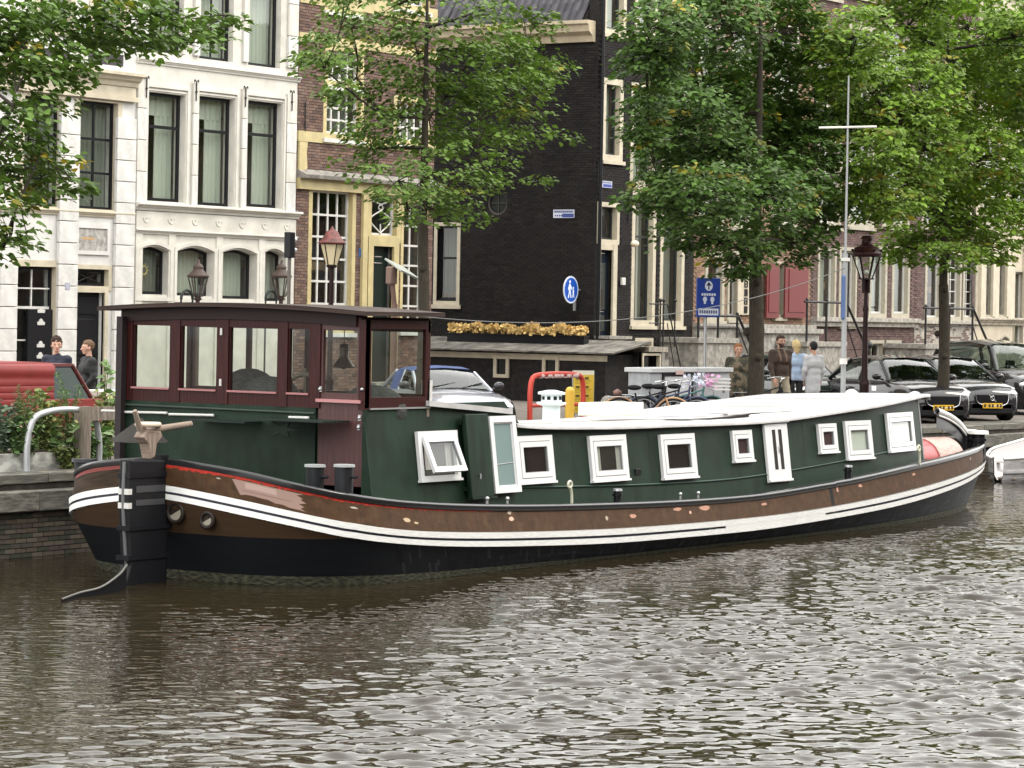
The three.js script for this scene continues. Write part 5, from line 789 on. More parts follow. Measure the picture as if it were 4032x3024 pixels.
    const wy = 3.35, st = []; for (let i = 0; i <= 20; i++) { const t = i / 20; st.push([lerp(XF, x, t), lerp(wy, yMid - 0.25, t) - 1.75 * t * (1 - t), lerp(ZN - 0.5, mz, t)]); }
    part(boat, 'stay_rope', tube(st, 0.007, 5, 60), mt(0.09, 0.09, 0.085, 0.8));
  }
}

// ---------- trees ----------
const DS = 4032 / 2212; // working picture scale for the tables below
const leafMat = phys(1, 1, 1, 0.75, { transmission: 0.4, thickness: 0, specularIntensity: 0.35, side: THREE.DoubleSide });
const leafGeo = (() => { // pointed oval leaf, folded along its midrib
  const p = [[0, 0, 0], [0.3, 0.06, 0.32], [0.62, 0.05, 0.3], [1, -0.08, 0], [0.3, 0.06, -0.32], [0.62, 0.05, -0.3], [0.5, 0, 0]], f = [0, 1, 6, 1, 2, 6, 2, 3, 6, 0, 6, 4, 4, 6, 5, 5, 6, 3];
  const g = new THREE.BufferGeometry(); g.setAttribute('position', new THREE.Float32BufferAttribute(p.flat(), 3)); g.setAttribute('uv', new THREE.Float32BufferAttribute(p.flatMap(q => [q[0], q[2] + 0.5]), 2)); g.setIndex(f); g.computeVertexNormals(); return g;
})();
function limb(pts, r0, r1, s = 7) { // tapered bent limb
  const c = new THREE.CatmullRomCurve3(pts.map(p => V(...p))), n = Math.max(4, pts.length * 4), g = new THREE.TubeGeometry(c, n, 1, s, false), P = g.attributes.position, C = c.getPoints(n), D = c.getSpacedPoints(n);
  for (let i = 0; i <= n; i++) { const q = c.getPointAt(i / n), r = lerp(r0, r1, i / n); for (let j = 0; j <= s; j++) { const k = i * (s + 1) + j, w = 1 + 0.12 * noise.noise(q.y * 4, j * 1.7, q.x * 3); P.setXYZ(k, q.x + (P.getX(k) - q.x) * r * w, q.y + (P.getY(k) - q.y) * r * w, q.z + (P.getZ(k) - q.z) * r * w); } }
  return g;
}
const bark = mt(0.066, 0.056, 0.042, 0.95, { map: rep(gRough, 3, 6), bumpMap: rep(gRough, 4, 8), bumpScale: 0.01 });
// blobs: [x, y, rx, ry] of leafy masses in the working picture; the tree stands at distance n on the quay
function tree(label, trunkPx, n, trunkR, blobs, o) {
  const base = atN(trunkPx[0], trunkPx[1], n)[0], t = thing('tree', label, 'tree', [base, STREET, -n], 0, 'trees along the quay'), scl = atN(trunkPx[0] + 100, 1000, n)[0] - atN(trunkPx[0], 1000, n)[0];
  const bl = blobs.map(([x, y, rx, ry], i) => { const Z = n / ray(x * DS, y * DS)[0], m = Z * DS / F, dn = (rnd() - 0.5) * 2 * (o.deep ?? 1.2), [u, h] = atN(x * DS, y * DS, n + dn); return { u: u - base, y: h - STREET, z: -dn, a: rx * m, b: ry * m }; });
  const fork = o.fork ?? 3.2, lead = o.lead ?? 7.5, lean = o.lean ?? 0;
  part(t, 'trunk', limb([[0, -0.1, 0], [0.03, fork * 0.45, 0.04], [lean * 0.5, fork + 0.1, 0]], trunkR, trunkR * 0.72, 10), bark);
  part(t, 'leader', limb([[lean * 0.5, fork, 0], [lean * 0.6 + 0.08, lerp(fork, lead, 0.3), -0.05], [lean * 0.8 - 0.07, lerp(fork, lead, 0.6), 0.06], [lean, lead, 0]], trunkR * 0.68, trunkR * 0.12, 8), bark);
  const knots = []; for (let i = 0; i < 5; i++) knots.push(sph(trunkR * 0.5, trunkR * 0.75 * Math.cos(i * 2.2), 1 + i * 0.5, trunkR * 0.75 * Math.sin(i * 2.2), 7)); part(t, 'bark_knots', knots, bark);
  const limbs = [], tips = bl.map(() => null), nodes = []; // each mass hangs on the nearest mass that is closer to the trunk
  for (let y = fork * 0.95; y < lead; y += 0.5) nodes.push({ p: [lean * (0.5 + 0.5 * (y - fork) / (lead - fork)), y, 0], d: 0 });
  bl.map((c, i) => [Math.hypot(c.u, c.z), c, i]).sort((a, b) => a[0] - b[0]).forEach(([, c, i]) => {
    const e = [c.u, c.y, c.z]; let q = nodes[0], m = 99; for (const k of nodes) { const l = Math.hypot(k.p[0] - e[0], (k.p[1] - e[1]) * 0.8, k.p[2] - e[2]) + (k.p[1] > e[1] ? 0.6 * (k.p[1] - e[1]) : 0) + 0.25 * k.d; if (l < m) { m = l; q = k; } }
    const mid = [lerp(q.p[0], e[0], 0.5) + rr(-0.1, 0.1), lerp(q.p[1], e[1], 0.4), lerp(q.p[2], e[2], 0.5) + rr(-0.1, 0.1)], r = Math.max(0.014, trunkR * 0.3 * Math.pow(0.62, q.d));
    limbs.push(limb([q.p, mid, e], r, r * 0.5, 6)); tips[i] = [q.p, mid, e]; nodes.push({ p: e, d: q.d + 1 });
  });
  part(t, 'limbs', limbs, bark);
  const sprays = [], twigs = []; let total = 0;
  bl.forEach((c, i) => { const vol = c.a * c.b, k = Math.max(3, Math.round(vol * (o.dense ?? 22))); for (let j = 0; j < k; j++) { let d; do d = V(rr(-1, 1), rr(-1, 1), rr(-1, 1)); while (d.length() > 1); const l = d.length(); d.multiplyScalar(Math.pow(l, 0.6) / Math.max(l, 0.01)); const p = V(c.u + d.x * c.a * 1.08, c.y + d.y * c.b * 1.05, c.z + d.z * c.a * 0.9); const yaw = Math.atan2(p.z, p.x) + rr(-0.6, 0.6); sprays.push([p, yaw, rr(0.75, 1.25)]); if (j % 3 === 0) { const q = tips[i][rnd() < 0.5 ? 1 : 2]; twigs.push(limb([q, [lerp(q[0], p.x, 0.5), lerp(q[1], p.y, 0.45), lerp(q[2], p.z, 0.5)], [p.x, p.y, p.z]], 0.012, 0.004, 4)); } } });
  part(t, 'twigs', twigs, bark);
  const per = o.per ?? 20, N = sprays.length * per, im = new THREE.InstancedMesh(leafGeo, leafMat, N), D = new THREE.Object3D(), col = new THREE.Color(), [cr, cg, cb] = o.color; let k = 0;
  for (const [p, yaw, s] of sprays) {
    const ax = Math.cos(yaw), az = Math.sin(yaw), tint = rr(0.7, 1.3), yl = rnd() < (o.yellow ?? 0.06) ? rr(0.3, 1) : 0;
    for (let i = 0; i < per; i++) {
      const al = rr(-0.28, 0.34) * s, ac = rr(-0.26, 0.26) * s * (1 - Math.abs(al) * 1.2), up = rr(-0.07, 0.07) - 0.5 * al * Math.abs(al) - 0.3 * Math.abs(ac);
      D.position.set(p.x + ax * al - az * ac, p.y + up, p.z + az * al + ax * ac); D.rotation.set(rr(-0.7, 0.7), -yaw + (ac > 0 ? -0.9 : 0.9) + rr(-0.7, 0.7), rr(-0.75, 0.15), 'YXZ'); D.scale.setScalar((o.leaf ?? 0.11) * rr(0.55, 1.35)); D.updateMatrix(); im.setMatrixAt(k, D.matrix);
      const v = tint * rr(0.7, 1.3); im.setColorAt(k++, col.setRGB(clamp(lerp(cr, 0.3, yl) * v, 0, 1), clamp(lerp(cg, 0.24, yl) * v, 0, 1), clamp(cb * v, 0, 1)));
    }
  }
  im.name = 'crown'; im.userData = { kind: 'stuff' }; t.add(im); return t;
}
const T1 = tree('young open crowned tree beside the black side wall, branches showing', [1660, 1150], 28.3, 0.12, [[700, 150, 55, 60], [680, 90, 45, 45], [760, 60, 80, 55], [770, 170, 80, 70], [830, 250, 85, 70], [800, 320, 55, 50], [860, 390, 70, 60], [900, 110, 80, 80], [930, 250, 80, 90], [960, 380, 80, 70], [1000, 455, 60, 30], [880, 450, 45, 35], [1000, 150, 80, 80], [1040, 260, 90, 70], [1045, 360, 50, 50], [1100, 120, 90, 60], [1175, 150, 50, 45], [1130, 200, 75, 55], [1110, 260, 60, 50], [1020, 30, 80, 40], [1150, 50, 60, 40], [1165, 378, 28, 16], [1205, 290, 26, 18], [860, 10, 60, 40], [950, -60, 120, 60], [750, -40, 90, 50]], { color: [0.095, 0.165, 0.022], dense: 92, per: 24, leaf: 0.105, fork: 3.7, lead: 8.2, deep: 0.9, yellow: 0.03 });
tree('dense dark green tree standing behind the jacketed man', [2972, 1250], 28.3, 0.19, [[1430, 60, 85, 70], [1560, 50, 110, 80], [1700, 60, 90, 80], [1400, 150, 65, 60], [1520, 170, 110, 80], [1660, 180, 110, 80], [1400, 260, 55, 60], [1510, 290, 110, 80], [1640, 300, 110, 80], [1760, 330, 80, 70], [1425, 420, 70, 50], [1520, 420, 100, 70], [1650, 430, 110, 70], [1780, 450, 75, 55], [1500, 505, 75, 40], [1600, 535, 80, 40], [1720, 525, 75, 40], [1600, 575, 45, 22], [1560, -60, 130, 70], [1470, 230, 80, 60], [1580, 240, 90, 60], [1590, 360, 90, 60], [1700, 260, 90, 60], [1460, 350, 70, 55], [1710, 390, 80, 55], [1790, 130, 70, 70], [1800, 240, 60, 60]], { color: [0.066, 0.13, 0.018], dense: 190, per: 20, leaf: 0.125, fork: 3.0, lead: 9, deep: 1.5, yellow: 0.03 });
tree('bright yellow green tree standing among the parked black cars', [3712, 1250], 28.3, 0.15, [[1850, 80, 85, 70], [1960, 60, 100, 80], [2090, 60, 110, 80], [2190, 80, 80, 90], [1880, 200, 75, 70], [1990, 190, 100, 80], [2110, 210, 100, 80], [2200, 260, 60, 80], [1900, 330, 65, 60], [2000, 320, 100, 70], [2120, 340, 100, 70], [2190, 420, 55, 55], [1905, 440, 70, 50], [2000, 460, 100, 65], [2110, 470, 90, 55], [1950, 535, 65, 35], [2050, 550, 75, 32], [2140, 535, 55, 35], [2000, -60, 140, 70], [1820, 150, 60, 70], [1840, 270, 60, 60], [1850, 390, 55, 50], [1950, 260, 80, 60], [2050, 270, 80, 60], [2060, 400, 80, 55], [1960, 400, 70, 55], [2160, 150, 80, 70], [2050, 130, 90, 60]], { color: [0.15, 0.25, 0.022], dense: 150, per: 20, leaf: 0.13, fork: 3.0, lead: 9, deep: 1.5, yellow: 0.05 });
tree('tree overhanging from beside the white houses, its trunk out of view', [-640, 1250], 28.6, 0.2, [[40, 60, 80, 80], [140, 50, 90, 65], [260, 40, 80, 55], [360, 45, 70, 45], [440, 45, 55, 35], [490, 32, 30, 24], [60, 150, 60, 55], [150, 140, 45, 45], [30, 230, 40, 40], [60, 300, 50, 40], [20, 380, 55, 55], [90, 385, 55, 30], [145, 400, 40, 18], [30, 470, 45, 45], [60, 515, 35, 16], [90, 330, 40, 25], [5, 535, 28, 26], [230, 95, 55, 34], [110, 220, 28, 22], [330, 90, 36, 18], [430, 92, 26, 16], [-80, 200, 120, 160], [-150, 50, 160, 120], [-120, 420, 110, 110]], { color: [0.08, 0.145, 0.02], dense: 130, per: 20, leaf: 0.125, fork: 3.2, lead: 8.5, deep: 1.0, yellow: 0.04 });
tree('tree further along the quay behind the black van', [4240, 1250], 28.5, 0.16, [[2230, 120, 90, 90], [2290, 250, 90, 90], [2260, 400, 80, 80], [2350, 100, 100, 100], [2350, 350, 90, 100], [2240, 500, 50, 40]], { color: [0.11, 0.2, 0.025], dense: 90, per: 18, leaf: 0.15, fork: 3, lead: 8, deep: 1.4 });
// trees of the opposite bank, seen only as reflections in panes
[[6, 7], [20, 6.4], [34, 7.2], [48, 6.6], [62, 7], [76, 6.5], [90, 7], [104, 6.6], [118, 7], [133, 6.8]].forEach(([u, z], k) => { const c = copyThing(T1, 'tall tree on the opposite bank behind the viewer', [u, 0.95, z], k * 1.3, 1.75); c.userData.group = 'trees of the opposite bank'; });

// ---------- street furniture ----------
const uAt = (px, py, n) => atN(px, py, n)[0], hAt = (px, py, n) => atN(px, py, n)[1] - STREET;
const maroon = mt(0.016, 0.006, 0.006, 0.4);
{ // the lamp behind the wheelhouse: red cap, cream panes
  const n = 35.5, px = 1305, o = thing('street_lamp', 'street lamp with weathered red cap and cream glass before the brick house', 'street lamp', [uAt(px, 1100, n), STREET, -n]), yb = hAt(1308, 1048, n), yt = hAt(1308, 905, n), h = yt - yb;
  part(o, 'post', [cyl(0.1, 0.075, 0.8, 0, 0, 0), cyl(0.06, 0.045, yb - 0.8, 0, 0.8, 0), cyl(0.09, 0.09, 0.08, 0, 0.8, 0)], maroon);
  const s = 6, lan = part(o, 'lantern_frame', [lathe([[0.1, 0], [0.12, 0.03], [0.1, 0.06]], s).translate(0, yb - 0.03, 0), ...Array.from({ length: 6 }, (_, k) => { const a = k / 6 * 6.28; return bar([0.12 * Math.cos(a), yb + 0.03, 0.12 * Math.sin(a)], [0.24 * Math.cos(a), yb + h * 0.62, 0.24 * Math.sin(a)], 0.012, 0.012, 5); })], maroon);
  for (let k = 0; k < 6; k++) { const a = k / 6 * 6.28, b = (k + 1) / 6 * 6.28; part(lan, 'pane', sheet([[[0.118 * Math.cos(a), yb + 0.03, 0.118 * Math.sin(a)], [0.118 * Math.cos(b), yb + 0.03, 0.118 * Math.sin(b)]], [[0.235 * Math.cos(a), yb + h * 0.62, 0.235 * Math.sin(a)], [0.235 * Math.cos(b), yb + h * 0.62, 0.235 * Math.sin(b)]]]), mt(0.6, 0.52, 0.33, 0.5, { side: THREE.DoubleSide })); }
  part(o, 'cap', lathe([[0.25, -0.02], [0.31, 0], [0.29, 0.03], [0.17, 0.16], [0.13, 0.24], [0.05, 0.28], [0.02, 0.33], [0, 0.36]], 6).translate(0, yb + h * 0.62, 0), mt(0.17, 0.042, 0.034, 0.6, { map: rep(gDirt, 2) }));
}
{ // tall crowned lamp beside the mast
  const n = 28.0, px = 3408, o = thing('street_lamp', 'ornate dark red street lamp with clear six sided lantern by the cars', 'street lamp', [uAt(px, 1250, n), STREET, -n]), yb = hAt(3412, 1098, n), yt = hAt(3418, 935, n), h = yt - yb;
  part(o, 'post', [lathe([[0.16, 0], [0.16, 0.25], [0.11, 0.35], [0.1, 0.9], [0.13, 0.95], [0.07, 1.05], [0.05, yb - 0.7], [0.07, yb - 0.65], [0.045, yb - 0.55], [0.04, yb - 0.25]], 14)], maroon);
  part(o, 'bracket', [BB(-0.09, 0.09, yb - 0.3, yb, -0.015, 0.015), BB(-0.015, 0.015, yb - 0.3, yb, -0.09, 0.09), B(0.24, 0.03, 0.24, 0, yb, 0)], maroon);
  const lan = part(o, 'lantern_frame', [...Array.from({ length: 6 }, (_, k) => { const a = k / 6 * 6.28; return bar([0.12 * Math.cos(a), yb, 0.12 * Math.sin(a)], [0.29 * Math.cos(a), yb + h * 0.55, 0.29 * Math.sin(a)], 0.014, 0.014, 5); }), new THREE.TorusGeometry(0.3, 0.018, 6, 6).rotateX(PI / 2).translate(0, yb + h * 0.55, 0)], maroon);
  for (let k = 0; k < 6; k++) { const a = k / 6 * 6.28, b = (k + 1) / 6 * 6.28; part(lan, 'pane', sheet([[[0.118 * Math.cos(a), yb, 0.118 * Math.sin(a)], [0.118 * Math.cos(b), yb, 0.118 * Math.sin(b)]], [[0.285 * Math.cos(a), yb + h * 0.55, 0.285 * Math.sin(a)], [0.285 * Math.cos(b), yb + h * 0.55, 0.285 * Math.sin(b)]]]), M.glass); }
  part(o, 'cap', lathe([[0.29, 0], [0.34, 0.03], [0.3, 0.08], [0.26, 0.17], [0.2, 0.2], [0.12, 0.24], [0.1, 0.34], [0.14, 0.36], [0.1, 0.42], [0, 0.45]], 12).translate(0, yb + h * 0.55, 0), mt(0.04, 0.014, 0.013, 0.3));
  part(o, 'crown_spikes', Array.from({ length: 6 }, (_, k) => sph(0.03, 0.3 * Math.cos(k * 1.047), yb + h * 0.55 + 0.12, 0.3 * Math.sin(k * 1.047), 6)), maroon);
  part(o, 'lamp_bulb', sph(0.05, 0, yb + 0.14, 0, 10), mt(0.75, 0.74, 0.65, 0.3));
}
[[780, 'brown carriage lantern on a railing post before the arched windows, second window'], [1108, 'brown carriage lantern on a railing post at the brick house corner']].forEach(([px, label]) => {
  const n = 38.6, o = thing('carriage_lantern', label, 'lantern', [uAt(px, 1100, n), STREET, -n], 0, 'carriage lanterns on railing posts'), yb = hAt(px, 1168, n), yt = hAt(px, 1020, n), h = yt - yb, br = mt(0.06, 0.042, 0.034, 0.5);
  part(o, 'post', [cyl(0.05, 0.045, yb - 0.02, 0, 0, 0), lathe([[0.05, 0], [0.1, 0.03], [0.06, 0.06], [0.1, 0.1]], 10).translate(0, yb - 0.08, 0)], br);
  const f = part(o, 'lantern_frame', Array.from({ length: 6 }, (_, k) => { const a = k / 6 * 6.28; return bar([0.1 * Math.cos(a), yb, 0.1 * Math.sin(a)], [0.2 * Math.cos(a), yb + h * 0.5, 0.2 * Math.sin(a)], 0.014, 0.014, 5); }), br);
  for (let k = 0; k < 6; k++) { const a = k / 6 * 6.28, b = (k + 1) / 6 * 6.28; part(f, 'pane', sheet([[[0.098 * Math.cos(a), yb, 0.098 * Math.sin(a)], [0.098 * Math.cos(b), yb, 0.098 * Math.sin(b)]], [[0.195 * Math.cos(a), yb + h * 0.5, 0.195 * Math.sin(a)], [0.195 * Math.cos(b), yb + h * 0.5, 0.195 * Math.sin(b)]]]), M.glass); }
  part(o, 'cap', lathe([[0.2, 0], [0.24, 0.03], [0.2, 0.07], [0.12, 0.15], [0.1, 0.2], [0.12, 0.22], [0.07, 0.28], [0.03, 0.3], [0.03, 0.36], [0, 0.39]], 12).translate(0, yb + h * 0.5, 0), br);
  part(o, 'scroll_rail', [new THREE.TorusGeometry(0.18, 0.03, 6, 16, PI).translate(-0.34, yb - 0.06, 0), bar([-0.52, 0, 0], [-0.52, yb - 0.06, 0], 0.02), bar([-0.16, yb - 0.5, 0], [-0.16, yb - 0.06, 0], 0.02)], mt(0.025, 0.03, 0.028, 0.5));
});
{ const n = 35, px = 1139, o = thing('traffic_signal', 'back of a small black traffic signal on a thin pole', 'traffic signal', [uAt(px, 1050, n), STREET, -n]), y = hAt(px, 985, n); part(o, 'pole', cyl(0.04, 0.035, y + 0.3, 0, 0, 0), mt(0.1, 0.09, 0.08, 0.5)); part(o, 'signal_box', RB(0.16, 0.5, 0.16, 0.02, 0, y + 0.1, 0), M.blackPaint); part(o, 'lens_hood', [cyl(0.06, 0.05, 0.1, 0, 0, 0).rotateZ(-PI / 2).translate(0.08, y + 0.2, 0), cyl(0.06, 0.05, 0.1, 0, 0, 0).rotateZ(-PI / 2).translate(0.08, y, 0)], M.steel); }
{ const n = 33, px = 1555, o = thing('parking_machine', 'slanted grey solar panel on a curved brown pole before the yellow door', 'parking machine', [uAt(px, 1150, n), STREET, -n]), y = hAt(px, 1075, n); part(o, 'pole', [cyl(0.07, 0.06, y - 0.6, 0, 0, 0), tube([[0, y - 0.65, 0], [-0.06, y - 0.35, 0], [-0.1, y - 0.1, 0]], 0.05, 8)], mt(0.14, 0.08, 0.06, 0.6)); part(o, 'panel_housing', RB(0.22, 0.34, 0.14, 0.03, -0.12, y - 0.05, 0), mt(0.16, 0.1, 0.08, 0.6)); part(o, 'solar_panel', RB(0.62, 0.04, 0.5, 0.01).rotateX(0.5).rotateZ(-0.25).translate(0.15, y + 0.08, 0.05), mt(0.28, 0.3, 0.26, 0.4)); }
{ // blue round pedestrian sign on the black wall
  const c = atU(2247, 1141, BU - 0.55), o = thing('pedestrian_sign', 'round blue sign of walking adult and child on the black wall', 'traffic sign', [BU - 0.55, c[1], -c[0]]), r = 0.36;
  part(o, 'disc', new THREE.CylinderGeometry(r, r, 0.02, 40).rotateX(PI / 2), mt(0.7, 0.7, 0.7, 0.4));
  part(o, 'sign_face', new THREE.CircleGeometry(r - 0.005, 40).translate(0, 0, 0.013), new THREE.MeshStandardMaterial({ roughness: 0.35, map: canvasTex(256, 256, (x) => {
    x.fillStyle = '#c9d2ea'; x.fillRect(0, 0, 256, 256); x.fillStyle = '#1c4fae'; x.beginPath(); x.arc(128, 128, 114, 0, 7); x.fill(); x.fillStyle = '#e3e9f4'; x.strokeStyle = '#e3e9f4'; x.lineCap = 'round'; x.lineWidth = 20;
    x.beginPath(); x.arc(108, 52, 15, 0, 7); x.fill(); x.lineWidth = 30; x.beginPath(); x.moveTo(106, 84); x.lineTo(104, 128); x.stroke(); x.lineWidth = 16; x.beginPath(); x.moveTo(104, 128); x.lineTo(84, 200); x.moveTo(108, 128); x.lineTo(128, 198); x.moveTo(112, 84); x.lineTo(142, 122); x.moveTo(96, 86); x.lineTo(84, 122); x.stroke();
    x.beginPath(); x.arc(168, 110, 11, 0, 7); x.fill(); x.lineWidth = 22; x.beginPath(); x.moveTo(168, 134); x.lineTo(168, 158); x.stroke(); x.lineWidth = 11; x.beginPath(); x.moveTo(166, 158); x.lineTo(156, 198); x.moveTo(170, 158); x.lineTo(180, 198); x.stroke(); }) }));
  part(o, 'bracket', [BB(0.22, 0.3, -0.55, 0.15, -0.06, -0.015), bar([0.26, 0, -0.04], [0.56, 0, -0.04], 0.025)], M.steel);
}
{ // blue direction sign on a grey pole
  const n = 30.5, px = 2788, [u, y] = atN(px, 1172, n), o = thing('direction_sign', 'blue and white direction sign with arrow on a grey pole', 'sign', [u, STREET, -n], -0.6), h = y - STREET;
  part(o, 'pole', cyl(0.035, 0.03, h + 0.3, -0.02, 0, -0.06), M.steel); part(o, 'sign_board', RB(0.54, 0.82, 0.05, 0.01, 0, h, 0), mt(0.03, 0.06, 0.22, 0.4));
  part(o, 'sign_face', new THREE.PlaneGeometry(0.52, 0.8).translate(0, h, 0.028), new THREE.MeshStandardMaterial({ roughness: 0.35, map: canvasTex(256, 342, x => {
    x.fillStyle = '#1d3f97'; x.fillRect(0, 0, 256, 342); x.fillStyle = '#d9deea'; x.beginPath(); x.arc(128, 66, 44, 0, 7); x.fill(); x.fillStyle = '#1b2c50'; x.fillRect(121, 56, 14, 44); x.beginPath(); x.moveTo(98, 64); x.lineTo(128, 30); x.lineTo(158, 64); x.fill();
    x.fillStyle = '#d9deea'; for (let i = 0; i < 6; i++) x.fillRect(46 + i * 28, 132, 22, 22); for (const cx of [86, 170]) { x.beginPath(); x.arc(cx, 186, 24, 0, 7); x.fill(); x.fillRect(cx - 12, 196, 24, 32); } x.fillRect(14, 268, 228, 60); x.fillStyle = '#44507c'; for (let i = 0; i < 8; i++) x.fillRect(26 + i * 26, 284, 18, 28); }) }));
}
{ // utility cabinets behind the boat
  const n = 29.2, gm = mt(0.42, 0.44, 0.46, 0.5, { map: rep(gSoft, 1) });
  const box = (pa, pb, py, label) => { const u0 = uAt(pa, 1500, n), u1 = uAt(pb, 1500, n), h = hAt(pb, py, n), o = thing('utility_cabinet', label, 'cabinet', [u0, STREET, -n]), w = u1 - u0; part(o, 'body', RB(w, h - 0.08, 0.5, 0.01, w / 2, (h - 0.08) / 2, -0.25), gm); part(o, 'lid', RB(w + 0.12, 0.09, 0.62, 0.015, w / 2, h - 0.04, -0.25), mt(0.5, 0.51, 0.52, 0.5)); return [o, w, h]; };
  let [o, w, h] = box(2560, 2735, 1448, 'grey utility cabinet with dark framed panel behind the bicycles'); part(o, 'display_panel', BB(0.5, w - 0.15, 0.2, h - 0.15, 0, 0.012), mt(0.5, 0.51, 0.53, 0.4)); part(o, 'panel_frame', ring(0.44, w - 0.08, 0.14, h - 0.1, 0.06, 0.03, 0), M.blackPaint); part(o, 'label_plate', BB(w * 0.5, w * 0.68, h - 0.13, h - 0.05, 0.065, 0.07), mt(0.5, 0.35, 0.32, 0.5));
  [o, w, h] = box(2742, 2872, 1448, 'grey utility cabinet with plain doors beside the camouflage jacket'); for (let k = 0; k < 2; k++) part(o, 'cabinet_door', RB(w / 2 - 0.03, h - 0.25, 0.02, 0.005, w * (0.25 + 0.5 * k), (h - 0.1) / 2, 0.005), gm); part(o, 'lock_plate', BB(w * 0.78, w * 0.83, h * 0.6, h * 0.72, 0.015, 0.025), mt(0.1, 0.1, 0.12, 0.5));
}
{ // red tubular guard rail, yellow post, yellow notice board, stones
  const n = 30, u0 = uAt(2088, 1600, n), u1 = uAt(2294, 1600, n), w = u1 - u0, h = hAt(2190, 1478, n), o = thing('guard_rail', 'red tubular guard rail with flaking white tape on top', 'guard rail', [u0, STREET, -n]), redM = mt(0.5, 0.05, 0.03, 0.45);
  part(o, 'rail_tube', [tube([[0, 0, 0], [0, h - 0.2, 0], [0.06, h - 0.05, 0], [0.2, h, 0], [w - 0.2, h, 0], [w - 0.06, h - 0.05, 0], [w, h - 0.2, 0], [w, 0, 0]], 0.05, 10, 60), bar([0, h * 0.5, 0], [w, h * 0.5, 0], 0.035)], redM);
  for (let k = 0; k < 6; k++) part(o, 'tape_patch', cyl(0.054, 0.054, 0.1 + (k % 3) * 0.05, 0, 0, 0, 12).rotateZ(-PI / 2).translate(0.3 + k * 0.22, h, 0), mt(0.65, 0.5, 0.48, 0.7));
  const n2 = 29, p = thing('yellow_post', 'small rounded yellow post in front of the red guard rail', 'post', [uAt(2243, 1600, n2), STREET, -n2]), hp = hAt(2243, 1528, n2); part(p, 'post_shaft', cyl(0.085, 0.085, hp - 0.06, 0, 0, 0, 18), mt(0.6, 0.36, 0.04, 0.5)); part(p, 'post_cap', sph(0.085, 0, hp - 0.06, 0, 16), mt(0.62, 0.38, 0.05, 0.5));
  const n3 = 30.6, nb = thing('notice_board', 'yellow notice board with small pictograms behind the red rail', 'notice board', [uAt(2297, 1550, n3), STREET, -n3], -0.5), y1 = hAt(2300, 1458, n3);
  part(nb, 'board', BB(-0.24, 0.24, y1 - 0.85, y1, -0.03, 0), mt(0.3, 0.3, 0.28, 0.6)); part(nb, 'notice_face', new THREE.PlaneGeometry(0.46, 0.82).translate(0, y1 - 0.42, 0.004), new THREE.MeshStandardMaterial({ roughness: 0.5, map: canvasTex(128, 228, x => { x.fillStyle = '#d2b13a'; x.fillRect(0, 0, 128, 228); x.fillStyle = '#d8d4c0'; x.fillRect(0, 0, 128, 22); x.fillStyle = '#5a4c1c'; for (let r = 0; r < 4; r++) for (let k = 0; k < 2; k++) { x.fillRect(14 + k * 56, 34 + r * 48, 26, 14); x.fillStyle = '#8d7a2c'; for (let l = 0; l < 3; l++) x.fillRect(12 + k * 56, 52 + r * 48 + l * 8, 44 - l * 8, 3); x.fillStyle = '#5a4c1c'; } }) })); part(nb, 'leg', [bar([-0.2, 0, -0.015], [-0.2, y1 - 0.85, -0.015], 0.025), bar([0.2, 0, -0.015], [0.2, y1 - 0.85, -0.015], 0.025)], M.steel);
  const s = thing('stone_bollard', 'rounded pale stone bollard beside the lean-to', 'bollard', [uAt(2393, 1600, 30), STREET, -30]), hs = hAt(2393, 1560, 30); part(s, 'stone_shaft', cyl(0.15, 0.14, hs - 0.12, 0, 0, 0), M.stone); part(s, 'stone_head', sph(0.145, 0, hs - 0.13, 0, 16), M.stone);
  const a = thing('street_post', 'thin dark red cast iron post beside the stone bollard', 'bollard', [uAt(2430, 1600, 30.2), STREET, -30.2]), ha = hAt(2430, 1528, 30.2); part(a, 'post_shaft', lathe([[0.09, 0], [0.08, 0.1], [0.06, ha - 0.25], [0.075, ha - 0.2], [0.05, ha - 0.15]], 14), maroon); part(a, 'post_knob', lathe([[0.05, 0], [0.08, 0.03], [0.085, 0.09], [0, 0.14]], 14).translate(0, ha - 0.15, 0), mt(0.22, 0.12, 0.1, 0.5));
}
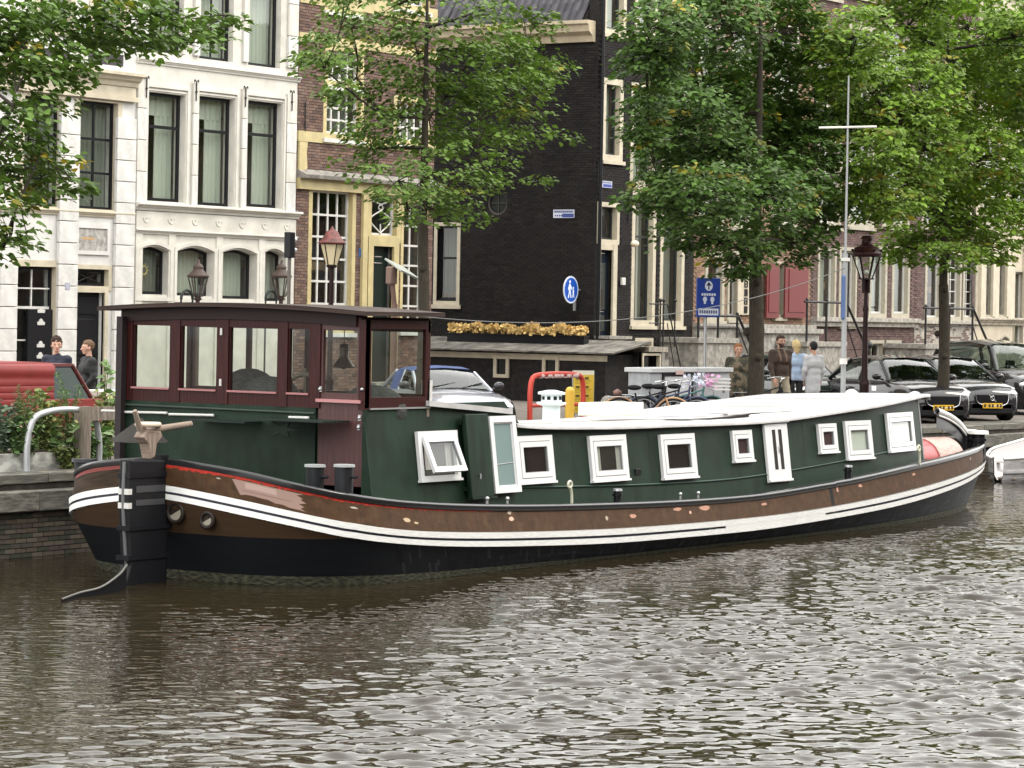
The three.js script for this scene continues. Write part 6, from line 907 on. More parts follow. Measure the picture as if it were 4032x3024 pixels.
{ // bicycles
  function bike(label, u, n, turn, c, o = {}) {
    const b = thing('bicycle', label, 'bicycle', [u, STREET, -n], turn, 'bicycles parked behind the boat'), fm = mt(...c, 0.4), r = 0.34, lean = 0.08;
    for (const x of [-0.52, 0.52]) { const w = part(b, 'wheel', new THREE.TorusGeometry(r, 0.02, 8, 36).translate(x, r + 0.02, 0), M.rubber); part(w, 'rim', new THREE.TorusGeometry(r - 0.025, 0.011, 6, 36).translate(x, r + 0.02, 0), M.steel); part(w, 'spokes', Array.from({ length: 14 }, (_, k) => bar([x, r + 0.02, 0], [x + (r - 0.03) * Math.cos(k * 0.449), r + 0.02 + (r - 0.03) * Math.sin(k * 0.449), 0], 0.0025, 0.0025, 4)), M.steel); part(w, 'mudguard', new THREE.TorusGeometry(r + 0.035, 0.018, 6, 24, 2.4).rotateZ(x < 0 ? 0.6 : 0.2).translate(x, r + 0.02, 0), o.guard ? mt(...o.guard, 0.4) : fm); }
    part(b, 'frame', [bar([-0.1, 0.3, 0], [-0.22, 0.82, 0], 0.018), bar([-0.1, 0.3, 0], [0.34, 0.78, 0], 0.02), bar([-0.19, 0.7, 0], [0.36, 0.86, 0], 0.016), bar([-0.1, 0.3, 0], [-0.52, r + 0.02, 0], 0.014), bar([-0.2, 0.72, 0], [-0.52, r + 0.02, 0], 0.012), bar([0.34, 0.74, 0], [0.37, 0.96, 0], 0.02)], fm);
    part(b, 'fork', [bar([0.36, 0.74, 0.05], [0.52, r + 0.02, 0.05], 0.014), bar([0.36, 0.74, -0.05], [0.52, r + 0.02, -0.05], 0.014)], o.fork ? mt(...o.fork, 0.4) : fm);
    part(b, 'handlebar', [tube([[0.22, 1.02, 0.3], [0.34, 1.05, 0.22], [0.4, 1.06, 0], [0.34, 1.05, -0.22], [0.22, 1.02, -0.3]], 0.013, 7), bar([0.37, 0.94, 0], [0.4, 1.06, 0], 0.014)], M.chrome); part(b, 'saddle', new THREE.SphereGeometry(0.13, 12, 8).scale(1.1, 0.4, 0.75).translate(-0.24, 0.92, 0), M.rubber); part(b, 'crank', [cyl(0.09, 0.09, 0.02, 0, 0, 0).rotateX(PI / 2).translate(-0.1, 0.3, 0.06), bar([-0.1, 0.3, 0.08], [-0.02, 0.15, 0.08], 0.012), B(0.1, 0.02, 0.06, -0.02, 0.14, 0.12), B(0.1, 0.02, 0.06, -0.18, 0.46, -0.12)], M.steel);
    part(b, 'luggage_rack', [bar([-0.3, 0.74, 0.05], [-0.75, 0.74, 0.05], 0.008), bar([-0.3, 0.74, -0.05], [-0.75, 0.74, -0.05], 0.008), bar([-0.7, 0.74, 0], [-0.52, 0.36, 0.03], 0.008)], M.steel);
    if (o.crate) part(b, 'front_crate', [BB(0.5, 0.85, 0.86, 0.88, -0.2, 0.2), ...[0, 1, 2].flatMap(k => [BB(0.5, 0.85, 0.92 + k * 0.07, 0.95 + k * 0.07, -0.2, -0.19), BB(0.5, 0.85, 0.92 + k * 0.07, 0.95 + k * 0.07, 0.19, 0.2), BB(0.84, 0.85, 0.92 + k * 0.07, 0.95 + k * 0.07, -0.2, 0.2)])], mt(...o.crate, 0.6));
    if (o.flowers) { const g = []; for (let k = 0; k < 60; k++) g.push(new THREE.CircleGeometry(0.04, 5).rotateX(rr(0, 6)).rotateY(rr(0, 6)).translate(0.45 + rr(-0.2, 0.2), 1.06 + rr(-0.14, 0.14), rr(-0.28, 0.28))); part(b, 'flower_garland', g, mt(...o.flowers, 0.8, { side: THREE.DoubleSide })); }
    return b;
  }
  bike('black bicycle with tan fork and dark saddle beside the cabinets', uAt(2545, 1600, 28.6), 28.6, -0.85, [0.015, 0.014, 0.014], { fork: [0.55, 0.3, 0.14], guard: [0.45, 0.26, 0.14] });
  bike('bicycle with pale blue flower garland on its handlebar', uAt(2640, 1600, 28.7), 28.7, -1.1, [0.05, 0.06, 0.12], { flowers: [0.55, 0.58, 0.68] });
  bike('teal bicycle with pink flower garland and white crate', uAt(2700, 1600, 28.8), 28.8, -0.75, [0.08, 0.22, 0.22], { flowers: [0.6, 0.32, 0.5], crate: [0.65, 0.63, 0.62] });
  bike('dark bicycle with chrome rack leaning behind the flowered ones', uAt(2600, 1600, 29), 29, -1.2, [0.02, 0.02, 0.03], {});
  bike('black bicycle beside the tree trunk and jacketed man', uAt(3010, 1520, 29.2), 29.2, -0.6, [0.015, 0.015, 0.015], {});
}
{ // planter with wild plants at the quay edge, weathered posts, bicycle hoop
  const n = 27.9, ua = uAt(-120, 1850, n), ub = uAt(205, 1850, n), o = thing('planter', 'long pale concrete planter at the quay edge overgrown with wild plants', 'planter', [ua, STREET, -n]), w = ub - ua;
  part(o, 'trough', prism([[0, 0], [w, 0], [w, 0.24], [0, 0.24]], 0.5, 0.01, []).translate(0, 0, -0.35), mt(0.5, 0.5, 0.46, 0.9, { map: rep(gDirt, 0.8) })); part(o, 'soil', BB(0.05, w - 0.05, 0.22, 0.27, -0.3, 0.1), mt(0.04, 0.03, 0.02, 1));
  const oi = [[0.08, 0.17, 0.04], [0.1, 0.19, 0.04], [0.13, 0.22, 0.05], [0.18, 0.22, 0.05], [0.1, 0.15, 0.09]];
  function plant(label, px, py, n2, h, kind, ci, flower) {
    const t = thing('plant', label, 'plant', [uAt(px, py, n2), STREET + (px < 205 ? 0.22 : 0), -n2], 0, 'wild plants on the quay edge'), st = [], lv = [], fl = [], col = oi[ci], ns = kind === 'broad' ? 5 : 9;
    for (let s = 0; s < ns; s++) {
      const a = rr(0, 6.28), sp = rr(0.05, 0.28), hh = h * rr(0.6, 1), top = [Math.cos(a) * sp, hh, Math.sin(a) * sp], md = [Math.cos(a) * sp * 0.3, hh * 0.55, Math.sin(a) * sp * 0.3];
      st.push(limb([[Math.cos(a) * 0.05, 0, Math.sin(a) * 0.05], md, top], 0.012, 0.005, 5));
      const nl = kind === 'broad' ? 18 : kind === 'feather' ? 130 : 60;
      for (let k = 0; k < nl; k++) { const f = Math.pow(rr(0.1, 1), 0.8), q = [lerp(0, top[0], f), hh * f, lerp(0, top[2], f)], sz = kind === 'broad' ? rr(0.11, 0.2) : kind === 'feather' ? rr(0.05, 0.1) : rr(0.05, 0.1); lv.push(leafGeo.clone().scale(sz, sz, kind === 'feather' ? sz * 0.25 : sz * 1.2).rotateZ(rr(-0.6, 0.7)).rotateX(rr(-0.7, 0.7)).rotateY(rr(0, 6.28)).translate(q[0] + rr(-0.03, 0.03), q[1], q[2] + rr(-0.03, 0.03))); }
      if (flower && s < 6) for (let k = 0; k < 2; k++) fl.push(new THREE.CircleGeometry(rr(0.02, 0.045), 6).rotateX(rr(0, 3)).rotateY(rr(0, 6)).translate(top[0] + rr(-0.06, 0.06), top[1] + rr(-0.12, 0.08), top[2] + rr(-0.06, 0.06)));
    }
    part(t, 'stems', st, mt(0.08, 0.12, 0.04, 0.8)); part(t, 'foliage', lv, phys(...col, 0.8, { transmission: 0.25, thickness: 0, side: THREE.DoubleSide })); if (fl.length) part(t, 'flowers', fl, mt(...flower, 0.7, { side: THREE.DoubleSide }));
  }
  plant('tall feathery plant standing against the red car', 275, 1800, 28.0, 1.35, 'feather', 1); plant('grey leaved plant at the edge of the concrete planter', 12, 1800, 27.9, 0.75, 'small', 4, [0.55, 0.3, 0.28]);
  plant('bushy plant with yellow flower heads in the planter', 160, 1800, 27.9, 0.8, 'small', 3, [0.6, 0.5, 0.12]); plant('slender bronze tipped plant in the planter before the hoop', 85, 1800, 27.9, 0.95, 'feather', 0); plant('low bushy green plant filling the planter front', 60, 1830, 27.75, 0.5, 'small', 1, [0.5, 0.3, 0.3]); plant('leafy green plant between planter and feathery plant', 120, 1830, 27.75, 0.6, 'small', 2); plant('broad leaved plant with pale stalks before the wooden post', 225, 1820, 27.8, 0.75, 'broad', 2, [0.55, 0.5, 0.2]); plant('second broad leaved plant reaching over the planter end', 190, 1820, 28.1, 0.95, 'broad', 3); plant('brown withered low plant at the planter end', 262, 1870, 27.7, 0.36, 'small', 3); plant('green plant behind the wooden post by the stern', 385, 1830, 28.0, 0.7, 'broad', 1); plant('climbing leafy plant beside the black jacketed man', 410, 1560, 29.0, 1.5, 'broad', 1); plant('low green plant beside the stern', 330, 1850, 27.8, 0.5, 'small', 1); plant('wispy plant with cream blossoms near the wheelhouse corner', 425, 1700, 28.3, 1.1, 'small', 3, [0.6, 0.55, 0.3]);
  const pf = thing('wooden_post_frame', 'weathered grey wooden posts with a cross board beside the stern', 'post', [uAt(332, 1850, 27.5), STREET, -27.5]), h = hAt(330, 1600, 27.5);
  part(pf, 'post', BB(-0.06, 0.06, 0, h, -0.06, 0.06), M.wood); part(pf, 'post', BB(0.1, 0.2, 0, h - 0.02, -0.3, -0.2), M.wood); part(pf, 'cross_board', BB(0.06, 1.1, h - 0.2, h - 0.01, -0.03, 0.01), M.wood);
  const hpn = 27.6, hp = thing('bicycle_hoop', 'grey galvanised bicycle hoop rising behind the wild plants', 'bike rack', [uAt(108, 1700, hpn), STREET, -hpn]), y = hAt(170, 1622, hpn); part(hp, 'hoop_tube', tube([[0, 0, 0], [0.01, y - 0.4, 0], [0.12, y - 0.1, 0], [0.4, y, 0], [1.1, y, 0], [1.35, y - 0.12, 0], [1.45, y - 0.4, 0], [1.46, 0, 0]], 0.045, 10, 60), mt(0.4, 0.41, 0.42, 0.4, { metalness: 0.3 })); part(hp, 'foot_plate', [B(0.16, 0.02, 0.16, 0, 0.01, 0), B(0.16, 0.02, 0.16, 1.46, 0.01, 0)], M.steel);
  const wp = thing('brick_pillar', 'low yellow brick pillar with white cap behind the plants', 'pillar', [uAt(400, 1600, 30.5), STREET, -30.5]), hw = hAt(400, 1535, 30.5); part(wp, 'pillar_shaft', BB(-0.25, 0.3, 0, hw - 0.1, -0.2, 0.2), mt(0.3, 0.24, 0.13, 0.9, { map: rep(gRough, 2) })); part(wp, 'pillar_cap', RB(0.7, 0.1, 0.5, 0.02, 0.02, hw - 0.05, 0), M.white);
}

// ---------- vehicles ----------
const headTurn = Math.atan2(-0.82, -0.57); // cars stand nose to the canal, slantwise
const paint = (r, g, b) => phys(r, g, b, 0.6, { specularIntensity: 0.2, clearcoat: 1, clearcoatRoughness: 0.02 });
function car(name, label, u, n, turn, c) {
  const o = thing(name, label, c.cat ?? 'car', [u, STREET, -n], turn, c.group), W = c.w / 2, H = c.h, L = c.l / 2, belt = c.belt, pm = c.paint;
  const st = [[-L, 0.5, 0.8], [-L + 0.04, 0.82, 0.9], [-L + 0.2, 0.95, 0.97], [-L * 0.6, 1, 1], [0, 1, 1], [c.cowl, 0.99, 1], [lerp(c.cowl, L, 0.4), 0.93, 0.98], [lerp(c.cowl, L, 0.75), 0.86, 0.93], [L - 0.12, 0.76, 0.84], [L - 0.02, 0.62, 0.76], [L, 0.45, 0.7]];
  const sec = (x, y, w) => { const hw = W * w, t = belt * y, q = [[hw * 0.86, 0.16], [hw * 0.97, 0.26], [hw, t * 0.62], [hw * 0.985, t * 0.82], [hw * 0.93, t * 0.96], [hw * 0.8, t], [hw * 0.4, t + 0.03], [0, t + 0.04]]; return [...q.map(([z, yy]) => [x, yy, z]), ...q.slice(0, -1).reverse().map(([z, yy]) => [x, yy, -z])]; };
  const rows = st.map(s => sec(...s)), body = part(o, 'body', [sheet(rows, null, true), sheet([rows[0], rows[0].map(p => [p[0], 0.4, p[2] * 0.9])]), sheet([rows[10], rows[10].map(p => [p[0] + 0.005, 0.4, p[2] * 0.95])])], pm);
  // glasshouse
  const gh = c.gh, gs = gh.map(([x, y, k]) => { const b = W * 0.86, r = W * 0.86 - (y - belt) * 0.36; return [[x, belt - 0.03, b], [x, lerp(belt, y, 0.55), lerp(b, r, 0.5)], [x, y - 0.05, r], [x, y, r - 0.1], [x, y + 0.025, 0], [x, y, -r + 0.1], [x, y - 0.05, -r], [x, lerp(belt, y, 0.55), -lerp(b, r, 0.5)], [x, belt - 0.03, -b]]; });
  part(o, 'windows', sheet(gs, null, true), c.glass ?? M.carGlass);
  const ri = gh.map((g, i) => i).filter(i => i >= c.roof[0] && i <= c.roof[1]);
  part(o, 'roof', sheet(ri.map(i => gs[i].slice(2, 7).map(p => [p[0], p[1] + 0.012, p[2] * 1.02])), null, true), c.roofM ?? pm);
  if (c.soft) part(o, 'soft_top_sides', [1, -1].map(s => sheet(ri.slice(c.soft).map(i => (s > 0 ? gs[i].slice(0, 4) : gs[i].slice(5)).map(p => [p[0], p[1], p[2] * 1.03])), null, s > 0)).concat([sheet(gs.slice(-2).map(r => r.map(p => [p[0] - 0.01, p[1] + 0.01, p[2] * 1.02])), null, true)]), c.roofM);
  const A = gs[c.roof[0]], A0 = gs[0], Z = gs[c.roof[1]], Z0 = gs[gs.length - 1];
  part(o, 'pillars', [1, -1].flatMap(s => { const k = s > 0 ? 2 : 6, e = s > 0 ? 0 : 8, m = Math.round((c.roof[0] + c.roof[1]) / 2); return [bar(A0[e], A[k], 0.035), bar(Z[k], Z0[e], 0.05), bar(gs[m][e], gs[m][k], 0.035)]; }), c.soft ? pm : M.blackPaint);
  for (const s of [1, -1]) { const m = part(o, 'mirror', [new THREE.SphereGeometry(0.1, 12, 8).scale(0.7, 0.75, 1.1).translate(c.cowl - 0.15, belt + 0.08, s * (W + 0.08)), bar([c.cowl - 0.15, belt, s * (W - 0.1)], [c.cowl - 0.15, belt + 0.05, s * (W + 0.05)], 0.02)], c.mirrorM ?? pm); }
  for (const x of [-L * 0.62, L * 0.64]) for (const s of [1, -1]) { const w = part(o, 'wheel', new THREE.CylinderGeometry(0.31, 0.31, 0.2, 28).rotateX(PI / 2).translate(x, 0.31, s * (W - 0.09)), M.rubber); part(w, 'rim', [new THREE.CylinderGeometry(0.2, 0.2, 0.21, 20).rotateX(PI / 2).translate(x, 0.31, s * (W - 0.085)), ...[0, 1, 2, 3, 4].map(k => bar([x, 0.31, s * (W + 0.025)], [x + 0.19 * Math.cos(k * 1.257), 0.31 + 0.19 * Math.sin(k * 1.257), s * (W + 0.02)], 0.025, 0.025, 5))], M.steel); part(o, 'wheel_arch', new THREE.TorusGeometry(0.35, 0.035, 6, 20, PI).translate(x, 0.31, s * (W - 0.01)), M.rubber); }
  for (const s of [1, -1]) { const h = part(o, 'headlight', new THREE.SphereGeometry(0.16, 14, 10).scale(0.8, 0.55, 1).translate(L - 0.18, belt * 0.68, s * W * 0.68), M.lampGlass); part(h, 'reflector', sph(0.05, L - 0.07, belt * 0.68, s * W * 0.66, 8), M.chrome); part(o, 'tail_light', RB(0.06, 0.16, 0.2, 0.02, -L + 0.03, belt * 0.8, s * W * 0.7), mt(0.3, 0.02, 0.02, 0.3)); }
  part(o, 'grille', RB(0.05, 0.2, W * 0.95, 0.02, L - 0.0, belt * 0.56, 0), M.blackPaint);
  part(o, 'grille_surround', tube([[L + 0.02, belt * 0.7, W * 0.5], [L + 0.03, belt * 0.46, W * 0.42], [L + 0.035, belt * 0.44, -W * 0.42], [L + 0.02, belt * 0.7, -W * 0.5]], 0.012, 6, 30), M.chrome);
  if (c.emblem) part(o, 'emblem', [new THREE.TorusGeometry(0.05, 0.01, 6, 20).rotateY(PI / 2).translate(L + 0.03, belt * 0.57, 0), bar([L + 0.03, belt * 0.57 - 0.08, -0.09], [L + 0.03, belt * 0.57 + 0.08, 0.09], 0.009)], M.chrome);
  part(o, 'lower_grille', RB(0.05, 0.12, W * 1.3, 0.02, L - 0.02, 0.24, 0), M.rubber);
  const pl = part(o, 'number_plate', RB(0.02, 0.12, 0.52, 0.004, L + 0.035, 0.36, 0), mt(0.62, 0.36, 0.03, 0.4)); part(pl, 'plate_characters', [-2.5, -1.5, 0, 1, 2.4].map(k => B(0.004, 0.07, 0.05, L + 0.047, 0.36, k * 0.085)), mt(0.05, 0.045, 0.03, 0.5));
  part(o, 'wipers', [bar([c.cowl + 0.02, belt + 0.04, 0.5], [c.cowl - 0.12, belt + 0.13, -0.05], 0.01), bar([c.cowl + 0.02, belt + 0.04, -0.15], [c.cowl - 0.12, belt + 0.13, -0.6], 0.01)], M.rubber);
  part(o, 'seats', [0.4, -0.4].flatMap(z => [RB(0.5, 0.2, 0.48, 0.06, 0, 0.62, z), RB(0.16, 0.6, 0.46, 0.06, -0.25, 0.85, z), RB(0.1, 0.18, 0.26, 0.04, -0.27, Math.min(1.22, H - 0.2), z)]), M.dark);
  part(o, 'underbody', BB(-L + 0.1, L - 0.1, 0.14, 0.3, -W + 0.15, W - 0.15), M.rubber);
  return o;
}
M.carGlass = phys(0.4, 0.46, 0.44, 0.02, { transmission: 1, thickness: 0, ior: 1.52 });
M.lampGlass = phys(0.7, 0.72, 0.75, 0.08, { clearcoat: 1 });
const hatch = { w: 1.78, h: 1.45, l: 4.2, belt: 0.93, cowl: 0.95, gh: [[1.0, 0.95], [0.65, 1.2], [0.3, 1.4], [-0.4, 1.45], [-1.1, 1.4], [-1.6, 1.25], [-1.85, 0.98]], roof: [2, 4], group: 'cars parked slantwise at the quay' };
const at = (nu, nn, half) => [nu + 0.57 * half, nn + 0.82 * half];
{ let [u, n] = at(61.9, 28.1, 2.1); car('parked_car', 'black hatchback with yellow plate and barred ring emblem facing the canal', u, n, headTurn, { ...hatch, paint: paint(0.008, 0.008, 0.012), emblem: true });
  [u, n] = at(59.3, 28.1, 2.1); car('parked_car', 'black car behind the mast with broad sky lit windscreen', u, n, headTurn, { ...hatch, paint: paint(0.012, 0.01, 0.012), h: 1.5 });
  [u, n] = at(60.5, 31.6, 2.1); car('parked_car', 'dark green black car half hidden by the grey shirted person', u, n, headTurn, { ...hatch, paint: paint(0.01, 0.016, 0.013) });
  [u, n] = at(67.3, 29.0, 2.3); car('parked_van', 'tall black sport utility car beyond the parked hatchbacks', u, n, headTurn, { ...hatch, l: 4.7, w: 1.9, h: 1.8, belt: 1.1, cowl: 1.05, gh: [[1.1, 1.12], [0.75, 1.45], [0.4, 1.72], [-0.6, 1.8], [-1.7, 1.76], [-2.15, 1.6], [-2.28, 1.15]], roof: [2, 5], paint: paint(0.01, 0.01, 0.011) }); }
car('roadster', 'silver roadster with blue soft top behind the wheelhouse', 44.9, 31.6, headTurn, { w: 1.72, h: 1.23, l: 4.0, belt: 0.84, cowl: 0.72, gh: [[0.75, 0.86], [0.45, 1.04], [0.12, 1.2], [-0.3, 1.24], [-0.75, 1.2], [-1.1, 0.98], [-1.25, 0.86]], roof: [2, 4], soft: 1, paint: phys(0.26, 0.27, 0.31, 0.35, { metalness: 0.6, clearcoat: 1 }), roofM: mt(0.035, 0.06, 0.17, 0.8), mirrorM: paint(0.03, 0.03, 0.035) });
{ // red utility car with ribbed flanks, its cab to the right
  const n = 29.9, ub = uAt(212, 1500, n), h = hAt(140, 1428, n), o = thing('red_utility_car', 'small red utility car with ribbed flanks and boxy rear', 'car', [ub, STREET, -n]), rm = mt(0.22, 0.016, 0.014, 0.6, { map: rep(gSoft, 1) }), Lb = 2.4, Wd = 1.5;
  const prof = [[0, 0.28]]; const ribs = 9; for (let k = 0; k < ribs; k++) { const a = 0.3 + k * (h - 0.55) / ribs, b = a + (h - 0.55) / ribs; prof.push([0, a], [0.012, a + 0.02], [0.012, b - 0.02], [0, b]); } prof.push([0.0, h - 0.2], [0.03, h - 0.14], [0.02, h - 0.05], [-0.08, h - 0.005]);
  part(o, 'ribbed_side', sheet([0, 1].map(j => prof.map(([z, y]) => [j ? 0 : -Lb, y, z]))), rm); part(o, 'far_side', BB(-Lb, 0, 0.28, h - 0.02, -Wd, -Wd + 0.04), rm); part(o, 'roof_lid', BB(-Lb, 0, h - 0.03, h, -Wd + 0.05, -0.07), rm); part(o, 'rear_panel', BB(-Lb - 0.03, -Lb, 0.28, h - 0.01, -Wd, 0), rm); part(o, 'bulkhead', BB(-0.03, 0, 0.3, h - 0.04, -Wd + 0.04, -0.02), rm);
  part(o, 'cab_lower', prism([[0, 0.28], [1.75, 0.28], [1.82, 0.5], [1.75, 0.78], [0.95, 0.86], [0, 0.86]], Wd - 0.06, 0.02).translate(0, 0, -Wd + 0.03), rm);
  part(o, 'cab_window', sheet([[[0.04, 0.86, -0.02], [0.82, 0.86, -0.02]], [[0.04, h - 0.08, -0.05], [0.42, h - 0.08, -0.05]]]), phys(0.08, 0.1, 0.1, 0.08, { ior: 1.5 })); part(o, 'windscreen', sheet([[[0.9, 0.86, -0.05], [0.9, 0.86, -Wd + 0.05]], [[0.48, h - 0.06, -0.08], [0.48, h - 0.06, -Wd + 0.08]]]), M.carGlass);
  part(o, 'windscreen_pillar', [bar([0.92, 0.84, -0.04], [0.46, h - 0.04, -0.06], 0.035), bar([0.92, 0.84, -Wd + 0.04], [0.46, h - 0.04, -Wd + 0.06], 0.035)], mt(0.09, 0.02, 0.018, 0.4)); part(o, 'cab_roof', BB(0, 0.47, h - 0.06, h - 0.02, -Wd + 0.05, -0.05), mt(0.12, 0.03, 0.03, 0.4));
  for (const x of [-1.8, 1.25]) for (const z of [-0.06, -Wd + 0.06]) { const w = part(o, 'wheel', new THREE.CylinderGeometry(0.29, 0.29, 0.16, 24).rotateX(PI / 2).translate(x, 0.29, z), M.rubber); part(w, 'rim', new THREE.CylinderGeometry(0.17, 0.17, 0.17, 18).rotateX(PI / 2).translate(x, 0.29, z), M.steel); }
  part(o, 'seat', [RB(0.45, 0.5, 0.5, 0.06, 0.3, 0.95, -0.45), RB(0.45, 0.5, 0.5, 0.06, 0.3, 0.95, -1.05)], mt(0.22, 0.2, 0.22, 0.8)); part(o, 'headlight', [sph(0.1, 1.78, 0.68, -0.25, 10), sph(0.1, 1.78, 0.68, -Wd + 0.25, 10)], M.lampGlass); part(o, 'underbody', BB(-Lb, 1.7, 0.2, 0.3, -Wd + 0.1, -0.1), M.rubber);
}
{ // white tender moored past the bow
  const u0 = 57.0, n = 25.7, Lb = 4.6, Wb = 0.85, o = thing('rowing_boat', 'white open tender moored at the quay past the houseboat bow', 'boat', [u0, 0, -n]), b = t => Wb * Math.pow(Math.sin(clamp(t * 0.55 + 0.02, 0, 1) * PI * 0.5 / 0.55 * 0.55 + 0.0), 0.001) * (t < 0.35 ? Math.sqrt(t / 0.35 + 0.02) : 1);
  const ts = Array.from({ length: 14 }, (_, i) => i / 13), sh = t => 0.5 + 0.42 * t;
  const side = s => sheet([[0.25, -0.2], [0.72, 0.05], [0.9, 0.3], [1, 1]].map(([k, f]) => ts.map(t => [t * Lb, f < 0 ? -0.2 : f * sh(t), s * b(t) * k])), null, s < 0), inn = s => sheet([[0.3, 0.1], [0.8, 0.3], [0.93, 1]].map(([k, f]) => ts.map(t => [t * Lb + 0.03, f * sh(t) - 0.005, s * b(t) * k])), null, s > 0);
  part(o, 'hull', [side(1), side(-1)], mt(0.62, 0.6, 0.6, 0.4, { map: rep(gDirt, 2, 1) })); part(o, 'inner_hull', [inn(1), inn(-1)], mt(0.4, 0.38, 0.38, 0.6)); part(o, 'gunwale', [1, -1].map(s => tube(ts.map(t => [t * Lb, sh(t), s * b(t)]), 0.03, 7)), mt(0.75, 0.74, 0.7, 0.4)); part(o, 'floor', BB(0.2, Lb - 0.3, 0.06, 0.09, -0.3, 0.3), M.wood);
  for (const t of [0.3, 0.6]) part(o, 'thwart', BB(t * Lb, t * Lb + 0.25, 0.34, 0.38, -b(t) * 0.9, b(t) * 0.9), mt(0.55, 0.52, 0.48, 0.6)); part(o, 'transom', sheet([[-0.2, 0.2], [0.05, 0.6], [0.3, 0.78], [sh(1), 0.85]].map(([y, w]) => [[Lb, y, -w], [Lb, y, w]])), mt(0.62, 0.6, 0.6, 0.4)); part(o, 'water_line_stripe', [1, -1].map(s => tube(ts.map(t => [t * Lb, 0.33 * sh(t) + 0.02, s * b(t) * 0.93]), 0.015, 5)), mt(0.1, 0.1, 0.1, 0.6));
}

// ---------- people ----------
function sdfMesh(fn, lo, hi, res, colorOf) {
  const mc = new MarchingCubes(res, new THREE.MeshStandardMaterial(), false, false, 120000), h = res / 2, c = [0, 1, 2].map(i => (lo[i] + hi[i]) / 2), e = [0, 1, 2].map(i => (hi[i] - lo[i]) / 2 * h / (h - 2));
  mc.isolation = 0; const f = mc.field;
  for (let z = 0; z < res; z++) for (let y = 0; y < res; y++) for (let x = 0; x < res; x++) f[x + y * res + z * res * res] = -fn(c[0] + (x - h) / h * e[0], c[1] + (y - h) / h * e[1], c[2] + (z - h) / h * e[2]);
  mc.update(); const n = mc.count, P = new Float32Array(n * 3), Nn = new Float32Array(n * 3), C = new Float32Array(n * 3), d = 0.004;
  for (let i = 0; i < n; i++) {
    const p = [0, 1, 2].map(k => c[k] + mc.positionArray[i * 3 + k] * e[k]), g = [fn(p[0] + d, p[1], p[2]) - fn(p[0] - d, p[1], p[2]), fn(p[0], p[1] + d, p[2]) - fn(p[0], p[1] - d, p[2]), fn(p[0], p[1], p[2] + d) - fn(p[0], p[1], p[2] - d)], l = Math.hypot(...g) || 1, col = colorOf(...p);
    for (let k = 0; k < 3; k++) { P[i * 3 + k] = p[k]; Nn[i * 3 + k] = g[k] / l; C[i * 3 + k] = col[k]; }
  }
  const G = new THREE.BufferGeometry(); G.setAttribute('position', new THREE.BufferAttribute(P, 3)); G.setAttribute('normal', new THREE.BufferAttribute(Nn, 3)); G.setAttribute('color', new THREE.BufferAttribute(C, 3)); return G;
}
const caps = (p, a, b, ra, rb) => { const ux = b[0] - a[0], uy = b[1] - a[1], uz = b[2] - a[2], l = ux * ux + uy * uy + uz * uz, t = clamp(((p[0] - a[0]) * ux + (p[1] - a[1]) * uy + (p[2] - a[2]) * uz) / (l || 1), 0, 1); return Math.hypot(p[0] - a[0] - ux * t, p[1] - a[1] - uy * t, p[2] - a[2] - uz * t) - lerp(ra, rb, t); };
const smin = (a, b, k) => { const h = Math.max(k - Math.abs(a - b), 0) / k; return Math.min(a, b) - h * h * k * 0.25; };
const ell = (p, c, r) => { const x = (p[0] - c[0]) / r[0], y = (p[1] - c[1]) / r[1], z = (p[2] - c[2]) / r[2], k = Math.hypot(x, y, z); return (k - 1) * Math.min(...r) * (k > 0.3 ? 1 : 1); };
const skin = [0.52, 0.3, 0.22];
const heads = {};
function headGeo(beard) { return (heads[!!beard] ??= makeHead(beard)).clone(); }
function makeHead(beard) {
  const fn = (x, y, z) => { const p = [x, y, z]; let d = ell(p, [0, 0.035, -0.012], [0.078, 0.092, 0.098]); d = smin(d, caps(p, [0, -0.02, 0.035], [0, -0.075, 0.05], 0.062, 0.036), 0.04); d = smin(d, caps(p, [0, 0.0, 0.095], [0, -0.028, 0.112], 0.009, 0.015), 0.015); d = smin(d, caps(p, [-0.045, 0.024, 0.075], [0.045, 0.024, 0.075], 0.014, 0.014), 0.02); for (const s of [-1, 1]) { d = smin(d, ell(p, [s * 0.081, -0.005, -0.008], [0.012, 0.032, 0.02]), 0.012); d = Math.max(d, -(Math.hypot(x - s * 0.032, y - 0.006, z - 0.105) - 0.021)); d = smin(d, Math.hypot(x - s * 0.032, y - 0.005, z - 0.077) - 0.013, 0.004); } d = smin(d, caps(p, [-0.018, -0.056, 0.088], [0.018, -0.056, 0.088], 0.008, 0.008), 0.012); return smin(d, caps(p, [0, -0.08, -0.02], [0, -0.2, -0.035], 0.05, 0.056), 0.03); };
  return sdfMesh(fn, [-0.11, -0.2, -0.13], [0.11, 0.14, 0.13], 56, (x, y, z) => { if (z > 0.06) { for (const s of [-1, 1]) { if (Math.hypot(x - s * 0.032, y - 0.005) < 0.009) return [0.03, 0.02, 0.015]; if (Math.abs(x - s * 0.033) < 0.02 && Math.abs(y - 0.03) < 0.005) return [0.08, 0.05, 0.03]; } if (Math.abs(x) < 0.022 && Math.abs(y + 0.056) < 0.007) return [0.4, 0.15, 0.12]; } if (beard && y < -0.035 && y > -0.125 && z > -0.0 && !(Math.abs(x) < 0.02 && Math.abs(y + 0.056) < 0.008)) return [0.07, 0.045, 0.03]; return skin; });
}
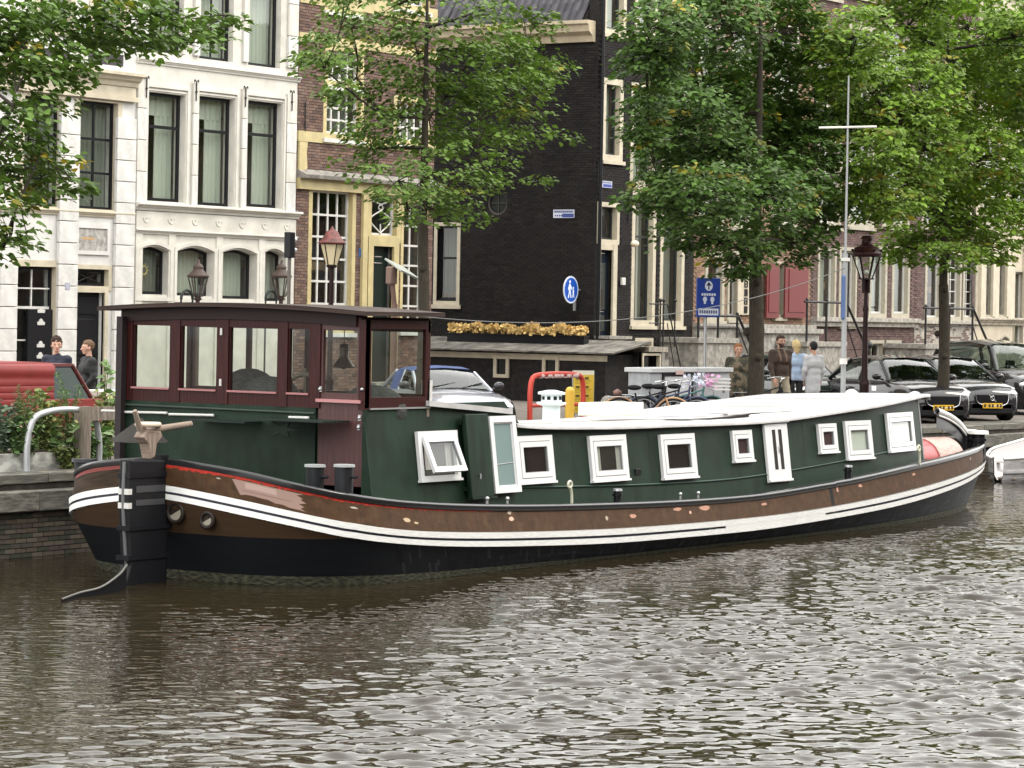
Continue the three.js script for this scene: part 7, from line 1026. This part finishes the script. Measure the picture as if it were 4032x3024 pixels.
const handGeo = (() => { // relaxed hand hanging from the wrist, palm towards +x, fingers slightly curled
  const F5 = [[-0.03, -0.095, 0.0, 0.068], [-0.01, -0.1, 0.0, 0.08], [0.012, -0.098, 0, 0.075], [0.032, -0.09, 0, 0.06]], bones = [[[0, 0, 0], [0, -0.03, 0], 0.028, 0.03]];
  const fn = (x, y, z) => { const p = [x, y, z]; let d = ell(p, [0, -0.055, 0], [0.017, 0.05, 0.042]); d = smin(d, caps(p, [0, 0.02, 0], [0, -0.02, 0], 0.028, 0.026), 0.02); for (const [fz, fy, , l] of F5) { const a = [0.002, fy, fz], b = [0.012, fy - l * 0.5, fz * 1.05], c = [0.032, fy - l * 0.95, fz * 1.05]; d = Math.min(smin(d, caps(p, a, b, 0.0095, 0.009), 0.006), caps(p, b, c, 0.009, 0.0075)); } const t0 = [0.006, -0.03, 0.035], t1 = [0.02, -0.065, 0.06], t2 = [0.03, -0.095, 0.062]; d = smin(d, caps(p, t0, t1, 0.014, 0.011), 0.012); return Math.min(d, caps(p, t1, t2, 0.011, 0.009)); };
  return sdfMesh(fn, [-0.06, -0.2, -0.07], [0.08, 0.03, 0.09], 56, () => skin);
})();
function person(label, px, pyTop, n, turn, c) {
  const H = hAt(px, pyTop, n), s = H / 1.8, o = thing('person', label, 'person', [uAt(px, pyTop + 150, n), STREET, -n], turn), st = c.stride ?? 0;
  const J = { hip: [0, 0.95, 0], hl: [0.095, 0.93, 0], hr: [-0.095, 0.93, 0], kl: [0.1, 0.5, 0.02 + st * 0.24], kr: [-0.1, 0.5, 0.02 - st * 0.1], al: [0.1, 0.09, st * 0.34 - 0.02], ar: [-0.1, 0.09 + st * 0.06, -st * 0.42 - 0.02], ch: [0, 1.32, 0.0], nk: [0, 1.5, -0.015], sl: [0.185, 1.43, -0.01], sr: [-0.185, 1.43, -0.01], el: [0.25, 1.15, -0.03 - st * 0.1], er: [-0.25, 1.15, -0.03 + st * 0.12], wl: c.wl ?? [0.25, 0.92, 0.05 - st * 0.14], wr: c.wr ?? [-0.25, 0.92, 0.05 + st * 0.2], ...(c.J ?? {}) };
  const bulk = c.bulk ?? 1, bones = [[J.hl, J.kl, 0.088, 0.06, 0], [J.hr, J.kr, 0.088, 0.06, 0], [J.kl, J.al, 0.06, 0.043, 0], [J.kr, J.ar, 0.06, 0.043, 0], [J.al, [J.al[0] + 0.01, 0.04, J.al[2] + 0.17], 0.045, 0.034, 3], [J.ar, [J.ar[0] - 0.01, 0.04, J.ar[2] + 0.17], 0.045, 0.034, 3], [[0.07, 0.97, 0], [-0.07, 0.97, 0], 0.105 * bulk, 0.105 * bulk, 0], [[0.06, 1.1, 0], [-0.06, 1.1, 0], 0.112 * bulk, 0.112 * bulk, 1], [[0.09, 1.3, 0], [-0.09, 1.3, 0], 0.122 * bulk, 0.122 * bulk, 1], [J.sl, J.sr, 0.065, 0.065, 1], [J.ch, J.nk, 0.09, 0.055, 1], [J.sl, J.el, 0.062 * bulk, 0.05 * bulk, 1], [J.sr, J.er, 0.062 * bulk, 0.05 * bulk, 1], [J.el, J.wl, 0.048 * bulk, 0.034, 1], [J.er, J.wr, 0.048 * bulk, 0.034, 1]];
  if (c.skirt) bones.push([[0.05, 0.95, 0], [0.05, 0.72, 0], 0.12, 0.13, 1], [[-0.05, 0.95, 0], [-0.05, 0.72, 0], 0.12, 0.13, 1]);
  const cols = [c.legs, c.top, skin, c.shoes ?? [0.03, 0.025, 0.02]];
  const nb = bones.length, Q = new Float64Array(nb * 9); bones.forEach((b, i) => { const u = [0, 1, 2].map(k => b[1][k] - b[0][k]); Q.set([...b[0], ...u, 1 / (u[0] * u[0] + u[1] * u[1] + u[2] * u[2]), b[2], b[3] - b[2]], i * 9); });
  const one = (x, y, z, o) => { const px = x - Q[o], py = y - Q[o + 1], pz = z - Q[o + 2]; let t = (px * Q[o + 3] + py * Q[o + 4] + pz * Q[o + 5]) * Q[o + 6]; t = t < 0 ? 0 : t > 1 ? 1 : t; const a = px - Q[o + 3] * t, b = py - Q[o + 4] * t, e = pz - Q[o + 5] * t; return Math.sqrt(a * a + b * b + e * e) - Q[o + 7] - Q[o + 8] * t; };
  const fn = (x, y, z) => { let d = 9; for (let i = 0, o = 0; i < nb; i++, o += 9) { const e = one(x, y, z, o); if (e < d + 0.05) { const h = Math.max(0.05 - Math.abs(d - e), 0) / 0.05; d = Math.min(d, e) - h * h * 0.0125; } } return d < 0.03 && y > 0.2 && y < 1.48 ? d + 0.006 * noise.noise(x * 14, y * 18, z * 14) : d; };
  const G = sdfMesh(fn, [-0.42, 0, -0.5], [0.42, 1.56, 0.5], 84, (x, y, z) => { let m = 9, k = 0; for (let i = 0; i < nb; i++) { const e = one(x, y, z, i * 9); if (e < m) { m = e; k = bones[i][4]; } } if (k === 0 && y > (c.hem ?? 0.95)) k = 1; if (k === 1 && c.camo) { const v = noise.noise(x * 9 + 3, y * 9, z * 9) + 0.5 * noise.noise(x * 22, y * 22, z * 22 + 7); return v > 0.18 ? [0.16, 0.12, 0.08] : v > -0.12 ? [0.07, 0.065, 0.035] : [0.03, 0.028, 0.02]; } if (k === 1 && c.stripe && y > 1.28 && Math.abs(Math.abs(x) - 0.07) < 0.022 && z > 0) return c.stripe; return cols[k]; });
  const geos = [G], hd = headGeo(c.beard); hd.rotateX(c.nod ?? 0); hd.rotateY(c.look ?? 0); hd.translate(0, 1.66, 0.01); geos.push(hd);
  for (const [e, w, sg] of [[J.el, J.wl, 1], [J.er, J.wr, -1]]) { const g = handGeo.clone(); if (sg > 0) g.scale(-1, 1, 1); const q = new THREE.Quaternion().setFromUnitVectors(V(0, -1, 0), V(w[0] - e[0], w[1] - e[1], w[2] - e[2]).normalize()); g.applyQuaternion(q); g.translate(w[0], w[1], w[2]); geos.push(g); }
  const all = mergeGeometries(geos); all.scale(s, s, s);
  part(o, 'body', all, new THREE.MeshStandardMaterial({ vertexColors: true, roughness: 0.8 }));
  // hair as a child
  const hk = c.hair, hf = (x, y, z) => { const p = [x, y, z]; let d = ell(p, [0, 0.045, -0.018], [0.088, 0.1 + (hk.up ?? 0), 0.108]); if (hk.long) d = smin(d, caps(p, [0, 0, -0.06], [0, -0.12, -0.07], 0.085, 0.05), 0.04); d += (hk.curl ?? 0.006) * noise.noise(x * 45, y * 45, z * 45); const face = hk.cap ? y - 0.03 : Math.max((hk.line ?? 0.075) - y, z - 0.005) > 0 && z > 0.0 + (hk.long ? 0.02 : 0) ? 1 : -1; d = Math.max(d, Math.min(z - 0.02 + (y < 0.06 ? 0 : -0.09), (hk.line ?? 0.06) - y + 9 * (z < -0.02 ? -1 : 0))); return Math.max(d, hk.long ? -0.2 - y : -0.07 - y); };
  const hg = sdfMesh(hf, [-0.13, -0.22, -0.16], [0.13, 0.19, 0.13], 44, () => hk.c); hg.rotateX(c.nod ?? 0); hg.rotateY(c.look ?? 0); hg.translate(0, 1.66, 0.01); hg.scale(s, s, s);
  part(o, hk.cap ? 'cap' : 'hair', hg, new THREE.MeshStandardMaterial({ vertexColors: true, roughness: 0.9 }));
  return [o, s, J];
}
const faceCam = TH + PI / 2; // turning an upright figure so that +z points back along the view
{
  const [a, s] = person('smiling person with curly dark hair and navy jacket behind the red car', 222, 1326, 32.2, -PI / 2 + 0.35, { top: [0.011, 0.012, 0.028], legs: [0.05, 0.05, 0.06], look: 0.45, hair: { c: [0.045, 0.025, 0.018], curl: 0.03, up: 0.012, line: 0.05 }, wl: [0.16, 1.12, 0.22], wr: [-0.14, 1.1, 0.24] });
  const bk = thing('red_folder', 'small red folder held by the person in the navy jacket', 'folder', [a.position.x, STREET, a.position.z], a.rotation.y); part(bk, 'cover', RB(0.26, 0.2, 0.012, 0.004, 0.02, 1.2 * s, 0.3 * s), mt(0.5, 0.05, 0.04, 0.5)); part(bk, 'back_cover', RB(0.255, 0.195, 0.012, 0.004, 0.02, 1.2 * s, 0.285 * s), mt(0.35, 0.04, 0.03, 0.5));
  person('person in black jacket with short brown hair before the dark door', 345, 1338, 32.4, -PI / 2 - 0.5, { top: [0.012, 0.012, 0.013], legs: [0.015, 0.015, 0.018], bulk: 1.12, hair: { c: [0.12, 0.07, 0.04], line: 0.07, curl: 0.008 }, wl: [0.22, 1.0, 0.14], wr: [-0.22, 1.0, 0.12] });
  person('person in camouflage coat half hidden by the tree trunk', 2905, 1352, 29.6, -0.9, { top: [0.08, 0.07, 0.04], legs: [0.06, 0.055, 0.035], camo: true, skirt: true, bulk: 1.3, hair: { c: [0.28, 0.12, 0.05], long: true, curl: 0.02 }, hem: 0.6 });
  person('bearded person in brown patterned jacket and khaki trousers walking', 3072, 1318, 30.0, -0.55, { top: [0.045, 0.026, 0.018], legs: [0.3, 0.26, 0.19], stride: 0.7, bulk: 1.12, beard: true, hem: 0.97, stripe: [0.16, 0.1, 0.07], hair: { c: [0.045, 0.025, 0.015], line: 0.075 } });
  person('blond person in pale blue shirt and black trousers seen from behind', 3132, 1338, 30.9, PI - 0.7, { top: [0.36, 0.46, 0.62], legs: [0.012, 0.012, 0.014], hair: { c: [0.62, 0.48, 0.25], long: true, curl: 0.02, line: 0.04 }, hem: 0.9 });
  person('person with black cap and loose light grey shirt', 3200, 1345, 30.6, PI - 0.5, { top: [0.5, 0.5, 0.52], legs: [0.5, 0.44, 0.36], hem: 0.78, bulk: 1.12, skirt: true, hair: { c: [0.012, 0.012, 0.013], cap: true, up: 0.01, curl: 0.002 } });
}
shade(scene);
renderer.render(scene, camera);
